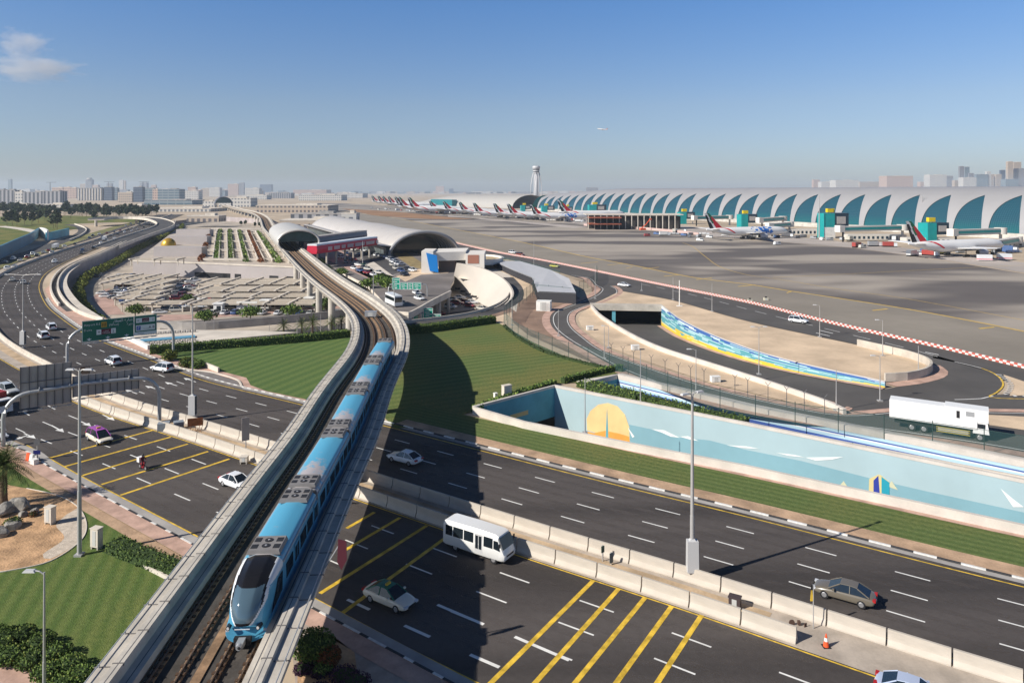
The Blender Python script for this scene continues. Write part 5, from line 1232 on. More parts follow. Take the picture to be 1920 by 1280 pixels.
m = MB().use(mat('cone_orange', None)); m.box((-.7, 0, .5), (.7, .5, 1.0), top=(.6, .25)); m.build('orange_half', parent=ob); m = MB(); m.box((.05, 0, .5), (.7, .5, 1.0), top=(.6, .25)); m.box((1.1, -.3, .35), (.9, .6, .7)); m.build('white_half', WHT, parent=ob)
# red hexagonal sign hanging on the viaduct side
vs = empty('warning_sign', (0, 0, 0), 0, 'maroon height warning sign hanging from the right side of the viaduct', 'sign')
c = AT(642, 1038, 50); m = MB(); hx = [(-.5, 1.2), (.45, 1.0), (.5, -.5), (-.1, -1.3), (-.6, -.7)]; m.add([Vector((c.x+x*.6, c.y-.02*0, c.z+z*.85)) for x, z in hx]+[Vector((c.x+x*.6, c.y+.08, c.z+z*.85)) for x, z in hx], [(0, 1, 2, 3, 4), (9, 8, 7, 6, 5), (0, 1, 6, 5), (1, 2, 7, 6), (2, 3, 8, 7), (3, 4, 9, 8), (4, 0, 5, 9)]); m.build('sign_plate', mat('sign_maroon2', (.10, .022, .035), .6), parent=vs)
m = MB(); m.cyl((c.x-1.6, c.y+.1, 7.2), (c.x-.3, c.y+.05, c.z+.5), .05, n=6); m.build('bracket', STEEL, parent=vs)
# electricity cabinets
metal_box('utility_cabinet', G(94, 982), (.9, .6, 1.5), -.3, 'cream utility cabinet on the orange rockery soil', 'cabinet', CONC2)
metal_box('utility_cabinet', G(181, 1028), (.9, .6, 1.7), -.3, 'cream utility cabinet on the grass by the clipped hedge', 'cabinet', CONC2)
metal_box('utility_cabinet', G(950, 746), (1.5, .8, 1.7), .6, 'pale utility cabinet behind the hedge at the mural trench corner', 'cabinet', CONC2, legs=.4)
metal_box('utility_box', G(929, 745), (.5, .5, .6), .6, 'tiny white box on the lawn beside the hedge corner', 'box', WHT, legs=.1)
for u, v, l in ((1106, 619, 'white equipment box on the small sand island near the portal'), (1191, 656, 'white equipment box on the sand island above the mesh fence'), (1341, 716, 'white equipment box on the sand near the lower end of the ramp parapet')):
    metal_box('equipment_box', G(u, v), (1.6, 1.0, .9), .1, l, 'box', WHT, legs=.1)
cbn = metal_box('container_cabin', G(1020, 582), (4.0, 2.6, 2.7), -.25, 'white container cabin with ribbed side behind the mesh fence', 'cabin', WHT, legs=.05)
m = MB(); [m.box((-.2+i*.28, -1.32, 1.3), (.1, .05, 2.3)) for i in range(8)]; m.build('rib_panel', SIGNB, parent=cbn)
for u, v, l in ((1406, 566, 'yellow and black equipment marker box on the apron shoulder, left one'), (1436, 563, 'yellow and black equipment marker box on the apron shoulder, right one')):
    e_ = metal_box('marker_box', G(u, v), (1.3, .8, .7), 0, l, 'box', mat('cream_box', (.62, .58, .45), .6), legs=.05); m = MB(); m.box((0, 0, 1.0), (.5, .5, .4)); m.build('black_top', BLACK, parent=e_)
# ------------------------------------------------------------------ mesh fence and Y posts
FM = bpy.data.materials.new('fence_mesh'); FM.use_nodes = True; nt, b = nodes_of(FM); b.inputs['Base Color'].default_value = (.05, .13, .12, 1); b.inputs['Alpha'].default_value = .26; b.inputs['Roughness'].default_value = .8; MAT['fence_mesh'] = FM
TPOST = mat('fence_post', (.035, .07, .065), .6)
def fence(px, h, label, step=5.5, mesh=True, z=0):
    P = resample(smooth([G(u, v, z) for u, v in px], 2), step); root = empty('mesh_fence', P[0], 0, label, 'fence')
    if mesh:
        m = MB(); m.loft([[p+Vector((0, 0, .05)), p+Vector((0, 0, h))] for p in P], False); child(m.build('mesh_panel', FM, recalc=False), root)
    for p in P: m = MB(); m.cyl(p, p+Vector((0, 0, h+.25)), .055, n=6); child(m.build('fence_post', TPOST), root)
    m = MB(); m.tube([p+Vector((0, 0, h)) for p in P], .035, 4); child(m.build('top_rail', TPOST), root)
fence([(945, 608), (971, 633), (1022, 657), (1079, 676), (1150, 695), (1210, 719), (1335, 764), (1479, 795), (1640, 820), (1920, 864), (2060, 890)], 3.2, 'long green mesh fence between the lawn and the service road')
fence([(945, 608), (958, 590), (978, 572), (998, 556), (1001, 546)], 4.2, 'green mesh fence turning back beside the brown dirt')
fence([(1003, 553), (1040, 557), (1080, 562)], 3.5, 'mesh fence in front of the grey shed roof', 4.5)
fence([(1086, 548), (1105, 540), (1119, 530), (1119, 515)], 3.5, 'dark mesh fence around the dirt patch by the junction', 4.5)
fence([(880, 480), (960, 495), (1010, 508), (1050, 520)], 2.5, 'mesh fence along the near edge of the perimeter road', 6)
yp_ = [(1146, 672), (1168, 680), (1188, 687), (1221, 697), (1247, 706), (1272, 714), (1295, 719), (1320, 725), (1378, 738), (1402, 744), (1440, 754), (1475, 762), (1508, 769), (1546, 779)]
yproto = None
for i, (u, v) in enumerate(yp_):
    lab = 'Y-topped barbed wire post, %s from the left in the row along the service road' % ordn(i+1)
    if yproto is None:
        yproto = empty('fence_post', G(u, v), 0, lab, 'post', 'Y-topped posts along the service road')
        m = MB(); m.cyl((0, 0, 0), (0, 0, 2.7), .05, n=6); m.build('pole', DSTEEL, parent=yproto)
        m = MB()
        for s in (-1, 1): m.cyl((0, 0, 2.7), (s*.42, 0, 3.25), .04, n=5)
        m.build('barb_arms', DSTEEL, parent=yproto)
    else: dup(yproto, G(u, v), label=lab)
# blue side barrier of mesh band near road: brownish posts row (crash bollards)
rowp = resample(GP([(1155, 548), (1180, 551), (1200, 553)]), 6)
# ------------------------------------------------------------------ plants
def leafmat(name, c1, c2, c3=None):
    if name in MAT: return MAT[name]
    m = bpy.data.materials.new(name); m.use_nodes = True; MAT[name] = m; nt, b = nodes_of(m); L = nt.links.new; N = nt.nodes.new
    g_ = N('ShaderNodeNewGeometry'); cr = N('ShaderNodeValToRGB'); e = cr.color_ramp.elements; e[0].color = (*c1, 1); e[1].color = (*c2, 1)
    if c3: x = e.new(.85); x.color = (*c2, 1); e[2].color = (*c3, 1) 
    L(g_.outputs['Random Per Island'], cr.inputs[0]); oi = N('ShaderNodeObjectInfo'); mr = N('ShaderNodeMapRange'); mr.inputs[3].default_value = .75; mr.inputs[4].default_value = 1.25; L(oi.outputs['Random'], mr.inputs[0])
    s = N('ShaderNodeVectorMath'); s.operation = 'SCALE'; L(cr.outputs[0], s.inputs[0]); L(mr.outputs[0], s.inputs['Scale']); L(s.outputs[0], b.inputs['Base Color']); b.inputs['Roughness'].default_value = .75; b.inputs['Specular IOR Level'].default_value = .2
    return m
LEAF = leafmat('leaf_green', (.05, .095, .02), (.14, .205, .045), (.26, .28, .07)); LEAFD = leafmat('leaf_dark', (.022, .036, .018), (.055, .075, .032)); LEAFY = leafmat('leaf_yellow', (.06, .09, .01), (.16, .17, .03)); LEAFR = leafmat('leaf_rust', (.10, .03, .02), (.20, .08, .02)); LEAFP = leafmat('leaf_purple', (.03, .012, .03), (.08, .03, .07)); TRUNK = mat('bark', (.16, .11, .07), .9, .3, 3)
def leaves(m, c, rad, n, size, shell=.55):
    for _ in range(n):
        while True:
            x, y, z = rnd.uniform(-1, 1), rnd.uniform(-1, 1), rnd.uniform(-1, 1); l = math.sqrt(x*x+y*y+z*z)
            if .01 < l <= 1: break
        f = (shell+(1-shell)*rnd.random())/l if rnd.random() < .8 else 1
        p = Vector((c[0]+x*f*rad[0], c[1]+y*f*rad[1], c[2]+z*f*rad[2])); s = size*rnd.uniform(.6, 1.3)
        a = Vector((rnd.gauss(0, 1), rnd.gauss(0, 1), rnd.gauss(0, 1))).normalized(); b_ = a.orthogonal().normalized()*s*.5; c_ = a.cross(b_).normalized()*s*.8
        m.add([p-b_, p-c_, p+b_, p+c_], [(0, 1, 2, 3)])
def hedge(px, w, h, label, dens=26, size=.22, M=None, z=0, cat='hedge', name='hedge', zig=.0):
    P = resample(smooth([G(u, v, z) for u, v in px], 1), 1.0); m = MB().use(mat('hedge_core', (.035, .06, .018), .95))
    m.sweep(P, [(-w*.42, 0), (w*.42, 0), (w*.38, h*.88), (-w*.38, h*.88)]); m.use(M or LEAF); F = frames(P)
    for i, p in enumerate(P[:-1]):
        q = P[i+1]; L_ = (q-p).length; area = L_*(w+2*h)
        for _ in range(int(area*dens*.5)):
            t = rnd.random(); side = rnd.random()*(w+2*h); c = p.lerp(q, t); nrm = F[i][1]
            if side < h: pt = c-nrm*(w*.45)+Vector((0, 0, side))
            elif side < h+w: pt = c+nrm*(side-h-w/2)+Vector((0, 0, h+rnd.uniform(-.12, .08)*(1+zig)))
            else: pt = c+nrm*(w*.45)+Vector((0, 0, side-h-w))
            pt += Vector((rnd.uniform(-.08, .08), rnd.uniform(-.08, .08), 0)); s = size*rnd.uniform(.6, 1.3)
            a = Vector((rnd.gauss(0, 1), rnd.gauss(0, 1), rnd.gauss(0, 1))).normalized(); b_ = a.orthogonal().normalized()*s*.5; c_ = a.cross(b_).normalized()*s*.8
            m.add([pt-b_, pt-c_, pt+b_, pt+c_], [(0, 1, 2, 3)])
    return m.build(name, label=label, cat=cat, recalc=False)
hedge([(281, 663), (340, 658), (450, 650), (560, 641), (655, 631)], 2.2, 1.7, 'long clipped hedge behind the left lawn')
hedge([(762, 625), (804, 622), (860, 614), (926, 605)], 2.4, 1.9, 'long clipped hedge behind the right lawn')
hedge([(888, 773), (960, 747), (1040, 720)], 1.3, .9, 'low hedge along the left end of the mural trench', 30)
hedge([(1055, 718), (1110, 704), (1165, 692)], 1.2, 1.0, 'low hedge between the lawn and the striped trench', 30)
hedge([(1092, 722), (1140, 735), (1200, 748)], 3.6, .9, 'thick shrub hedge between the two painted trenches, left stretch', 26, zig=2)
hedge([(1200, 748), (1290, 770), (1400, 795)], 2.2, .8, 'thinner shrub hedge between the two painted trenches, right stretch', 26, zig=2)
for a_, b_, l in ((1590, 1640, 'low green creeper patch on the trench rim, left of the white truck'), (1655, 1690, 'low green creeper patch on the trench rim, below the rear of the white truck'), (1725, 1770, 'low green creeper patch on the trench rim, below the truck cab'), (1775, 1845, 'low green creeper patch on the trench rim, right of the truck')):
    hedge([(a_, 795+(a_-1400)*.213), (b_, 795+(b_-1400)*.213)], .7, .3, l, 40, .2, cat='plant', name='creeper_patch')
hedge([(212, 1030), (260, 1049), (310, 1068), (338, 1080)], 1.9, 1.0, 'clipped hedge running from the cream cabinet to the viaduct', 60, .13)
hg = smooth(GP([(222, 1045), (270, 1064), (325, 1092)]), 1); m = MB(); m.sweep(hg, [(-.1, 0), (.1, 0), (.1, .35), (-.1, .35)]); m.build('low_wall', CONC2, label='low pale concrete wall below the clipped hedge', cat='wall')
hedge([(905, 640), (945, 612), (975, 636), (1020, 660), (1100, 683), (1168, 697)][1:], .8, .5, 'thin weedy hedge along the foot of the mesh fence', 20, .25, LEAFD)
lw = smooth(GP([(383, 687), (410, 698)]), 1); m = MB(); m.sweep(lw, [(-.15, 0), (.15, 0), (.15, .9), (-.15, .9)]); m.build('low_wall', CONC2, label='short sloping white wall at the corner of the left lawn', cat='wall')
def bush(u, v, r, h, label, M=None, n=500, size=.22, z=0, name='bush'):
    p = G(u, v, z); m = MB().use(M or LEAF); leaves(m, (0, 0, h*.5), (r, r, h*.52), n, size, .75); m.use(mat('hedge_core', None)); 
    rr = []
    for k in range(1, 6):
        a = math.pi*k/6; rr.append([Vector((r*.72*math.sin(a)*math.cos(t*math.pi/5), r*.72*math.sin(a)*math.sin(t*math.pi/5), h*.5-h*.38*math.cos(a))) for t in range(10)])
    m.loft(rr, True, True); o = m.build(name, label=label, cat='bush', recalc=False); o.location = p; return o
bush(318, 676, 1.6, 2.3, 'yellow-green rounded bush at the foot of the gantry post', LEAFY)
bush(352, 688, 1.8, 1.9, 'rounded bush right of the gantry post bush', LEAFY); bush(370, 690, 1.5, 1.6, 'darker low bush beside the short white wall')
bush(588, 1232, 1.6, 1.9, 'light green bush under the right side of the viaduct', LEAF, 1800, .13); bush(617, 1246, .9, 1.3, 'rust-brown bush next to the light green bush', LEAFR, 900, .12); bush(606, 1262, .7, .7, 'small green bush below the rust-brown one', LEAF, 400, .1)
for i, (u, v, r) in enumerate(((600, 1262, .9), (645, 1270, 1.1), (570, 1258, .8), (665, 1285, 1.2), (598, 1300, .9))): bush(u, v, r, .5, 'purple ground plant %s of the planting bed under the viaduct' % ('at the left', 'in the middle', 'at the far left', 'at the right', 'at the front')[i], LEAFP, 600, .1)
bush(24, 988, .9, 1.0, 'green bush among the boulders of the rockery', LEAF, 500, .12); bush(62, 968, .5, .6, 'dry little shrub between the boulders', LEAFR, 150, .1)
shp = [(10, 1205), (40, 1200), (75, 1215), (105, 1235), (130, 1258), (20, 1240), (60, 1248), (150, 1280), (-5, 1225), (90, 1270), (120, 1295), (-15, 1200)]
for i, (u, v) in enumerate(sorted(shp)): bush(u, v, 1.15, 1.0, 'dense leafy shrub, %s from the left in the bottom left shrub bed' % ordn(i+1), LEAF, 900, .12, name='shrub')
# boulders
ROCK = mat('grey_rock', (.30, .28, .25), .9, .35, 1.2, bump=.5)
for i, (u, v, r, l) in enumerate(((36, 955, 1.35, 'large grey boulder in the rockery'), (6, 965, 1.3, 'grey boulder at the left edge of the rockery'), (24, 990, 1.0, 'pale boulder behind the rockery bush'), (4, 1004, 1.0, 'flat boulder at the bottom left of the rockery'), (44, 968, .6, 'small flat pale stone in the rockery'), (65, 962, .55, 'small upright stone in the rockery'))):
    bm = bmesh.new(); bmesh.ops.create_icosphere(bm, subdivisions=3, radius=1)
    rs = random.Random(i+3); dirs = [(Vector((rs.gauss(0, 1), rs.gauss(0, 1), rs.gauss(0, 1))).normalized(), rs.uniform(.55, .95)) for _ in range(14)]
    for vv in bm.verts:
        for d, k in dirs:
            t = vv.co.dot(d)
            if t > k: vv.co -= d*(t-k)
        vv.co.z *= .7
    me = bpy.data.meshes.new('boulder'); bm.to_mesh(me); bm.free(); me.materials.append(ROCK); o = bpy.data.objects.new('boulder', me); sc.collection.objects.link(o); o.location = G(u, v)+Vector((0, 0, r*.35)); o.scale = (r, r*.8, r); o.rotation_euler = (0, 0, i); tag(o, l, 'boulder', 'boulders of the rockery')
# palms
FRM = leafmat('palm_leaf', (.03, .055, .012), (.09, .12, .03), (.18, .16, .05))
def palm_mesh(root, H_, R_, nf=34, tr=.3):
    m = MB(); P = [(0, 0, H_*k/6) for k in range(7)]; m.tube(P, [tr*(1.25 if k == 0 else 1-.03*k+(.06 if k % 2 else 0)) for k in range(7)], 10); m.build('trunk', TRUNK, parent=root, flat=False, autosm=60)
    m = MB()
    for i in range(nf):
        a = i*2.39996; el = math.radians(75-95*(i/nf)); pts = []
        for k in range(9):
            t = k/8; r = R_*t; pts.append(Vector((math.cos(a)*r*math.cos(el)*(1-.1*t), math.sin(a)*r*math.cos(el)*(1-.1*t), H_+r*math.sin(el)-R_*.55*t*t*math.cos(el))))
        sd = Vector((-math.sin(a), math.cos(a), 0))
        for k in range(1, 9):
            p, q = pts[k-1], pts[k]; d = (q-p)
            for s in (-1, 1):
                for e_ in (0, .5):
                    b0 = p+d*e_; w_ = R_*.17*math.sin(math.pi*min(1, (k+.3)/9.5))+.03; tip = b0+sd*s*w_+d*.9+Vector((0, 0, -w_*.5)); m.add([b0, b0+d*.32, tip], [(0, 1, 2)])
    m.build('crown', FRM, parent=root, recalc=False)
pr_ = empty('palm_tree', G(6, 948), 0, 'date palm with thick trunk at the left edge on the rockery', 'palm'); palm_mesh(pr_, 4.4, 3.1, 60, .42)
pp0 = empty('palm_tree', G(532, 628, -6), 0, 'leftmost small palm behind the hedge', 'palm', 'palms behind the long hedge'); palm_mesh(pp0, 2.6, 3.0, 26, .25)
for u, v, s, l in ((566, 625, 1.0, 'small palm left of the middle behind the hedge'), (586, 626, 1.15, 'taller palm in the middle behind the hedge'), (622, 622, 1.05, 'small palm beside the viaduct pier behind the hedge'), (640, 618, .9, 'small palm right beside the viaduct behind the hedge')):
    dup(pp0, G(u, v, -6), rnd.random()*6, l, scale=(s, s, s))
# broadleaf trees
def tree_proto(loc, label, cr, H_, n, M, group, lobes=7, size=.5, name='tree'):
    root = empty(name, loc, 0, label, 'tree', group); m = MB(); m.tube([(0, 0, 0), (.1, 0, H_*.3), (0, .1, H_*.6)], [.22, .16, .1], 7)
    for k in range(4): a = k*1.6; m.tube([(0, 0, H_*.35), (math.cos(a)*cr*.4, math.sin(a)*cr*.4, H_*.65)], [.1, .05], 5)
    m.build('trunk', TRUNK, parent=root); m = MB()
    for k in range(lobes):
        a = k*2.4; rr_ = cr*.5*(k/lobes)**.5; leaves(m, (math.cos(a)*rr_, math.sin(a)*rr_, H_*.68+rnd.uniform(-.1, .12)*H_), (cr*.58, cr*.58, H_*.26), n//lobes, size, .5)
    m.build('crown', M, parent=root, recalc=False); return root
t0 = tree_proto(G(469, 603, -6), 'round clipped tree between the car park booths', 4.2, 5.0, 700, LEAF, 'clipped trees before the car park')
for u, v, s, l in ((384, 609, .9, 'round clipped tree right of the green road sign'), (546, 598, .95, 'round clipped tree in front of the second booth'), (612, 588, 1.1, 'round clipped tree beside the viaduct pier'), (254, 596, .9, 'round clipped tree hidden behind the green sign')):
    dup(t0, G(u, v, -6), rnd.random()*6, l, scale=(s, s, s))
for i, (u, v, s) in enumerate(((690, 545, .9), (712, 540, 1.0), (727, 548, 1.1), (640, 520, .8), (600, 500, .8), (612, 512, .7), (585, 492, .7))):
    dup(t0, G(u, v, -1), rnd.random()*6, 'small roadside tree right of the viaduct, %s in the row' % ordn(i+1), scale=(s, s, s), group='roadside trees right of the viaduct')
dup(t0, G(352, 572, -6), 1, 'olive tree among the parked cars before the grey car park wall', scale=(.7, .7, .8))
# hedge at the foot of the retaining wall
hp = off(PITW, -6.5) if (off(PITW, -4.2)[30]-Vector((-40, 300, 0))).length < (off(PITW, 4.2)[30]-Vector((-40, 300, 0))).length else off(PITW, 6.5)
WSIDE = -1 if hp[0] == off(PITW, -6.5)[0] else 1
m = MB().use(LEAFY); hw_ = hp[4:-4]
for i, p in enumerate(hw_):
    leaves(m, (p.x+rnd.uniform(-.5, .5), p.y, -6+1.9+rnd.uniform(-.4, .4)), (2.1, 2.1, 2.0), 80, .55, .7)
m.build('hedge', label='bushy hedge curving along the foot of the retaining wall', cat='hedge', recalc=False)
# ------------------------------------------------------------------ helpers for repeats
def nth(i): return {1: 'first', 2: 'second', 3: 'third', 4: 'fourth', 5: 'fifth', 6: 'sixth', 7: 'seventh', 8: 'eighth', 9: 'ninth'}.get(i, '%d%s' % (i, 'th' if 10 < i % 100 < 14 else {1: 'st', 2: 'nd', 3: 'rd'}.get(i % 10, 'th')))
CARC = [((.72, .73, .74, 1), 'white'), ((.72, .73, .74, 1), 'white'), ((.40, .41, .42, 1), 'silver'), ((.10, .10, .11, 1), 'dark grey'), ((.02, .02, .025, 1), 'black'), ((.55, .53, .48, 1), 'pale beige'), ((.22, .02, .03, 1), 'maroon'), ((.05, .09, .22, 1), 'dark blue')]
cp_sed = None
def far_car(kind):
    global cp_sed, cp_suv
    return dup(FARS[kind])
FARS = {}
used_proto = set()
def row_cars(px, z, place, group, hd=None, jitter=2, kinds=('sedan', 'sedan', 'suv'), colors=None, order='from the left end'):
    """one parked or moving car per pixel position"""
    px = sorted(px) if order == 'from the left end' else px
    for i, (u, v) in enumerate(px):
        k = rnd.choice(kinds); col, cn = rnd.choice(colors or CARC); lab = '%s %s %s, %s' % (cn, 'car' if k == 'sedan' else 'SUV', place, nth(i+1)+' from left')
        p = G(u, v, z); a = hd(u, v) if callable(hd) else (hd or 0); a += math.radians(rnd.uniform(-jitter, jitter))
        if k not in FARS:
            o = make_car('parked_car', lab, 'car', k, col, group, lod=1); FARS[k] = o
        else: o = dup(FARS[k], label=lab, color=col, group=group)
        o.location = p+Vector((0, 0, .01)); o.rotation_euler = (0, 0, a)
def fl_dir(u, v):
    p = G(u, v); i = min(range(len(FL)-1), key=lambda i: (FL[i]-p).length); d = FL[i+1]-FL[i]; return math.atan2(d.y, d.x)
# ------------------------------------------------------------------ retaining wall of the sunken ground
RWALL = mat('retaining_wall', (.40, .35, .34), .85, .15, .12, bump=.1)
m = MB(); wall_between(PITW, 0, -6.1, m); rw = empty('retaining_wall', PITW[20], 0, 'curved lilac-grey retaining wall around the sunken car park', 'wall'); child(m.build('wall_face', RWALL), rw)
m = MB(); m.sweep(PITW, [(-.25, -.2), (.25, -.2), (.25, 1.0), (-.25, 1.0)]); child(m.build('parapet', CONC2), rw)
inn = off(PITW, 2.1*-WSIDE); m = MB(); m.sweep(inn[:-12], [(-.25, 0), (.25, 0), (.25, .9), (-.25, .9)]); child(m.build('inner_parapet', CONC2), rw)
m = MB(); a_, b_ = (.25, 1.9) if -WSIDE > 0 else (-1.9, -.25); m.strip(PITW[:-8], a_, b_, .03); m.build('slip_road', ASPH2, kind='structure', label='narrow dark slip road between two parapets along the retaining wall')
nearpit = GP([(194, 595), (232, 607), (262, 622), (300, 641), (400, 637), (520, 630), (655, 620), (765, 604), (860, 591), (912, 583), (942, 574), (956, 566)])
m = MB(); wall_between(nearpit, 0, -6.1, m); m.build('retaining_wall', RWALL, label='low retaining wall hidden behind the hedges', cat='wall')
m = MB(); wall_between(GP([(866, 490), (800, 480), (720, 452), (640, 437), (560, 425), (470, 409), (400, 405), (330, 412.5)]), 0, -6.1, m); m.build('retaining_wall', RWALL, label='far grey retaining wall behind the terminal forecourt', cat='wall')
# pit roads in front: lower road, parapet wall, upper pink walk
ROADP = mat('lower_asphalt', (.17, .15, .14), .9, .2, .1); KERBP = mat('pink_kerb', (.45, .30, .25), .9, .2, .3)
m = MB(); m.sheet(GP([(300, 640), (380, 632), (460, 626), (560, 616), (640, 607), (700, 601), (760, 596), (930, 575), (950, 590), (765, 614), (655, 625), (520, 634), (400, 640)], -6), -5.95); m.build('lower_road', ASPH2, kind='structure', label='dark lower road behind the long hedge')
m = MB(); m.sheet(GP([(300, 604), (380, 600), (480, 594), (560, 588), (640, 580), (640, 588), (560, 598), (480, 604), (380, 612), (300, 618)], -6), -5.96); m.build('lower_road', ROADP, kind='structure', label='grey approach road in front of the car park booths')
m = MB(); P = smooth(GP([(290, 614), (366, 619), (480, 611), (600, 599), (655, 592)], -6), 3); m.sweep(P, [(-.25, 0), (.25, 0), (.25, 2.3), (-.25, 2.3)]); m.build('parapet_wall', DCONC, label='grey parapet wall with drain holes between the two lower roads', cat='wall')
m = MB(); m.sheet(GP([(300, 590), (380, 590), (500, 583), (640, 573), (640, 578), (500, 589), (380, 597), (300, 603)], -6), -5.94); m.build('lower_pavement', KERBP, kind='structure', label='pink paved strip before the parking booths')
m = MB(); m.sheet(GP([(170, 560), (190, 545), (205, 540), (215, 570), (235, 590), (200, 590)], -6), -5.94); m.build('lower_pavement', KERBP, kind='structure', label='pink paved corner at the left of the car park')
m = MB(); m.sheet(GP([(262, 620), (300, 624), (480, 619), (600, 614), (560, 624), (400, 634), (300, 640)], -6.0), -5.9); 
m = MB(); rings = [GP([(232, 610), (262, 624), (300, 642)], 0), ]
# fountain terraces
m = MB(); m.sheet(GP([(205, 627), (240, 617), (480, 620), (560, 623), (440, 634), (300, 650), (282, 652)]), .02); m.build('terrace', CONC2, kind='structure', label='pale terrace beside the left lawn hedge')
ft = empty('fountain_basin', G(300, 640), 0, 'long blue water basin with white rims beside the footway', 'fountain')
m = MB(); m.prism([(p.x, p.y) for p in GP([(262, 638), (366, 630), (366, 634), (268, 642)])], .1, .3); child(m.build('water', mat('basin_blue', (.10, .30, .40), .1)), ft)
m = MB(); P = GP([(232, 632), (280, 655), (292, 652)]); m.sweep(P, [(-.4, 0), (.4, 0), (.4, .9), (-.4, .9)]); child(m.build('white_wall', WHT), ft)
m = MB()
for i in range(14):
    a, b = G(240+i*9.2, 630-i*.55), G(246+i*9.2, 629.6-i*.55); m.box((a+b)/2+Vector((0, .3, .35)), ((b-a).length, .5, .5))
for i in range(10):
    a, b = G(275+i*9.5, 645-i*.75), G(281+i*9.5, 644.6-i*.75); m.box((a+b)/2+Vector((0, 0, .3)), ((b-a).length, .4, .5))
child(m.build('stone_blocks', DCONC), ft)
# ------------------------------------------------------------------ car park building with rooftop hedges
CPW = mat('car_park_wall', (.40, .365, .355), .85, .06, .1); CPR = mat('car_park_roof', (.46, .40, .34), .9, .15, .08)
cpb = empty('car_park_building', G(400, 520, -6), 0, 'low grey car park building with blank front wall and planted roof', 'building')
fr = [G(249, 490, .4), G(330, 492, .4), G(561, 502, .4)]
bk = [G(535, 432, .4), G(393, 430, .4), G(329, 431, .4), G(288, 462, .4), G(262, 480, .4)]
m = MB(); m.prism([(p.x, p.y) for p in fr+bk], -6, .25); child(m.build('wall', CPW), cpb)
m = MB(); m.sheet(fr+bk, .27); child(m.build('roof', CPR), cpb)
for u0, u1, v in ((418, 432, 519), (440, 452, 518), (365, 425, 513), (505, 522, 522), (534, 550, 522)):
    a, b = G(u0, v, -6), G(u1, v, -6); f = G(u0, 520, -6)
    q0 = fr[1]; q1 = fr[2]; d = (q1-q0)
    def onfront(u):
        t = (u-960)/FPX; k = (t*q0.y-q0.x)/(d.x-t*d.y); return q0+d*k
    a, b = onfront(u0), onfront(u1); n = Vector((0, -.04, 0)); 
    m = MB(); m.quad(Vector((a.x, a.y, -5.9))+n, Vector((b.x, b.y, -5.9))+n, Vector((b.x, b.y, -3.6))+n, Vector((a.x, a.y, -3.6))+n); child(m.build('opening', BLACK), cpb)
m = MB(); P = [Vector((p.x, p.y, 0)) for p in fr]; m.sweep(P, [(-.2, .25), (.2, .25), (.2, .9), (-.2, .9)]); child(m.build('parapet', CONC2), cpb)
for (a, b, v0, v1, l) in ((288, 378, 463, 481, 'blank grey stair block on the car park roof, nearest'), (313, 388, 443, 458, 'blank grey stair block on the car park roof, middle one'), (330, 393, 430, 443, 'blank grey stair block on the car park roof, farthest')):
    p, q = G(a, v1, .3), G(b, v1+.5, .3); h = (v1-v0)*p.y/FPX; m = MB(); m.prism([(p.x, p.y), (q.x, q.y), (q.x, q.y+7), (p.x, p.y+7)], .28, .28+h); m.build('stair_block', CPW, label=l, cat='building')
g_p = G(316, 460, .3); m = MB(); rr = []
for k in range(9):
    a = math.pi/2*k/8; rr.append([g_p+Vector((4.4*math.cos(a)*math.cos(t*math.pi/12), 4.4*math.cos(a)*math.sin(t*math.pi/12), 4.6*math.sin(a))) for t in range(24)])
m.loft(rr, True); m.build('golden_dome', mat('gold', (.60, .36, .05), .35, .08, 1, metal=.5), label='golden dome rising from the car park', cat='dome', flat=False)
hl = [((394, 433), (377, 490), LEAFR), ((413, 432.5), (405, 489), LEAF), ((431, 432.5), (434, 489), LEAF), ((449, 434), (462, 491), LEAF), ((466, 435), (489, 492), LEAFR), ((484, 436), (523, 492.5), LEAF)]
for i, (a, b, M_) in enumerate(hl):
    pa, pb = G(*a, .3), G(*b, .3); P = resample([pb, pa], 3); m = MB().use(M_)
    for p in P: leaves(m, (p.x, p.y, 1.1), (1.6, 1.9, 1.0), 26, .8, .6)
    m.build('hedge', label='planted hedge row on the car park roof, %s' % nth(i+1)+' from the golden dome', cat='hedge', group='hedge rows on the car park roof', recalc=False)
    # pale walls and pergola between
    for off_ in (5.5, 8.5):
        q = [p+Vector((off_, 0, 0)) for p in P]; m = MB(); m.sweep(q, [(-.25, .28), (.25, .28), (.25, 1.5), (-.25, 1.5)]); child(m.build('roof_wall', CONC2), cpb)
m = MB()
for v in (431, 440, 455, 472, 490):
    a, b = G(396-(v-431)*.25, v, .3), G(490+(v-431)*.7, v, .3); m.box((a+b)/2+Vector((0, 0, .9)), ((b-a).length, 1.0, 1.2))
child(m.build('cross_walls', CONC2), cpb)
m = MB()
for k in range(6):
    for r_ in range(16):
        p = G(410+k*18, 486-r_*.0, .3); y = G(410+k*18+ (k-2)*3, 488-r_*2.9, .3); m.box(y+Vector((1.5, 0, .8)), (5.5, .5, .15))
child(m.build('pergola_slats', CONC2), cpb)
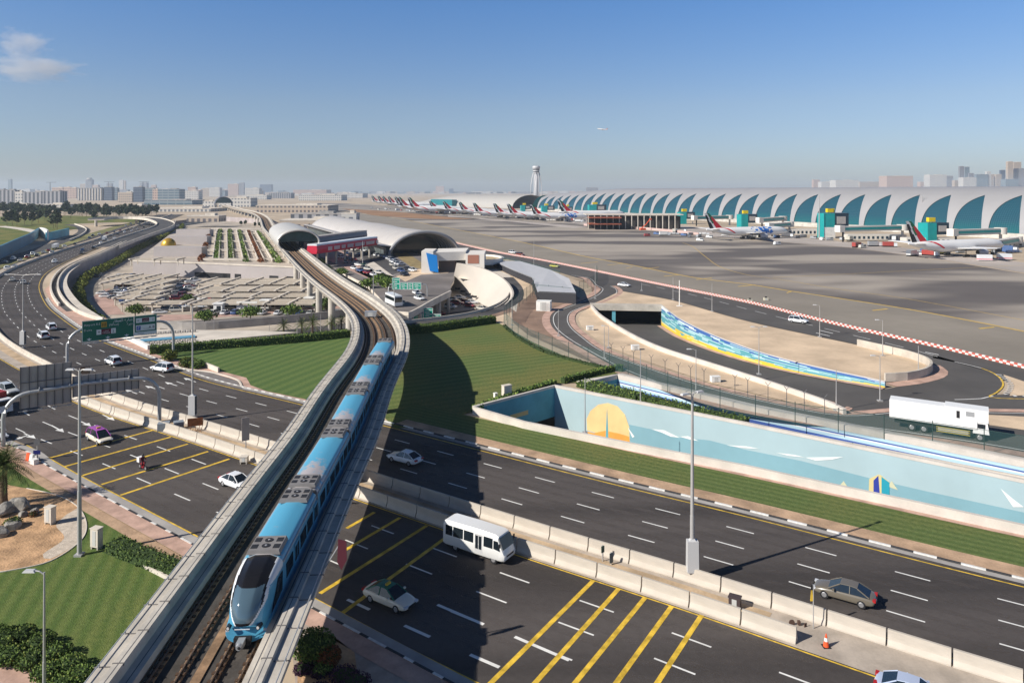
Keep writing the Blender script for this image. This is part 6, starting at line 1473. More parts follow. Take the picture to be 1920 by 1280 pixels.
# ------------------------------------------------------------------ parking canopies
CAN = mat('canopy_beige', (.52, .455, .37), .85, .12, .15); CANB = mat('canopy_beam', (.62, .56, .48), .85)
can_proto = None
def canopy(c, L, W_, label, h=2.6, group='parking canopies', rz=0):
    root = empty('parking_canopy', c, rz, label, 'canopy', group); m = MB()
    W_ *= .86
    for q in (-1, 0, 1): m.box((0, q*W_/3, h+.05*q), (L, W_/3-.5, .18)); m.box((0, q*W_/3-W_/6+.3, h+.12), (L, .3, .5))
    m.build('roof', CAN, parent=root)
    n = max(2, round(L/9))
    for i in range(n+1):
        x = -L/2+.3+(L-.6)*i/n; m = MB(); m.box((x, 0, h+.34), (.8, W_+1.6, .5)); m.build('beam', CANB, parent=root)
    for i in range(n+1):
        x = -L/2+.3+(L-.6)*i/n; m = MB()
        for y in (-W_*.4, W_*.45): m.box((x, y, h/2), (.35, .35, h))
        m.build('columns', CANB, parent=root)
    return root
rowsB = [(386, 566, 521, 534), (381, 577, 536, 547), (375, 586, 549, 558), (368, 598, 560, 572)]
for i, (u0, u1, va, vb) in enumerate(rowsB):
    v = (va+vb)/2; a, b = G(u0, v, -3.4), G(u1, v, -3.4); c = (a+b)/2; W_ = G(u0, va, -3.4).y-G(u0, vb, -3.4).y; canopy((c.x, (G(u0, va, -3.4).y+G(u0, vb, -3.4).y)/2, -6), (b-a).length, W_, 'long beige parking canopy behind the ticket booths, %s row back' % nth(4-i))
rowsA = [(215, 322, 514.5, 522.5), (205, 322, 524, 533.5), (252, 318, 535, 542), (240, 312, 543.5, 551), (224, 305, 552.5, 560.5), (236, 352, 563, 571)]
for i, (u0, u1, va, vb) in enumerate(rowsA):
    v = (va+vb)/2; a, b = G(u0, v, -3.4), G(u1, v, -3.4); c = (a+b)/2; W_ = G(u0, va, -3.4).y-G(u0, vb, -3.4).y; canopy((c.x, (G(u0, va, -3.4).y+G(u0, vb, -3.4).y)/2, -6), (b-a).length, W_, 'beige parking canopy left of the car aisle, %s from grey building' % nth(i+1))
a, b = G(250, 486, .3+2.6), G(340, 486, 2.9); c = (a+b)/2; canopy((c.x, c.y, .3), (b-a).length, 8, 'low beige canopy on the car park roof in front of the golden dome')
# booths and white signboards before the car park
for u, v, l in ((411, 587, 'white ticket booth left of the white hoarding'), (498, 580, 'white ticket booth in the middle of the car park front'), (580, 575, 'white ticket booth beside the viaduct pier')):
    bt = empty('ticket_booth', G(u, v, -6), 0, l, 'booth'); m = MB(); m.box((0, 0, 1.6), (2.8, 2.4, 3.0)); m.build('cabin', WHT, parent=bt); m = MB(); m.box((0, 0, 3.25), (3.4, 3.0, .3)); m.build('roof', WHT, parent=bt); m = MB(); m.box((.3, -1.22, 1.8), (1.4, .05, 1.5)); m.build('window', GLASSD, parent=bt)
ho = empty('white_hoarding', G(463, 585, -6), 0, 'blank white hoarding between two ticket booths', 'hoarding'); m = MB(); m.box((0, 0, 2.2), (6.8, .25, 2.6)); m.build('panel', WHT, parent=ho); m = MB(); m.box((-3.2, .1, 1.6), (.25, .25, 3.2)); m.box((3.2, .1, 1.6), (.25, .25, 3.2)); m.build('posts', WHT, parent=ho)
# parked cars
GRP = 'cars parked in the sunken car park'
def ring_hd(u, v):
    p = G(u, v, -6); i = min(range(len(PITW)-1), key=lambda i: (PITW[i]-p).length); d = PITW[i+1]-PITW[i]; return math.atan2(d.y, d.x)
row_cars([(179, 520), (181, 514.5), (186, 509), (190, 504), (199, 501), (206, 498), (214, 494), (218, 491), (226, 487), (229, 483), (236, 480), (240, 477), (246, 474), (252, 470.5), (259, 467), (266, 464), (271, 461.5), (277, 459)], -6, 'parked below the curved retaining wall', GRP, hd=lambda u, v: ring_hd(u, v)+math.pi/2+.3)
row_cars([(193, 552), (208, 551.5), (222, 551), (232, 555.5), (199, 560.5-3), (214, 560), (226, 562), (240, 559)], -6, 'in open bays left of the canopies', GRP, hd=.2)
row_cars([(347, 529), (357, 530), (367, 527.5), (341, 538), (354, 538), (365, 536.5), (336, 545), (347, 547), (356, 543)], -6, 'in the farther part of the canopy aisle', GRP, hd=.5)
row_cars([(333, 553), (346, 555), (357, 557), (331, 562), (344, 561), (362, 563)], -6, 'in the nearer part of the canopy aisle', GRP, hd=.5, colors=[CARC[0], CARC[6], CARC[6], CARC[2]])
row_cars([(226, 520), (238, 519), (250, 519.5), (262, 519), (225, 540), (233, 541), (241, 540), (249, 542)], -6, 'shaded by the left canopies', GRP, hd=1.3)
row_cars([(338, 576), (352, 573), (362, 575), (372, 571), (315, 583), (332, 584), (300, 588), (385, 577), (399, 576), (432, 574), (444, 573), (455, 574)], -6, 'along the front edge of the car park', GRP, hd=.3)
row_cars([(478, 568), (487, 568), (510, 567), (522, 566), (535, 565), (552, 564), (565, 563)], -6, 'below the canopy behind the booths', GRP, hd=1.5)
for (va, u0, u1, l) in ((535, 384, 570, 'in the gap behind the third canopy row'), (548, 378, 580, 'in the gap behind the second canopy row'), (559, 372, 590, 'in the gap behind the front canopy row'), (574, 372, 600, 'in the shade under the front canopy edge'), (534.3, 222, 312, 'in the left canopy gap, second from the grey building'), (552, 235, 306, 'in the left canopy gap nearest the pink corner')):
    row_cars([(u+rnd.uniform(-1, 1), 358+(va-358)*40/37.4+rnd.uniform(-.4, .4)) for u in range(u0, u1, 10) if rnd.random() < .75], -6, l, GRP, hd=1.5)
for u, v, l in ((634, 590, 'white pickup with a red load beside the viaduct pier'),):
    o = dup(FARS['suv'], G(u, v, -6), .9, l, CW)
# ------------------------------------------------------------------ forecourt deck right of the viaduct
fdk = empty('forecourt_deck', G(780, 560), 0, 'raised concrete forecourt deck standing on columns over the lower road', 'bridge')
dk = GP([(560, 470), (620, 500), (690, 535), (742, 590), (766, 592), (812, 567), (845, 550), (845, 535), (851, 526), (856, 492), (800, 482), (720, 455), (640, 438), (575, 428)])
m = MB(); m.prism([(p.x, p.y) for p in dk], -1.1, 0.0); child(m.build('slab', CONC2), fdk)
m = MB(); m.sheet(dk, .006); m2 = m; child(m.build('deck_asphalt', mat('deck_asphalt', (.19, .17, .16), .9, .25, .05)), fdk)
P = GP([(742, 590), (766, 592), (812, 567), (845, 550)]); m = MB(); m.sweep(smooth(P, 3), [(-.25, 0), (.25, 0), (.25, 1.0), (-.25, 1.0)]); child(m.build('parapet', CONC2), fdk)
for u, v in ((772, 592), (790, 582), (808, 572), (826, 562), (843, 553), (800, 572), (820, 560)):
    p = G(u, v, 0); m = MB(); m.cyl((p.x-.5, p.y+1.2, -6), (p.x-.5, p.y+1.2, -1), .55, n=12); child(m.build('column', CONC, flat=False, autosm=40), fdk)
for (px, l, M_) in (([(600, 458), (640, 470), (700, 508), (745, 520), (735, 530), (690, 522), (640, 500), (600, 480)], 'pale paved forecourt island along the road', KERBP), ([(742, 518), (800, 500), (850, 500), (840, 512), (790, 515), (760, 528)], 'beige paved island below the blue panel building', SAND), ([(665, 508), (700, 490), (745, 523), (735, 537), (690, 520)], 'light ramp between the forecourt roads', CONC2)):
    m = MB(); m.sheet(GP(px), .02); m.build('forecourt_paving', M_, kind='structure', label=l)
m = MB(); m.sheet(GP([(660, 470), (700, 462), (750, 490), (770, 505), (735, 515), (690, 490)]), .015); m.build('forecourt_parking', ASPH2, kind='structure', label='dark asphalt parking lot before the terminal vault')
m = MB(); m.sheet(GP([(720, 466), (760, 472), (800, 498), (800, 506), (770, 500), (745, 482)]), .02); m.build('planted_bank', mat('dry_bank', (.30, .23, .11), .95, .4, .3), kind='structure', label='dry planted bank in front of the terminal vault')
FC = 'cars in the terminal forecourt'
row_cars([(708, 480), (716, 481), (722, 482), (727, 484), (731, 486), (735, 488), (738, 491), (742, 493), (746, 496), (752, 497)], 0, 'parked before the terminal vault', FC, hd=.9, colors=CARC[:4])
row_cars([(655, 468), (664, 470), (673, 467), (682, 471), (690, 468), (650, 476), (660, 479), (672, 478), (684, 477), (640, 484), (652, 487), (664, 489), (648, 493)], 0, 'in the crowd below the red footbridge', FC, hd=-.9, jitter=20)
row_cars([(664, 494), (672, 498), (681, 503), (690, 506), (664, 505), (675, 509), (688, 513), (700, 517), (711, 513), (752, 510), (760, 515), (735, 498), (742, 505), (765, 507), (774, 509)], 0, 'on the forecourt road before the green sign', FC, hd=-.9, jitter=15)
o = dup(TAXI, G(682, 500), -.9, 'tiny yellow taxi on the forecourt road below the footbridge', TX)
row_cars([(744, 565), (782, 552), (757, 517), (786, 562)], 0, 'on the raised road beside the green sign', FC, hd=-1.0)
row_cars([(792, 594), (822, 590), (845, 578), (858, 571), (867, 566), (880, 575), (885, 569), (905, 581), (862, 560), (850, 564), (874, 568)], -6, 'on the lower road below the white curved wall', FC, hd=-.3, jitter=25, colors=[CARC[0], CARC[5], CARC[6], CARC[0]])
o = dup(suv, G(768, 568, 0) if False else G(744, 572), -.7, 'white taxi with red roof at the edge of the raised road', TX)
bc = empty('coach', G(738, 572), -1.1, 'white coach half hidden behind the viaduct below the green sign', 'coach')
m = MB(); m.box((0, 0, 1.9), (9.5, 2.5, 2.9), top=(9.2, 2.3)); m.build('body', TRW, parent=bc)
for sd in (-1, 1): m = MB(); m.box((0, sd*1.24, 2.3), (8.6, .06, 1.0)); m.build('side_windows', GLASSD, parent=bc)
m = MB(); m.box((4.75, 0, 2.2), (.06, 2.1, 1.4)); m.build('windscreen', GLASSD, parent=bc)
for x in (-3, 3):
    for sd in (-1, 1): wheel(bc, x, sd*1.2, .5, .3)
# motorway traffic
MG = 'cars on the far stretch of the motorway'
m_px = [(44, 532), (23, 527), (103, 492.5), (153, 476), (155, 470), (176, 466)]
row_cars(m_px, 0, 'on the inner carriageway of the bend', MG, hd=fl_dir)
row_cars([(10, 494), (14, 505), (25, 487), (38, 490), (52, 484), (62, 478), (70, 481), (82, 475), (92, 471), (98, 476), (121, 464), (141, 459), (28, 503-1)], 0, 'on the outer carriageway of the bend', MG, hd=fl_dir)
row_cars([(168, 447), (174, 443), (186, 440), (192, 446), (201, 438), (208, 443), (214, 436), (221, 440), (226, 433), (234, 437), (241, 431), (247, 434), (252, 428), (258, 431), (264, 424), (270, 427), (262, 420), (272, 418), (280, 422), (284, 416), (245, 421), (236, 424), (200, 452), (190, 458), (215, 448)], 0, 'in the distant traffic below the flyover', MG, hd=fl_dir)
tr2 = dup(tr, G(104, 467), fl_dir(104, 467), 'small box truck in the outer carriageway of the bend', scale=(.75, .75, .75)); tr3 = dup(tr, G(196, 452), fl_dir(196, 452), 'distant white box truck below the flyover', scale=(.7, .7, .8))
# airside vehicles
c = dup(suv, G(1497, 605), -.75, 'white pickup on the perimeter road beside the red and white barrier'); c = dup(suv, G(961, 475), -.7, 'white and blue van on the perimeter road near the gate'); c = dup(suv, G(976, 479), -.7, 'brown van behind the white and blue van', (.2, .05, .03, 1))
c = dup(sed, G(939, 485), -.7, 'small white car by the grey shed roof'); c = dup(sed, G(1040, 501), -.7, 'yellowish car on the perimeter road above the grey shed', (.5, .5, .1, 1)); c = dup(sed, G(1170, 537), -.7, 'small white car on the perimeter road left of the lamp posts')
# ------------------------------------------------------------------ metro stations
SHELL = mat('shell_cream', (.56, .54, .50), .45, .05, .3, metal=.2)
def station(s_mid, half, W_, Hh, label, oc=0.0, cz=11.1, dark=False):
    p, d, n = at_s(VCn, VS, s_mid); root = empty('metro_station', p, 0, label, 'station')
    SH = mat('station_dark', (.09, .10, .13), .5) if dark else SHELL
    def sec(s, f, th=1, a0=-.32, a1=1.32, n_=30):
        q, dd, nn = at_s(VCn, VS, s)
        return [Vector((q.x-nn.x*(oc+math.cos(math.pi*(a0+(a1-a0)*k/n_))*W_/2*f*th), q.y-nn.y*(oc+math.cos(math.pi*(a0+(a1-a0)*k/n_))*W_/2*f*th), cz+math.sin(math.pi*(a0+(a1-a0)*k/n_))*Hh*f*th)) for k in range(n_+1)]
    N_ = 14; FF = lambda i: .90+.10*math.sin(math.pi*min(1, (i+3)/(N_+3)))
    m = MB(); m.loft([sec(s_mid-half+2*half*i/N_, FF(i)) for i in range(N_+1)], False); sh = m.build('roof_shell', SH, flat=False, recalc=False); child(sh, root)
    md = sh.modifiers.new('t', 'SOLIDIFY'); md.thickness = .5
    for e in (0, N_):
        s = s_mid-half+2*half*e/N_
        m = MB(); P = sec(s, FF(e), 1.01, -.42, 1.42); m.tube(P, .42, 6); child(m.build('rim', SH, flat=False), root)
        P = sec(s+(2 if e == 0 else -2), FF(e), .97, -.5, 1.5, 40); q, dd, nn = at_s(VCn, VS, s+(2 if e == 0 else -2)); m = MB()
        lx = lambda v: -(v.x-q.x)*nn.x-(v.y-q.y)*nn.y
        up = [v for v in P if v.z >= 10.7]; m.v += [tuple(v) for v in up]; m.face(range(len(up)))
        rt = [v for v in P if lx(v) >= 5.3 and v.z < 10.7]+[v for v in P if lx(v) >= 5.3 and v.z >= 10.7][:1]
        rt = sorted([v for v in P if lx(v) >= 5.3 and v.z < 10.7], key=lambda v: v.z)
        if len(rt) > 2 and not dark:
            k = Vector((q.x-nn.x*5.3, q.y-nn.y*5.3, 10.7)); b = len(m.v); m.v += [tuple(v) for v in rt+[k]]; m.face([b+i for i in range(len(rt)+1)])
        child(m.build('end_glass', mat('station_glass', (.035, .075, .075), .15, .3, .3)), root)
    m = MB()
    for i in range(1, N_, 2): m.tube(sec(s_mid-half+2*half*i/N_, FF(i), 1.01), .2, 5)
    child(m.build('shell_ribs', STEEL), root); return root
s1 = min(range(len(VC)), key=lambda i: abs(G(556, 466, 8).y-VC[i].y)); s1 = VS[s1]
station(s1+42, 42, 18.5, 5.4, 'shell-shaped metro station with glazed round end over the viaduct', 2.9, 11.0)
s2 = min(range(len(VC)), key=lambda i: abs(1400-VC[i].y)); station(VS[s2]+30, 50, 32, 14, 'distant dark tunnel-shaped metro station at the end of the viaduct', 0, 9, True)
# red footbridge and the blue one behind it
def footbridge(a, b, za, zb_, w, label, M_, roof, lit=False):
    root = empty('footbridge', a, 0, label, 'bridge'); P = resample([Vector((a.x, a.y, 0)), Vector((b.x, b.y, 0))], 6)
    m = MB(); m.sweep(P, [(-w/2, za), (w/2, za), (w/2+.4, (za+zb_)/2), (w/2, zb_), (-w/2, zb_), (-w/2-.4, (za+zb_)/2)]); child(m.build('tube', M_), root)
    m = MB(); m.sweep(P, [(-w/2-.3, zb_), (w/2+.3, zb_), (w/2, zb_+.7), (-w/2, zb_+.7)]); child(m.build('roof', roof), root); return root, P
RED = mat('banner_red', (.52, .02, .05), .45); a, b = AT(585, 466, 318), AT(700, 455, 372)
fb, P = footbridge(a, b, 6.2, 9.8, 4.5, 'red banner-wrapped footbridge between metro station and terminal', RED, TRW)
m = MB(); d = (P[-1]-P[0]).normalized(); n = Vector((d.y, -d.x, 0)); L_ = (P[-1]-P[0]).length; x = L_*.16
for wl in (5, 7, 5, 8, 13, 12, 4):
    m = MB()
    for k in range(wl): q = P[0]+d*(x+k*.72)+n*2.72; m.box((q.x, q.y, 7.9), (.34, .06, 1.6), math.atan2(d.y, d.x))
    x += wl*.72+1.6; child(m.build('banner_word', TRW), fb)
m = MB()
for i in range(7): q = P[0]+d*L_*(i+.5)/7; m.cyl((q.x, q.y, 0), (q.x, q.y, 6.3), .5, n=8)
child(m.build('columns', CONC), fb)
a, b = AT(570, 440, 345), AT(680, 440, 410); fb2, P = footbridge(a, b, 7, 11, 5, 'dark blue glazed walkway behind the red footbridge', mat('walkway_blue', (.03, .05, .10), .3), DCONC)
# ------------------------------------------------------------------ terminal vault
tv = empty('terminal_vault', G(790, 475), 0, 'terminal building with long silver vaulted roof and ribbed arch front', 'terminal')
A = Vector((G(788, 478).x, G(788, 478).y, 0)); B = Vector((G(660, 428).x-14, G(660, 428).y+150, 0)); A = Vector((-49, 385, 0)); B = Vector((-152, 610, 0)); ax = (B-A).normalized(); pn = Vector((ax.y, -ax.x, 0)); W2, HH = 19, 12.5
ROOFM = mat('silver_roof', (.50, .47, .44), .5, .05, .2, metal=.1)
def vsec(s, k, n=20, a0=-.02, a1=1.02):
    c = A+ax*s; return [c+pn*(-math.cos(math.pi*(a0+(a1-a0)*i/n))*W2*k)+Vector((0, 0, max(0, math.sin(math.pi*(a0+(a1-a0)*i/n)))*HH*k)) for i in range(n+1)]
LV = (B-A).length
m = MB(); m.loft([vsec(-8+(LV+8)*i/20, 1+.02*math.sin(i)) for i in range(21)], False); o = m.build('roof', ROOFM, flat=False, recalc=False); child(o, tv); md = o.modifiers.new('t', 'SOLIDIFY'); md.thickness = .5
m = MB()
for s in (-8, ): m.tube(vsec(s, 1.0), .9, 8)
for i in range(7): m.tube(vsec(2+i*3.0, .97-.03*i), .45, 6)
child(m.build('arch_ribs', mat('arch_grey', (.30, .30, .31), .6), flat=False), tv)
m = MB(); P = vsec(14, .93); b0 = len(m.v); m.v += [tuple(p) for p in P]; m.face([b0+i for i in range(len(P))]); child(m.build('glass_front', GLASSD), tv)
m = MB(); P = [A+ax*s-pn*(W2+.5) for s in (-5, LV)]; m.sweep(P, [(-3, 0), (.6, 0), (.6, 4.6), (-3, 5.2)]); child(m.build('side_hall', mat('hall_glass', (.10, .12, .12), .3, .3, .3)), tv)
m = MB(); P = [A+ax*s-pn*(W2-1) for s in (-8, LV)]; m.sweep(P, [(-2.2, 5.2), (6, 5.9), (6, 6.3), (-2.2, 5.5)]); child(m.build('side_canopy', ROOFM), tv)
# white building with blue panel
bb = empty('panel_building', G(815, 512), 0, 'white angular building with a tilted blue panel and brick-red block', 'building')
def prismpx(px, z0, z1, mt, nm, root, zb=0):
    m = MB(); m.prism([(p.x, p.y) for p in GP(px, zb)], z0, z1); child(m.build(nm, mt), root)
yw = G(815, 512).y
q = [AT(790, 470, yw), AT(806, 472, yw), AT(818, 513, yw), AT(790, 506, yw)]; m = MB(); m.prism([(q[0].x, yw), (AT(812, 0, yw).x, yw), (AT(812, 0, yw).x, yw+14), (q[0].x, yw+14)], 0, AT(0, 471, yw).z); child(m.build('white_wing', WALLW), bb)
m = MB(); pts = [AT(799, 474, yw-.5), AT(819, 479, yw-.5), AT(822, 511, yw-.5), AT(806, 508, yw-.5)]; m.add(pts+[p+Vector((0, .4, 0)) for p in pts], [(0, 1, 2, 3), (7, 6, 5, 4), (0, 1, 5, 4), (1, 2, 6, 5), (2, 3, 7, 6), (3, 0, 4, 7)]); child(m.build('blue_panel', mat('panel_blue', (.01, .20, .58), .5)), bb)
zt = AT(0, 474, yw).z
m = MB(); m.prism([(AT(812, 0, yw).x, yw+2), (AT(873, 0, yw+6).x, yw+6), (AT(873, 0, yw+6).x, yw+26), (AT(812, 0, yw).x, yw+22)], zt-3.6, zt); child(m.build('white_canopy_block', WALLW), bb)
m = MB(); m.prism([(AT(822, 0, yw+5).x, yw+6), (AT(853, 0, yw+6).x, yw+6), (AT(853, 0, yw+6).x, yw+20), (AT(822, 0, yw+5).x, yw+20)], 0, zt-3.6); child(m.build('recessed_wall', mat('recess_brown', (.16, .12, .10), .8)), bb)
y2 = yw+4; m = MB(); m.prism([(AT(873, 0, y2).x, y2), (AT(908, 0, y2).x, y2), (AT(908, 0, y2).x, y2+18), (AT(873, 0, y2).x, y2+18)], 0, AT(0, 476, y2).z); child(m.build('white_frame', WALLW), bb)
m = MB(); m.box(((AT(877, 0, y2).x+AT(898, 0, y2).x)/2, y2-.08, AT(0, 486, y2).z), (AT(898, 0, y2).x-AT(877, 0, y2).x, .1, AT(0, 478, y2).z-AT(0, 494, y2).z)); child(m.build('brick_panel', mat('brick_red', (.36, .16, .11), .8)), bb)
c = G(896, 487, 3); ringp = [c+Vector((math.cos(t/14*math.pi*2)*11, math.sin(t/14*math.pi*2)*15, 0)) for t in range(15)]; m = MB(); m.sweep([Vector((p.x, p.y, 0)) for p in ringp], [(-.4, 2), (.4, 2), (.4, 4.2), (-.4, 4.2)]); child(m.build('ring_parapet', WALLW), bb)
m = MB(); m.sheet(ringp, 3.3); child(m.build('round_roof', mat('ochre_roof', (.42, .33, .20), .8)), bb)
# white curved wall
wp_ = smooth([G(847, 548, -6), G(868, 566, -6), G(890, 582, -6), G(905, 590, -6), G(925, 596, -6), G(945, 590, -6), G(957, 575, -6), G(961, 560, -3)], 2)
cw = empty('curved_wall', wp_[0], 0, 'tall white curved wall sweeping round the lower road', 'wall'); n_ = len(wp_)
tpth = resample(smooth([G(856, 493, 6), G(875, 496, 5.8), (G(903, 503, 5.2)), G(931, 514.5, 4.0), G(950.6, 530, 2.6), G(960.5, 547, 1.2), G(957.7, 559.5, .5), G(945, 571, .1)], 2), 2)
bpth = resample(smooth([G(846, 540, -6), G(870, 553, -6), G(897, 567, -6), G(912, 574, -5.5), G(926, 577, -4), G(936, 576, -2)], 2), 1)
nn2 = 40
def samp(P, k, n): S = arclen(P); return at_s(P, S, S[-1]*k/n)[0]
m = MB(); m.loft([[samp(bpth, k, nn2), samp(tpth, k, nn2), samp(tpth, k, nn2)+Vector((.5, .7, 0)), samp(bpth, k, nn2)+Vector((.5, .7, 0))] for k in range(nn2+1)], True, True); child(m.build('wall_shell', mat('curved_white', (.53, .48, .42), .75, .05, .1), flat=False, autosm=40), cw)
m = MB()
for u, v in ((858, 541), (868, 546), (878, 551), (889, 556)): p = AT(u, v, G(u, v+7, -6).y-1.6); m.box(p, (2.2, .3, .7), -.5)
child(m.build('wall_slots', BLACK), cw)
back = [Vector((p.x+.6, p.y+.8, 0)) for p in tpth]+GP([(968, 585), (975, 545), (955, 515), (905, 495), (866, 487)])
m = MB(); m.sheet(back, 0.02); m.build('roof_terrace', CONC2, kind='structure', label='pale sandy terrace behind the curved white wall')
rr3 = smooth(GP([(700, 622), (765, 610), (830, 602), (890, 593), (930, 582), (955, 570), (969, 555), (967, 538), (952, 520)]), 3); m = MB(); m.strip(rr3, -2.2, 2.2, .035); m.build('curved_ramp_road', ASPH2, kind='structure', label='narrow curved road hugging the white curved wall')
m = MB(); m.sweep(off(rr3, 2.6), [(-.15, 0), (.15, 0), (.15, .8), (-.15, .8)]); m.build('parapet_wall', CONC2, label='low pale parapet of the narrow curved road', cat='wall')
# grey shed roof
gs = empty('shed', G(1030, 553), 0, 'long low shed with pale grey metal roof beside the perimeter road', 'building')
m = MB(); rf = [G(925, 489, 2.6), G(975, 489.5, 3.0), G(1030, 505, 3.6), G(1067, 522, 4.0), G(1080, 549, 3.4), G(1008, 546, 3.0), G(998, 520, 2.8), G(960, 505, 2.6)]
m.add(rf, [(0, 1, 6, 7), (1, 2, 5, 6), (2, 3, 4, 5)]); m.add([p-Vector((0, 0, .25)) for p in rf], [(7, 6, 1, 0), (6, 5, 2, 1), (5, 4, 3, 2)]); child(m.build('roof', mat('shed_roof', (.46, .46, .47), .5, .05, .5)), gs)
m = MB(); base = [Vector((p.x, p.y, 0)) for p in rf]; top = [Vector((p.x, p.y, p.z-.3)) for p in rf]
m.loft([[a, b] for a, b in zip(base+[base[0]], top+[top[0]])], False); child(m.build('walls', mat('shed_dark', (.035, .035, .04), .7)), gs)
# flyover far left
fo = empty('flyover', G(250, 412), 0, 'curved pale flyover bridge crossing the motorway in the distance', 'bridge')
fp_ = smooth([G(180, 411, 7), G(205, 408.5, 7), G(250, 408, 7), G(285, 410, 7), G(306, 416, 6), G(311, 421, 5), G(300, 428, 4), G(270, 438, 2.5), G(235, 450, 1), G(200, 463, .3)], 6)
m = MB(); m.sweep(fp_, [(-7, -1.2), (7, -1.2), (7, 1), (6.6, 1), (6.6, .1), (-6.6, .1), (-6.6, 1), (-7, 1)]); child(m.build('deck', CONC2), fo)
m = MB(); m.strip(fp_, -6.5, 6.5, .13); child(m.build('asphalt', ASPH2), fo)
for p in fp_[::9]:
    if p.z > 3: m = MB(); m.cyl((p.x, p.y, 0), (p.x, p.y, p.z-1), 1.3, n=10); child(m.build('pier', CONC), fo)
# left teal underpass walls and slip roads
TW = mat('underpass_teal', (.05, .17, .26), .6, .25, .05); tu = empty('teal_underpass', G(40, 460), 0, 'long blue-teal painted underpass wall beside the golf course', 'wall')
P = smooth([G(-30, 497, 0), G(0, 486, 0), G(35, 468, 0), G(60, 455, 0), G(74, 444, 0)], 8); m = MB(); m.sweep(P, [(0, 0), (1, 0), (1, 6.5), (0, 6.5)]); child(m.build('wall', TW), tu)
P = smooth([G(88, 451, 0), G(100, 449, 0), G(130, 441, 0)], 8); m = MB(); m.sweep(P, [(0, 0), (1, 0), (1, 5.5), (0, 5.5)]); child(m.build('wall', mat('underpass_cyan', (.08, .36, .46), .6, .3, .05)), tu)
P = smooth([G(74, 444, 0), G(82, 446, 0), G(88, 451, 0)], 8); m = MB(); m.sweep(P, [(0, 0), (1, 0), (1, 7), (0, 7)]); child(m.build('end_wall', WHT), tu)
for px, w, l, M_ in (([(0, 499), (50, 478), (90, 462), (130, 448), (150, 440), (158, 432), (150, 425), (128, 421)], 9, 'curving slip road left of the motorway', ASPH2), ([(0, 424), (40, 429), (70, 435), (85, 437)], 10, 'pale road across the golf course', CONC2)):
    P = smooth(GP(px), 6); m = MB(); m.strip(P, -w/2, w/2, .02); m.build('slip_road', M_, kind='structure', label=l)
P = smooth(GP([(130, 452), (152, 442), (162, 433), (157, 427), (140, 421)]), 6); m = MB(); m.sweep(P, [(-.3, 0), (.3, 0), (.3, 1.2), (-.3, 1.2)]); m.build('parapet_wall', CONC2, label='pale parapet of the slip road beside the motorway', cat='wall')
G5 = grass_mat('golf_grass', R(80), 14, c1=(.075, .12, .03), c2=(.10, .14, .035), dry=(.34, .24, .09), wob=.6, dryth=.42)
m = MB(); m.sheet(GP([(-60, 497), (0, 483), (75, 440), (150, 428), (130, 420), (200, 417), (310, 417), (280, 407), (100, 404), (-60, 408)]), .0); m.build('golf_course', G5, kind='structure', label='green and sandy golf course left of the motorway')
m = MB(); m.sheet(GP([(0, 503), (60, 482), (120, 462), (165, 447), (230, 425), (262, 417), (258, 414), (215, 424), (160, 440), (100, 464), (50, 480), (0, 497)]), .03); m.build('verge', mat('mixed_verge', (.20, .19, .07), .95, .5, .06), kind='structure', label='patchy green verge along the outer carriageway')
# ------------------------------------------------------------------ long terminal concourse with leaf windows
tb0, tbd = Vector((24, 1311, 0)), Vector((331, -801, 0)); tperp = Vector((.924, .382, 0))
con = empty('concourse_terminal', tb0+tbd*.95, 0, 'immensely long silver vaulted terminal with dark teal leaf-shaped windows', 'terminal')
TG = bpy.data.materials.new('teal_glass'); TG.use_nodes = True; nt, b = nodes_of(TG); L = nt.links.new; N = nt.nodes.new
at_ = N('ShaderNodeAttribute'); at_.attribute_name = 'wallv'; sp = N('ShaderNodeSeparateXYZ'); L(at_.outputs['Vector'], sp.inputs[0])
def linef(sock, th):
    f = N('ShaderNodeMath'); f.operation = 'FRACT'; L(sock, f.inputs[0]); g_ = N('ShaderNodeMath'); g_.operation = 'LESS_THAN'; g_.inputs[1].default_value = th; L(f.outputs[0], g_.inputs[0]); return g_.outputs[0]
mxx = N('ShaderNodeMath'); mxx.operation = 'MAXIMUM'; L(linef(sp.outputs['X'], .12), mxx.inputs[0]); L(linef(sp.outputs['Y'], .10), mxx.inputs[1])
mz = N('ShaderNodeMapRange'); mz.inputs[1].default_value = 2; mz.inputs[2].default_value = 9; L(sp.outputs['Y'], mz.inputs[0])
mg_ = N('ShaderNodeMix'); mg_.data_type = 'RGBA'; mg_.inputs['A'].default_value = (.0, .10, .10, 1); mg_.inputs['B'].default_value = (.008, .055, .085, 1); L(mz.outputs[0], mg_.inputs['Factor'])
mc_ = N('ShaderNodeMix'); mc_.data_type = 'RGBA'; L(mg_.outputs['Result'], mc_.inputs['A']); mc_.inputs['B'].default_value = (.05, .12, .15, 1); L(mxx.outputs[0], mc_.inputs['Factor'])
L(mc_.outputs['Result'], b.inputs['Base Color']); b.inputs['Roughness'].default_value = .25
SKIN = mat('silver_cladding', (.33, .325, .33), .5, .04, .05, metal=.15)
nt, b = nodes_of(SKIN)
BW_ = .0315
def hfac(w): return min(1, .66+.9*max(0, w)**.8) if w < .32 else 1.0
def cpos(w, th, ins=0):
    h = 37.5*hfac(w)*(1 if w > 0 else max(.2, 1+w*8)); bb_ = 46*hfac(w)
    p = tb0+tbd*w+tperp*(bb_*(1-math.cos(th))+ins*math.cos(th)); p.z = (h-ins*.5)*math.sin(th)+.0; return p
TT = R(55); NT = 14
aL = lambda t: .42*t**4
bR = lambda t: .82-.38*t**1.9
cells = []
i = 0; w = .979-BW_*29
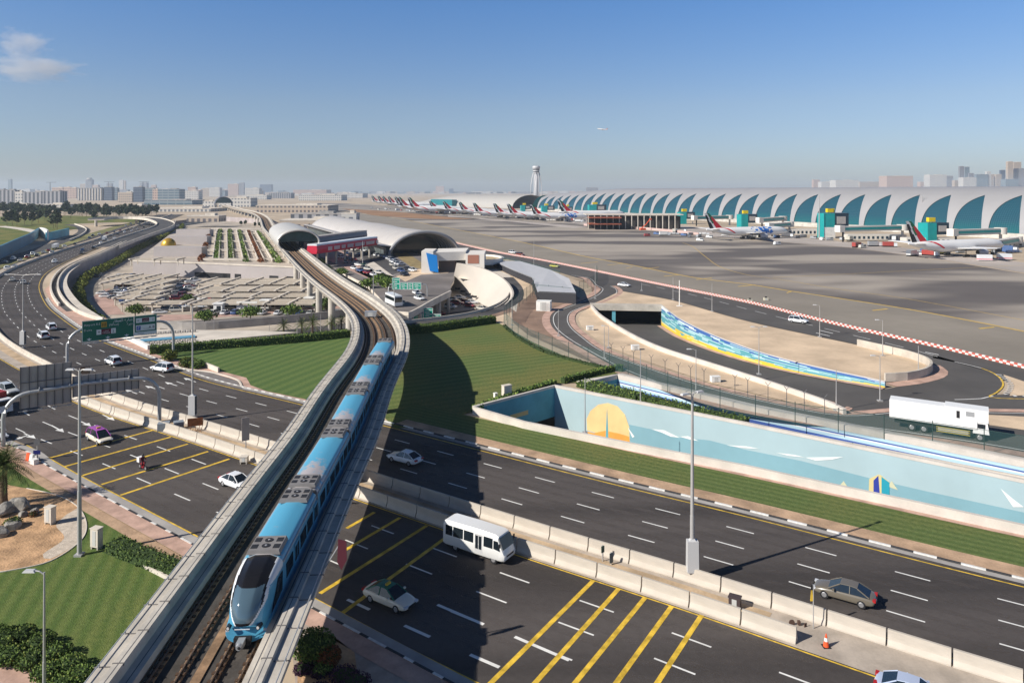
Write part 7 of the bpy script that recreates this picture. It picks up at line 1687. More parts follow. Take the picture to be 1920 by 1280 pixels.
while w < 1.20:
    # glass bay
    m = MB(); vals = []
    for k in range(NT+1):
        t = k/NT; th = TT*t
        for f in (aL(t)-.03, (aL(t)+bR(t))/2, bR(t)+.03):
            p = cpos(w+BW_*f, th, .7); m.v.append(tuple(p)); vals += [(w+BW_*f)*867/1.6, t*24, 0]
    for k in range(NT):
        for q in range(2): m.face((k*3+q, k*3+q+1, k*3+4+q, k*3+3+q))
    o = m.build('leaf_window', TG, recalc=False); at2 = o.data.attributes.new('wallv', 'FLOAT_VECTOR', 'POINT'); at2.data.foreach_set('vector', vals); child(o, con)
    w += BW_; i += 1
w = .979-BW_*30; m = MB(); SUBW = 4
while w < 1.20:
    rings = []
    for k in range(NT+1):
        t = k/NT; th = TT*t; x0 = w+BW_*(bR(t)); x1 = w+BW_*(1+aL(t))
        rings.append([cpos(x0+(x1-x0)*q/SUBW, th) for q in range(SUBW+1)])
    m.loft(rings, False); w += BW_
child(m.build('cladding_ribs', SKIN, flat=False, recalc=False), con)
m = MB(); rings = []
w = .979-BW_*30+BW_*.52
ws = []
while w < 1.22: ws.append(w); w += BW_/2
for w in ws: rings.append([cpos(w, TT+(R(180)-TT)*k/22) for k in range(23)])
m.loft(rings, False); child(m.build('roof', SKIN, flat=False, recalc=False), con)
# end cap at the far end
m = MB(); w0 = .979-BW_*30+.004
P = [cpos(w0-.012*math.sin(R(180)*k/20), R(180)*k/20, .0) for k in range(21)]; b0 = len(m.v); m.v += [tuple(p) for p in P]; m.face([k for k in range(21)]); child(m.build('end_glass', mat('end_teal', (.01, .09, .09), .3)), con)
m = MB(); P = [tb0+tbd*w-tperp*2 for w in (.02, 1.2)]; m.sweep(P, [(-3, 0), (3, 0), (3, 4.0), (-3, 4.0)]); child(m.build('base_wall', mat('base_cream', (.52, .49, .44), .8, .2, .2)), con)
# second terminal farther left
c2 = empty('far_concourse', AT(900, 388, 1560), 0, 'long pale low terminal hall with teal glass end beyond the aircraft', 'terminal'); c2.location.z = 0
a, b = AT(805, 0, 1750), AT(995, 0, 1420); a.z = b.z = 0; ax2 = (b-a).normalized(); nn_ = Vector((-ax2.y, ax2.x, 0)); LL = (b-a).length
def s2c(s, W_=45, H_=26): 
    c = a+ax2*s; e = max(.35, math.sin(math.pi*min(.5, (s/LL)*.8+.13))); return [c+nn_*(math.cos(math.pi*k/16)*W_)+Vector((0, 0, math.sin(math.pi*k/16)*H_*e)) for k in range(17)]
m = MB(); m.loft([s2c(LL*i/16) for i in range(17)], False, False); child(m.build('roof', mat('far_roof', (.38, .365, .34), .6), flat=False), c2)
m = MB(); p0 = AT(812, 0, 1640); p1 = AT(852, 0, 1560); p0.z = p1.z = 0; m.sweep([p0, p1], [(-6, 0), (6, 0), (6, 15), (-6, 15)]); child(m.build('glass_hall', mat('far_teal', (.01, .17, .19), .3)), c2)
# ------------------------------------------------------------------ control tower
Yt = 1500; tp = AT(1005.5, 0, Yt); tp.z = 0; ct = empty('control_tower', tp, 0, 'white control tower with curved outer ribs behind the terminal', 'tower')
TWH = mat('tower_white', (.50, .50, .51), .5); K = Yt/FPX
zz = lambda v: 34-(v-358)*K
m = MB(); m.tube([(0, 0, 0), (0, 0, 40), (0, 0, zz(326))], [7.2, 5.5, 5.0], 14); m.build('shaft', TWH, parent=ct, flat=False)
for i in range(8):
    a = 2*math.pi*i/8+.2; m = MB(); m.tube([(math.cos(a+tw_)*r, math.sin(a+tw_)*r, z) for r, z, tw_ in ((12.6, 0, 0), (12.8, 25, .1), (12, 45, .2), (9.5, 60, .3), (6.5, zz(324), .35))], .75, 6); m.build('outer_rib', TWH, parent=ct, flat=False)
m = MB(); m.cyl((0, 0, zz(326)), (0, 0, zz(323)), 5.5, 7, 16); m.cyl((0, 0, zz(321.5)), (0, 0, zz(319)), 6.8, 7.0, 16); m.cyl((0, 0, zz(317)), (0, 0, zz(314)), 7.2, 8.3, 16); m.cyl((0, 0, zz(314)), (0, 0, zz(311.5)), 8.3, 7.4, 16); m.build('cab_floors', TWH, parent=ct)
m = MB(); m.cyl((0, 0, zz(323.2)), (0, 0, zz(321.3)), 6.2, 6.2, 16); m.cyl((0, 0, zz(319.2)), (0, 0, zz(316.8)), 6.6, 7.1, 16); m.build('cab_windows', GLASSD, parent=ct)
m = MB(); m.cyl((0, 0, zz(312)), (0, 0, zz(304)), .5, .25, 6); m.build('mast', STEEL, parent=ct)
# ------------------------------------------------------------------ aircraft
def tail_mat(): return None
PW = mat('aircraft_white', (.78, .77, .75), .3); TGN = mat('tail_green', (.0, .13, .05), .35); TRD = mat('tail_red', (.62, .015, .03), .35); TBK = mat('tail_black', (.012, .012, .014), .35); ENG = mat('engine_grey', (.50, .51, .55), .4); LB2 = mat('livery_blue', (.02, .16, .55), .35)
def aircraft(name, loc, rz, label, group='aircraft parked along the terminal', blue=False):
    root = empty(name, loc, rz, label, 'aircraft', group)
    r = 3.1; zc = 5.6; st = [(-38, .35, 1.9), (-35, .9, 1.6), (-30, 1.7, 1.1), (-22, 2.6, .45), (-14, r, 0), (22, r, 0), (27, 2.75, -.15), (30.5, 2.0, -.45), (32.6, 1.0, -.8), (33.4, .25, -1.0)]
    m = MB().use(PW); rings = []
    for x, q, dz in st: rings.append([Vector((x, q*math.cos(2*math.pi*k/20), zc+dz+q*math.sin(2*math.pi*k/20))) for k in range(20)])
    m.loft(rings, True, True)
    if blue:
        m.use(LB2)
        for k in range(46):
            x = rnd.uniform(-2, 17); a = rnd.uniform(-.5, 1.2); s = rnd.uniform(.4, 1.3)
            for sd in (-1, 1):
                c = Vector((x, sd*(r+.03)*math.cos(a), zc+(r+.03)*math.sin(a))); t1 = Vector((1, 0, 0)); t2 = Vector((0, -sd*math.sin(a), math.cos(a))); m.add([c-t1*s-t2*s*.5, c+t1*s-t2*s*.6, c+t1*s*.8+t2*s*.5, c-t1*s*.9+t2*s*.6], [(0, 1, 2, 3)])
    m.build('fuselage', flat=False, autosm=50, parent=root)
    m = MB(); m.box((31.0, 0, zc+.75), (1.2, 3.2, .7), top=(.5, 2.4)); m.build('cockpit_window', GLASSD, parent=root)
    for sd in (-1, 1):
        m = MB(); m.add([(8, sd*2.4, 4.2), (-6, sd*2.4, 4.2), (-16.5, sd*30, 6.6), (-13.5, sd*30, 6.6), (8, sd*2.4, 4.9), (-6, sd*2.4, 4.5), (-16.5, sd*30, 6.75), (-13.5, sd*30, 6.85)], [(0, 1, 2, 3), (4, 7, 6, 5), (0, 4, 5, 1), (1, 5, 6, 2), (2, 6, 7, 3), (3, 7, 4, 0)]); m.build('wing', PW, parent=root)
        m = MB().use(ENG); x0 = 4.5; rg = []
        for x, q in ((x0+1.2, 1.55), (x0, 1.8), (x0-3, 1.75), (x0-5, 1.1)): rg.append([Vector((x, sd*9.6+q*math.cos(t*math.pi/8), 2.7+q*math.sin(t*math.pi/8))) for t in range(16)])
        m.loft(rg, True, False); m.use(TBK); m.face([len(m.v)-16+t for t in range(16)]) ; m.face(list(range(15, -1, -1))); m.build('engine', flat=False, autosm=50, parent=root)
        m = MB(); m.add([(-28.5, sd*1.4, 7.2), (-34, sd*.9, 7.4), (-37.5, sd*10.5, 8.3), (-35, sd*10.5, 8.3), (-28.5, sd*1.4, 7.5), (-34, sd*.9, 7.6), (-37.5, sd*10.5, 8.4), (-35, sd*10.5, 8.45)], [(0, 1, 2, 3), (4, 7, 6, 5), (0, 4, 5, 1), (1, 5, 6, 2), (2, 6, 7, 3), (3, 7, 4, 0)]); m.build('tailplane', PW, parent=root)
    # fin with flag bands
    def fin_pt(s, t, y): # s 0 leading..1 trailing, t height 0..1
        le = Vector((-24+t*-12.2, 0, 7.6+t*11.2)); te = Vector((-34.6+t*-5.2, 0, 7.0+t*11.8)); p = le.lerp(te, s); return Vector((p.x, y*(1-.6*t), p.z))
    m = MB(); nb = 16
    for sd in (-1, 1):
        for i in range(nb):
            for k in range(10):
                t = (i+.5)/nb; s = (k+.5)/10; wv = s+.06*math.sin(t*9)
                c_ = TRD if wv < .28+.25*(1-t)**2*1.5 and t < .75 else (TGN if wv < .55 and t >= .3 else (PW if wv < .72 else TBK))
                if t < .35 and wv < .5: c_ = TRD
                if t > .9 and wv > .5: c_ = PW
                m.use(c_); q = [fin_pt(k/10, i/nb, sd*.28), fin_pt((k+1)/10, i/nb, sd*.28), fin_pt((k+1)/10, (i+1)/nb, sd*.28), fin_pt(k/10, (i+1)/nb, sd*.28)]; m.add(q, [(0, 1, 2, 3)])
    # red sweep running down onto the fuselage
    m.use(TRD)
    for sd in (-1, 1):
        pr = None
        for i in range(9):
            u = i/8; x = -25+u*9; a = R(78-95*u); rr_ = 2.6+.5*u+.05; c = Vector((x, sd*rr_*math.cos(a), zc+.3*(1-u)+rr_*math.sin(a))); e = Vector((1.5-.8*u, 0, 0)); cur_ = (c-e, c+e)
            if pr: m.add([pr[0], pr[1], cur_[1], cur_[0]], [(0, 1, 2, 3)])
            pr = cur_
    for f in ((0, nb), ): m.use(PW); m.add([fin_pt(0, 1, .28), fin_pt(1, 1, .28), fin_pt(1, 1, -.28), fin_pt(0, 1, -.28)], [(0, 1, 2, 3)])
    for i in range(nb): m.use(PW); m.add([fin_pt(0, i/nb, .28), fin_pt(0, (i+1)/nb, .28), fin_pt(0, (i+1)/nb, -.28), fin_pt(0, i/nb, -.28)], [(0, 1, 2, 3)])
    m.build('tail_fin', parent=root, recalc=False)
    for x, y in ((25, 0), (-3, 5.2), (-3, -5.2)):
        m = MB(); m.cyl((x, y, 0.8), (x, y, 4), .2, n=6)
        for dx in ((0,) if y == 0 else (-1.3, 0, 1.3)): m.cyl((x+dx, y-.6, .7), (x+dx, y+.6, .7), .7, n=12)
        m.build('landing_gear', BLACK, parent=root)
    return root
hd_ = math.atan2(.382, .924)
def tail_at(u, Y): x = (u-960)*Y/FPX; return Vector((x, Y, 0))
def place_ac(o, u, Y, rz=hd_):
    d = Vector((math.cos(rz), math.sin(rz), 0)); p = tail_at(u, Y)+d*37; o.location = (p.x, p.y, 0); o.rotation_euler = (0, 0, rz); return o
near_ac = aircraft('passenger_aircraft', (0, 0, 0), hd_, 'white airliner with flag-striped tail, nearest one at the right'); place_ac(near_ac, 1706, 362)
blue_ac = aircraft('passenger_aircraft', (0, 0, 0), hd_, 'white airliner with blue pattern on its fuselage', blue=True); place_ac(blue_ac, 1327, 495)
lst = [(1063, 840, 1.25, 'large airliner with flag-striped tail beside the construction building'), (998, 800, 1, 'airliner second left of the construction building'), (954, 835, 1, 'airliner third left of the construction building'), (928, 870, 1, 'airliner below the left end of the leaf-windowed terminal'), (890, 905, 1, 'airliner fifth in the row left of the construction building'), (863, 990, 1, 'airliner sixth in the row left of the construction building'), (833, 1045, 1, 'airliner seventh in the row left of the construction building'), (807, 1100, 1, 'airliner just right of the two taller tails'), (782, 1050, 1.3, 'tall-tailed airliner, right one of a pair'), (762, 1130, 1.3, 'tall-tailed airliner, left one of a pair'), (749, 1400, 1.2, 'distant airliner just left of the tall-tailed pair'), (736, 1480, 1.2, 'very distant airliner, fourth from the far left'), (725, 1560, 1.2, 'very distant airliner, third from the far left'), (716, 1650, 1.2, 'very distant airliner, second from the far left'), (704, 1730, 1.2, 'leftmost and most distant airliner')]
for u, Y, s, l in lst:
    o = dup(near_ac if u != 998 else blue_ac, label=l, scale=(s, s, s)); place_ac(o, u, Y)
sk = dup(near_ac, label='tiny white airliner climbing in the clear sky', group='airborne'); sk.location = AT(1129, 244, 5000); sk.rotation_euler = (0, R(-8), math.pi*.95)
# ------------------------------------------------------------------ gates, teal towers, airbridges
TEAL = mat('gate_teal', (.01, .30, .30), .4, .1, .3); TEALD = mat('gate_dark', (.02, .04, .06), .3); GY = mat('gate_yellow', (.70, .50, .01), .5); BRI = mat('bridge_cream', (.60, .57, .52), .6)
def gate(u0, u1, vt, vb, Y, label, big=False):
    a, b = AT(u0, vb, Y), AT(u1, vt, Y); wd = b.x-a.x; top = b.z; rz = math.atan2(.382, .924); root = empty('gate_tower', ((a.x+b.x)/2, Y+4, 0), rz*.4, label, 'gate', 'gate towers along the terminal')
    m = MB(); m.box((-wd*.28, 0, top/2), (wd*.42, 9, top)); m.build('teal_block', TEAL, parent=root)
    if big: m = MB(); m.box((-wd*.28, -4.6, top*.22), (wd*.43, .3, top*.44)); m.build('white_base', WHT, parent=root)
    z0 = top*.40; m = MB(); m.box((wd*.2, 0, (top+z0)/2+.2), (wd*.56, 9, top-z0)); m.build('dark_block', TEALD, parent=root)
    m = MB(); m.box((wd*.18, -4.62, top*.72), (wd*.35, .3, top*.3)); m.build('grey_panel', SIGNB, parent=root)
    m = MB(); m.box((-wd*.12, 0, top+2.0), (wd*.22+1.2, 2.5, 2.8)); m.build('gate_number_box', GY, parent=root)
    m = MB(); m.box((-wd*.12, 0, top+.4), (.6, .6, .9)); m.build('box_post', WHT, parent=root)
    m = MB(); m.cyl((wd*.45, 0, z0*.5), (wd*.45, 0, 0), .5, n=8); m.build('column', WHT, parent=root); return root
gate(1541, 1592, 400, 446, 520, 'large teal gate tower with white base and yellow sign box', True)
gate(1734, 1780, 418, 440, 470, 'teal gate tower behind the nearest airliner')
gate(1387, 1420, 402, 420, 640, 'teal gate tower behind the blue-patterned airliner')
gate(1273, 1303, 398, 412, 740, 'teal gate tower right of the construction building')
gate(1103, 1137, 384, 398, 980, 'teal gate tower above the left end of the construction building')
gate(1060, 1073, 388, 400, 1040, 'small teal gate tower behind the large airliner'); gate(1015, 1040, 386, 400, 1100, 'small teal gate tower left of the large airliner'); gate(976, 995, 385, 398, 1150, 'small teal gate tower by the rounded terminal end')
def airbridge(u0, v0, u1, v1, Y0, Y1, label):
    a, b = AT(u0, v0, Y0), AT(u1, v1, Y1); z = (a.z+b.z)/2; root = empty('airbridge', (a.x, a.y, 0), 0, label, 'airbridge', 'airbridges of the terminal'); a.z = b.z = 0; P = [a, b]
    m = MB(); m.sweep(P, [(-2, z-2), (2, z-2), (2, z+1.6), (-2, z+1.6)]); child(m.build('tunnel', BRI), root)
    m = MB(); m.sweep(P, [(-2.1, z-.9), (2.1, z-.9), (2.1, z+.7), (-2.1, z+.7)]); child(m.build('teal_glazing', TEAL), root)
    m = MB(); m.cyl((b.x, b.y, z-2.2), (b.x, b.y, z+1.9), 3.6, n=16); m.cyl((b.x, b.y, 0), (b.x, b.y, z-2), .9, n=10); child(m.build('rotunda', BRI, flat=False, autosm=40), root)
    m = MB(); m.box((a.x+1, a.y, z), (4.5, 4.5, 4.4), .4); child(m.build('bridge_head', WALLW), root); m = MB(); m.cyl((a.x+3, a.y, 0), (a.x+3, a.y, z-2), .6, n=8); child(m.build('support', BLACK), root)
for q in ((1572, 430, 1692, 425, 480, 500, 'long airbridge right of the large teal gate tower'), (1783, 434, 1876, 434, 440, 460, 'airbridge reaching behind the nearest airliner'), (1850, 452, 1905, 455, 400, 440, 'white airbridge head at the nose of the nearest airliner'), (1422, 412, 1468, 410, 600, 640, 'airbridge right of the blue-patterned airliner'), (1300, 408, 1368, 407, 700, 720, 'airbridge left of the blue-patterned airliner'), (1440, 420, 1480, 423, 540, 570, 'white airbridge head at the nose of the blue-patterned airliner')):
    airbridge(*q)
# low service buildings in front of the terminal base
for u0, u1, vt, vb, Y, l in ((1470, 1540, 430, 437, 560, 'low cream service building left of the large teal tower'), (1590, 1700, 440, 450, 500, 'low white service block right of the large teal tower'), (1860, 1960, 455, 470, 440, 'low cream building at the right edge'), (1700, 1790, 446, 453, 470, 'low pale building behind the tail of the nearest airliner')):
    a, b = AT(u0, vb, Y), AT(u1, vt, Y); s = empty('service_building', ((a.x+b.x)/2, Y, 0), 0, l, 'building', 'service buildings by the gates'); W_ = b.x-a.x; m = MB(); m.box((0, 4, b.z/2), (W_, 8, b.z)); m.build('wall', BRI, parent=s)
    m = MB(); [m.box((-W_/2+1.5+k*3.2, -.05, b.z*.45), (1.5, .1, b.z*.5)) for k in range(int(W_/3.2))]; m.build('windows', TEALD, parent=s)
# building under construction
cb_ = empty('construction_building', AT(1185, 0, 640), 0, 'unfinished building with red beams, dark openings and pale flat roof', 'building'); cb_.location.z = 0
Yc = 640; a, b = AT(1103, 425, Yc), AT(1162, 400, Yc); c_ = AT(1272, 400, Yc+10)
m = MB(); m.box(((a.x+c_.x)/2, Yc+12, b.z+.3-1.5), (c_.x-a.x+4, 26, .8)); child(m.build('roof_slab', CONC2), cb_)
RB = mat('primer_red', (.30, .09, .05), .8, .3, .4)
m = MB()
for z in (5.0, 10.5): m.box(((a.x+b.x)/2, Yc, z), (b.x-a.x, 22, .9))
child(m.build('red_floors', RB), cb_)
m = MB(); x = a.x
while x < c_.x: m.box((x, Yc-.5, b.z/2-.8), (.7, .7, b.z-1.6)); x += 5.5
child(m.build('columns', CONC2), cb_)
m = MB(); m.box(((b.x+c_.x)/2, Yc+10, b.z/2-1), (c_.x-b.x, 16, b.z-3)); m.box(((a.x+b.x)/2, Yc+14, b.z/2-1), (b.x-a.x-2, 10, b.z-3)); child(m.build('dark_core', mat('scaffold_dark', (.05, .045, .04), .9, .4, .2)), cb_)
m = MB(); m.sweep(GP([(1095, 423), (1130, 427), (1205, 430), (1270, 436), (1310, 441)]), [(-.3, 0), (.3, 0), (.3, 2), (-.3, 2)]); m.build('hoarding_wall', mat('pink_hoarding', (.55, .40, .36), .8), label='low pink hoarding around the construction building', cat='wall')
lf = empty('boom_lift', G(1205, 432), .3, 'orange boom lift in front of the construction building', 'lift'); OR_ = mat('lift_orange', (.70, .10, .03), .5); m = MB(); m.box((0, 0, 1.2), (5, 2.4, 1.6)); m.build('base', OR_, parent=lf); m = MB(); m.tube([(-1, 0, 2), (3, 0, 5), (7, 0, 9.5)], .35, 6); m.box((7.5, 0, 9.6), (1.8, 1.2, 1.2)); m.build('boom', OR_, parent=lf)
# ------------------------------------------------------------------ apron vehicles
VG = 'service vehicles on the apron'
sv = {}
def svc(kind, label, p, rz, col):
    if kind not in sv:
        r = empty({'cart': 'baggage_cart', 'van': 'service_van', 'truck': 'service_truck', 'box': 'cargo_container'}[kind], (0, 0, 0), 0, label, {'cart': 'cart', 'van': 'van', 'truck': 'truck', 'box': 'container'}[kind], VG); sv[kind] = r
        if kind == 'cart':
            for k in range(3): m = MB(); m.box((-3.4*k, 0, 1.1), (2.8, 1.6, 1.3)); m.build('cart_box', CARP, parent=r)
            m = MB(); m.box((3, 0, .8), (2.2, 1.4, 1.0)); m.build('tug', TRW, parent=r); m = MB(); m.box((-2, 0, .3), (11, 1.2, .3)); m.build('wheels', BLACK, parent=r)
        elif kind == 'van': m = MB(); m.box((0, 0, 1.2), (4.8, 1.9, 1.7), top=(4.0, 1.7)); m.build('body', CARP, parent=r); m = MB(); m.box((1.2, 0, 1.6), (2.2, 1.93, .6), top=(1.6, 1.8)); m.build('windows', GLASSD, parent=r); m = MB(); m.box((0, 0, .3), (4, 1.8, .5)); m.build('wheels', BLACK, parent=r)
        elif kind == 'truck': m = MB(); m.box((-1, 0, 2.0), (6, 2.4, 2.4)); m.build('cargo_box', CARP, parent=r); m = MB(); m.box((3.1, 0, 1.5), (1.9, 2.2, 1.9)); m.build('cab', TRW, parent=r); m = MB(); m.box((0, 0, .4), (8, 2, .7)); m.build('wheels', BLACK, parent=r)
        else: m = MB(); m.box((0, 0, 1.7), (6.0, 2.5, 2.7)); m.build('box', TRW, parent=r); m = MB(); m.box((0, 0, .9), (6.06, 2.56, .35)); m.build('red_stripe', TRD, parent=r); m = MB(); m.box((0, 0, .2), (4.5, 1.6, .4)); m.build('wheels', BLACK, parent=r)
        o = r
    else: o = dup(sv[kind], label=label)
    recolor(o, col); o.location = p; o.rotation_euler = (0, 0, rz); return o
svc('box', 'white container with red stripe in front of the nearest airliner, left one', G(1846, 489), -.2, CW); svc('box', 'white container with red stripe in front of the nearest airliner, right one', G(1883, 487), -.2, CW)
svc('truck', 'yellow-green service truck under the tail of the nearest airliner', G(1768, 477), .3, (.5, .5, .08, 1))
vc = [((.72, .72, .7, 1), 'white'), ((.5, .48, .42, 1), 'cream'), ((.35, .06, .05, 1), 'red'), ((.12, .12, .13, 1), 'dark'), ((.3, .31, .32, 1), 'grey'), ((.08, .14, .30, 1), 'blue')]
ap = []
for u in range(1105, 1330, 16): ap.append((u+rnd.uniform(-4, 4), 434+(u-1105)*.045+rnd.uniform(-2, 5)) if u > 1215 else None)
for u in range(1270, 1520, 17): ap.append((u+rnd.uniform(-5, 5), 436+(u-1270)*.05+rnd.uniform(-4, 3)))
for u in range(1525, 1700, 17): ap.append((u+rnd.uniform(-5, 5), 450+rnd.uniform(-4, 2)))
for u, v in ((1608, 464), (1617, 465), (1640, 462), (1655, 461), (1668, 463), (1711, 480), (1722, 478), (1733, 477), (1745, 480), (1752, 475), (1800, 474), (1862, 473), (1872, 470), (1882, 472), (1893, 471), (1905, 474), (1457, 459), (1312, 452)): ap.append((u, v))
for u in range(700, 1100, 11): ap.append((u+rnd.uniform(-3, 3), 391+(u-700)*.062+rnd.uniform(-1, 2.2)))
ap = sorted([a for a in ap if a])
cnt = {}
for i, (u, v) in enumerate(ap):
    k = rnd.choice(('cart', 'van', 'van', 'truck')); col, cn = rnd.choice(vc); zone = 'beneath the distant tails' if u < 1100 else ('near the construction building' if u < 1300 else ('around the blue-patterned airliner' if u < 1500 else ('by the large teal tower' if u < 1680 else 'around the nearest airliner'))); key = (k, zone)
    cnt[key] = cnt.get(key, 0)+1; nm = {'cart': 'baggage cart train', 'van': 'service van', 'truck': 'service truck'}[k]
    svc(k, '%s %s %s, %s from left' % (cn, nm, zone, nth(cnt[key])), G(u, v), rnd.uniform(-1, 1.2), col)
c = dup(suv, G(1313, 451), .2, 'small white vehicle alone on the dark taxiway')
# ------------------------------------------------------------------ city
def facade(name, wall, glass, sx=.33, sz=.3, gx_=.55, gz=.5):
    if name in MAT: return MAT[name]
    m = bpy.data.materials.new(name); m.use_nodes = True; MAT[name] = m; nt, b = nodes_of(m); L = nt.links.new; N = nt.nodes.new
    tc = N('ShaderNodeTexCoord'); sp = N('ShaderNodeSeparateXYZ'); L(tc.outputs['Object'], sp.inputs[0]); ad = N('ShaderNodeMath'); ad.operation = 'ADD'; L(sp.outputs['X'], ad.inputs[0]); L(sp.outputs['Y'], ad.inputs[1])
    def fr(sock, sc_, th): 
        a = N('ShaderNodeMath'); a.operation = 'MULTIPLY'; a.inputs[1].default_value = sc_; L(sock, a.inputs[0]); f = N('ShaderNodeMath'); f.operation = 'FRACT'; L(a.outputs[0], f.inputs[0]); g_ = N('ShaderNodeMath'); g_.operation = 'LESS_THAN'; g_.inputs[1].default_value = th; L(f.outputs[0], g_.inputs[0]); return g_.outputs[0]
    mu = N('ShaderNodeMath'); mu.operation = 'MULTIPLY'; L(fr(ad.outputs[0], sx, gx_), mu.inputs[0]); L(fr(sp.outputs['Z'], sz, gz), mu.inputs[1])
    mx = N('ShaderNodeMix'); mx.data_type = 'RGBA'; mx.inputs['A'].default_value = (*wall, 1); mx.inputs['B'].default_value = (*glass, 1); L(mu.outputs[0], mx.inputs['Factor']); L(mx.outputs['Result'], b.inputs['Base Color']); b.inputs['Roughness'].default_value = .6; return m
FS_ = {'beige': facade('facade_beige', (.46, .38, .30), (.12, .11, .12), .16, .14), 'pink': facade('facade_pink', (.50, .37, .30), (.16, .12, .12), .14, .12), 'grey': facade('facade_grey', (.33, .33, .35), (.07, .08, .10), .10, .3, .5, 1.1), 'white': facade('facade_white', (.56, .54, .50), (.18, .19, .21), .15, .13), 'blue': facade('facade_blue', (.09, .115, .16), (.03, .05, .09), .2, .12, .8, .7), 'teal': facade('facade_teal', (.22, .26, .28), (.07, .12, .16), .05, .12, .9, .55)}
nb_ = {}
def building(u0, u1, vt, vb, tone, label, Y=None, extra=None, group='buildings of the distant city'):
    Y = Y or (FPX*CAM_H/(vb-HOR)); a, b = AT(u0, vb, Y), AT(u1, vt, Y); W_ = b.x-a.x; H_ = b.z; root = empty('city_building', ((a.x+b.x)/2, Y, 0), 0, label, 'building', group); D = max(14, W_*.6)
    m = MB(); m.box((0, D/2, H_/2), (W_, D, H_)); m.build('walls', FS_[tone], parent=root)
    m = MB(); m.box((0, D/2, H_+.5), (W_*1.01, D*1.01, 1.0)); 
    m.box((W_*.15, D/2, H_+2.2), (W_*.3, D*.4, 2.6)); m.build('roof', CONC2 if tone in ('beige', 'white', 'pink') else DCONC, parent=root)
    if extra == 'fins':
        m = MB(); [m.box((-W_/2+W_*(k+.5)/9, -.6, H_*.5), (W_*.03, 1.2, H_*.92)) for k in range(9)]; m.build('facade_fins', CONC2, parent=root)
    if extra == 'dome':
        m = MB(); m.cyl((0, D/2, H_), (0, D/2, H_*1.12), W_*.45, W_*.3, 16); m.build('crown', DCONC, parent=root)
    return root
Bs = [(0, 7, 356, 383, 'blue', 'narrow dark block at the far left edge'), (0, 28, 357, 384, 'grey', 'low grey block at the far left'), (27, 42, 360, 384, 'white', 'small white block left of the two-tone grey block'), (43, 80, 361, 384, 'grey', 'grey two-tone office block, left half, left of the trees'), (80, 114, 359, 384, 'grey', 'taller grey two-tone office block with dark side bands'),
      (97, 118, 352, 372, 'pink', 'pinkish apartment block behind the grey offices, left one'), (119, 131, 351, 372, 'pink', 'pinkish apartment block behind the grey offices, middle one'), (131, 143, 352, 372, 'pink', 'pinkish apartment block behind the grey offices, right one'), (145, 192, 353, 376, 'grey', 'wide blue-grey block with vertical fins in the left skyline'), (195, 210, 351, 376, 'blue', 'dark blue block right of the finned block'), (211, 220, 353, 375, 'teal', 'pale blue glass block beside the dark blue block'), (221, 248, 361, 379, 'beige', 'sandy low building with dark openings'), (250, 267, 351, 379, 'blue', 'tall dark navy glass block in the left skyline'), (267, 290, 353, 376, 'teal', 'bluish glass block right of the navy one'), (296, 336, 355, 377, 'teal', 'wide teal glass office block'), (286, 296, 355, 377, 'pink', 'slim pink block left of the wide teal office'),
      (160, 172, 337, 366, 'grey', 'distant tower with rounded crown above the finned block'), (150, 160, 345, 366, 'beige', 'distant beige tower left of the crowned tower'), (173, 184, 347, 366, 'pink', 'distant pink tower right of the crowned tower'), (223, 231, 338, 366, 'white', 'distant white twin tower, left twin'), (232, 235, 339, 366, 'beige', 'distant thin tower, right twin'), (200, 209, 344, 366, 'grey', 'distant grey tower in the left skyline'), (262, 275, 343, 366, 'grey', 'distant tower above the bluish glass block'), (283, 292, 347, 366, 'pink', 'distant pink tower with tiny crane'),
      (15, 21, 336, 366, 'teal', 'hazy tall slim tower at the far left'), (352, 367, 351, 369, 'pink', 'pink block with dark balconies, left of centre skyline'), (366, 377, 356, 369, 'pink', 'second pink block with balconies'), (378, 392, 353, 368, 'beige', 'beige block right of the pink balcony blocks'), (392, 412, 352, 369, 'white', 'white block left of the far station'), (427, 447, 345, 366, 'pink', 'pink tower block above the far station'), (448, 457, 343, 366, 'grey', 'slim grey tower above the far station'), (487, 508, 346, 364, 'blue', 'hazy blue glass block left of centre'), (460, 486, 353, 370, 'white', 'white low block right of the far station'), (410, 470, 372, 388, 'white', 'long white cargo hall behind the viaduct'), (342, 372, 358, 374, 'white', 'white low hall in the middle of the left skyline')]
for i, (u0, u1, vt, vb, t_, l) in enumerate(Bs):
    building(u0, u1, vt, vb, t_, l, extra='fins' if u0 == 145 else ('dome' if u0 == 160 else None))
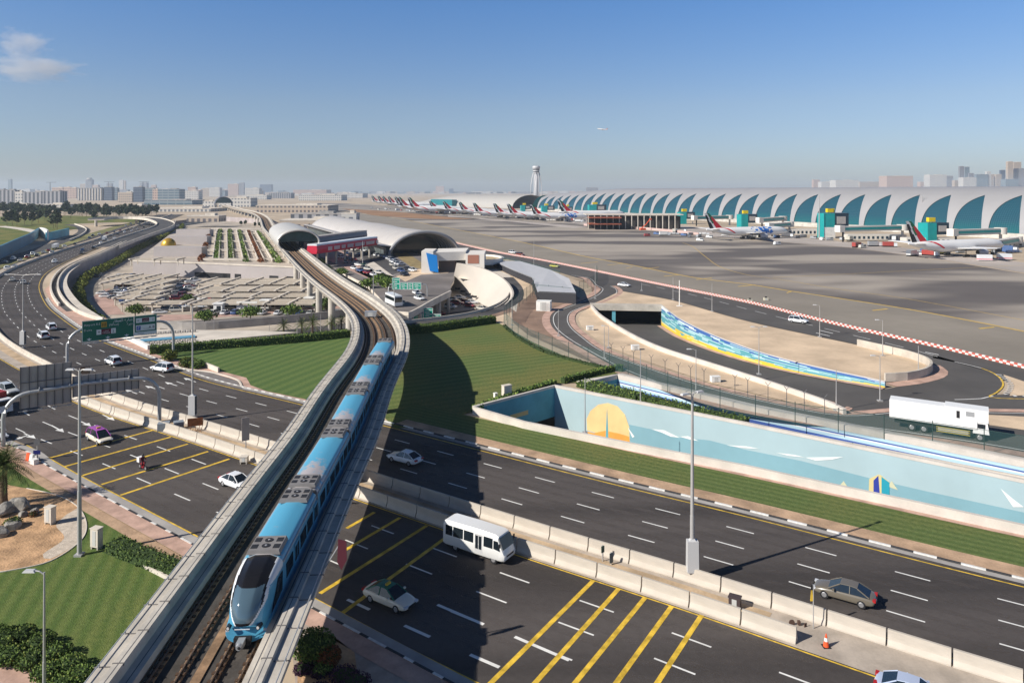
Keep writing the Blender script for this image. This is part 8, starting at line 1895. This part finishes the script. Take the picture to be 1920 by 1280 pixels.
Rs = [(1525, 1537, 337, 'pink', 'tiny pink block above the terminal roof'), (1540, 1565, 341, 'white', 'low white building above the terminal roof'), (1567, 1610, 338, 'white', 'long low grey building above the terminal roof'), (1612, 1650, 341, 'beige', 'low ochre building above the terminal roof'), (1652, 1664, 336, 'beige', 'beige building left of the wide pink block'), (1663, 1712, 330, 'pink', 'wide pink and grey apartment block above the terminal'), (1726, 1745, 341, 'pink', 'small pink block right of the wide apartment block'), (1743, 1775, 328, 'white', 'white block with grey top in the right skyline'), (1772, 1787, 330, 'grey', 'grey block beside the white block'), (1790, 1804, 338, 'beige', 'low beige tower in the right skyline'), (1800, 1808, 312, 'grey', 'slender grey tower with round top in the right skyline'), (1809, 1818, 313, 'teal', 'pale twin of the slender tower'), (1806, 1831, 333, 'white', 'wide pale apartment tower below the slender towers'), (1831, 1853, 327, 'teal', 'bluish white tower block in the right skyline'), (1850, 1858, 322, 'white', 'white stepped tower in the right skyline'), (1856, 1867, 327, 'beige', 'beige tower, left of a pair at right'), (1868, 1878, 327, 'beige', 'beige tower, right of a pair at right'), (1877, 1885, 319, 'blue', 'dark slim tower in the right skyline'), (1890, 1900, 303, 'beige', 'tallest golden beige tower, left twin'), (1901, 1915, 304, 'beige', 'tallest golden beige tower, right twin'), (1906, 1925, 316, 'grey', 'grey tower cut by the right edge'), (1886, 1910, 336, 'teal', 'low bluish block at the right edge'), (1818, 1826, 325, 'grey', 'thin grey tower between wider ones')]
for u0, u1, vt, t_, l in Rs: building(u0, u1, vt, 362, t_, l, Y=6600+rnd.uniform(-500, 900), group='buildings of the right-hand skyline')
building(817, 832, 349, 363, 'pink', 'orange-pink cube building on the horizon', group='buildings on the central horizon'); building(842, 850, 354, 363, 'blue', 'small dark block right of the orange-pink cube', group='buildings on the central horizon'); building(1100, 1122, 352, 362, 'grey', 'grey hall above the left roof of the terminal', Y=6000, group='buildings on the central horizon')
# cranes
for u, vt, l in ((94, 342, 'tower crane above the grey offices'), (203, 341, 'tower crane above the dark blue block'), (268, 341, 'tower crane in the middle of the left skyline')):
    p = AT(u, 366, 4200); p.z = 0; root = empty('tower_crane', p, 0, l, 'crane', 'tower cranes'); H_ = AT(u, vt, 4200).z; m = MB(); m.box((0, 0, H_/2), (3, 3, H_)); m.build('mast', DSTEEL, parent=root); m = MB(); m.box((6, 0, H_), (60, 2, 2.5)); m.build('jib', DSTEEL, parent=root)
# low-rise filler
fills = []
for i in range(95):
    u = -20+i*10.9+rnd.uniform(-5, 5); vb = rnd.choice((364, 365, 366.5, 368, 371)) if u < 640 else rnd.choice((362.5, 363.5)); hgt = rnd.uniform(4, 12) if u < 540 else rnd.uniform(2.0, 4.5)
    fills.append((u, u+rnd.uniform(9, 26), vb-hgt, vb, rnd.choice(('beige', 'white', 'grey', 'pink', 'white', 'beige', 'teal'))))
for i, (u0, u1, vt, vb, t_) in enumerate(sorted(fills)): building(u0, u1, vt, vb, t_, '%s low-rise block on the horizon, %s from the left edge' % ({'teal': 'bluish'}.get(t_, t_), nth(i+1)), group='low-rise blocks on the horizon')
fr_ = []
for i in range(36): u = 1020+i*15+rnd.uniform(-6, 6); fr_.append((u, u+rnd.uniform(10, 24), 362-rnd.uniform(2, 4.5), 362.5, rnd.choice(('beige', 'white', 'pink'))))
for i, (u0, u1, vt, vb, t_) in enumerate(sorted(fr_)):
    if u0 < 1240: building(u0, u1, vt, vb, t_, '%s low block behind the terminal roof, %s from the control tower' % (t_, nth(i+1)), group='low-rise blocks on the horizon')
# mid-distance halls
Ms = [(0, 60, 385, 395, 'white', 'long white low-rise row behind the left trees, left part'), (62, 122, 384, 394, 'white', 'long grey low-rise row behind the left trees, right part'), (245, 268, 386, 400, 'pink', 'pinkish cube building beside the elevated road'), (270, 360, 376, 384, 'teal', 'long low teal-banded hall behind the trees'), (266, 395, 392, 397, 'white', 'very long thin elevated walkway deck in the distance'), (380, 402, 378, 388, 'white', 'white hall below the far station'), (455, 500, 366, 374, 'white', 'white cargo shed, leftmost of the airport sheds'), (505, 545, 362, 372, 'grey', 'grey cargo shed with flat roof'), (550, 612, 356, 366, 'pink', 'wide maroon-roofed hangar on the horizon'), (560, 640, 366, 376, 'white', 'wide white hangar in front of the maroon-roofed one'), (600, 680, 363, 371, 'white', 'white hall at the end of the far taxiway'), (480, 615, 386, 398, 'beige', 'large beige cargo terminal behind the stations'), (545, 640, 402, 413, 'grey', 'grey maintenance hall with rooftop plant'), (350, 410, 406, 416, 'beige', 'long beige shed beside the car park'), (524, 640, 414, 428, 'beige', 'pale long building between station and terminal vault'), (640, 668, 402, 432, 'white', 'white block at the rear of the terminal vault')]
for u0, u1, vt, vb, t_, l in Ms: building(u0, u1, vt, vb, t_, l, group='halls and sheds in the middle distance')
# ------------------------------------------------------------------ trees of the golf course
tg = None; tt_ = []
for i in range(150):
    u = rnd.uniform(-30, 300); v = 398+abs(rnd.gauss(0, 6)) if u < 180 else 396+rnd.uniform(0, 14)
    if u < 140 and v > 420: v = 412
    tt_.append((u, v))
tt_ = sorted(tt_); zones = {}
TGT = []
for i, (u, v) in enumerate(tt_):
    zn = 'at the far left' if u < 60 else ('behind the pale golf course road' if u < 120 else ('left of the flyover' if u < 200 else 'behind the flyover')); zones[zn] = zones.get(zn, 0)+1
    lab = 'dark golf course tree %s, %s from left' % (zn, nth(zones[zn])); p = G(u, v)
    if len(TGT) < 3:
        TGT.append(tree_proto(p, lab, (5.0, 4.2, 3.4)[len(TGT)], (11, 13, 10)[len(TGT)], (260, 240, 200)[len(TGT)], LEAFD, 'trees of the golf course', 6, 1.5))
    else: s = rnd.uniform(.8, 1.35); dup(rnd.choice(TGT), p, rnd.random()*6, lab, scale=(s, s, s))
for i, (u, v) in enumerate(((13, 424), (23, 423), (32, 424), (46, 421), (60, 422), (100, 428), (107, 430), (104, 427), (72, 418), (88, 416))): s = rnd.uniform(.9, 1.2); dup(TGT[1], G(u, v), rnd.random()*6, 'lone tree standing on the golf green, %s from left' % nth(i+1), scale=(s, s, s), group='lone trees on the golf green')
for i, (u, v) in enumerate(((452, 424), (460, 423), (478, 427), (487, 427), (580, 431), (592, 431), (600, 431), (610, 430))): dup(TGT[2], G(u, v), rnd.random()*6, 'small dark tree before the pale long building, %s from left' % nth(i+1), scale=(.5, .5, .5), group='small trees near the stations')
# ------------------------------------------------------------------ clouds (upper left)
cm = bpy.data.materials.new('cloud_vapour'); cm.use_nodes = True; nt = cm.node_tree; nt.nodes.remove(nt.nodes['Principled BSDF']); N = nt.nodes.new; L = nt.links.new
pv = N('ShaderNodeVolumePrincipled'); tc = N('ShaderNodeTexCoord'); nz = N('ShaderNodeTexNoise'); nz.inputs['Scale'].default_value = 2.4; nz.inputs['Detail'].default_value = 5; L(tc.outputs['Object'], nz.inputs['Vector'])
ln = N('ShaderNodeVectorMath'); ln.operation = 'LENGTH'; L(tc.outputs['Object'], ln.inputs[0]); su = N('ShaderNodeMath'); su.operation = 'SUBTRACT'; L(nz.outputs[0], su.inputs[0]); ml = N('ShaderNodeMath'); ml.operation = 'MULTIPLY'; ml.inputs[1].default_value = .52; L(ln.outputs['Value'], ml.inputs[0]); L(ml.outputs[0], su.inputs[1])
mr = N('ShaderNodeMapRange'); mr.inputs[1].default_value = .10; mr.inputs[2].default_value = .30; mr.inputs[4].default_value = .0011; L(su.outputs[0], mr.inputs[0]); L(mr.outputs[0], pv.inputs['Density']); pv.inputs['Color'].default_value = (.98, .97, .97, 1); pv.inputs['Emission Strength'].default_value = 0
L(pv.outputs[0], [n for n in nt.nodes if n.type == 'OUTPUT_MATERIAL'][0].inputs['Volume'])
for u, v, su_, sv_, l in ((40, 82, 62, 34, 'puffy pale cloud in the upper left corner'), (60, 128, 105, 30, 'flat wispy cloud just below the puffy one')):
    Y = 14500; k = Y/FPX; bm = bmesh.new(); bmesh.ops.create_icosphere(bm, subdivisions=3, radius=1); me = bpy.data.meshes.new('cloud'); bm.to_mesh(me); bm.free(); me.materials.append(cm); o = bpy.data.objects.new('cloud', me); sc.collection.objects.link(o); o.location = AT(u, v, Y); o.scale = (su_*k, su_*k*.8, sv_*k); tag(o, l, 'cloud', kind='stuff')
# ------------------------------------------------------------------ haze
hz = bpy.data.materials.new('haze_air'); hz.use_nodes = True; nt = hz.node_tree
nt.nodes.remove(nt.nodes['Principled BSDF']); pv = nt.nodes.new('ShaderNodeVolumePrincipled')
pv.inputs['Color'].default_value = (.70, .84, 1.0, 1); pv.inputs['Density'].default_value = HAZE_D; pv.inputs['Anisotropy'].default_value = 0.2
nt.links.new(pv.outputs[0], [n for n in nt.nodes if n.type == 'OUTPUT_MATERIAL'][0].inputs['Volume'])
m = MB(); m.box((0, 4400, 65), (16400, 9500, 152)); h = m.build('haze', hz, kind='stuff', label='thin pale haze in the air over the airport')
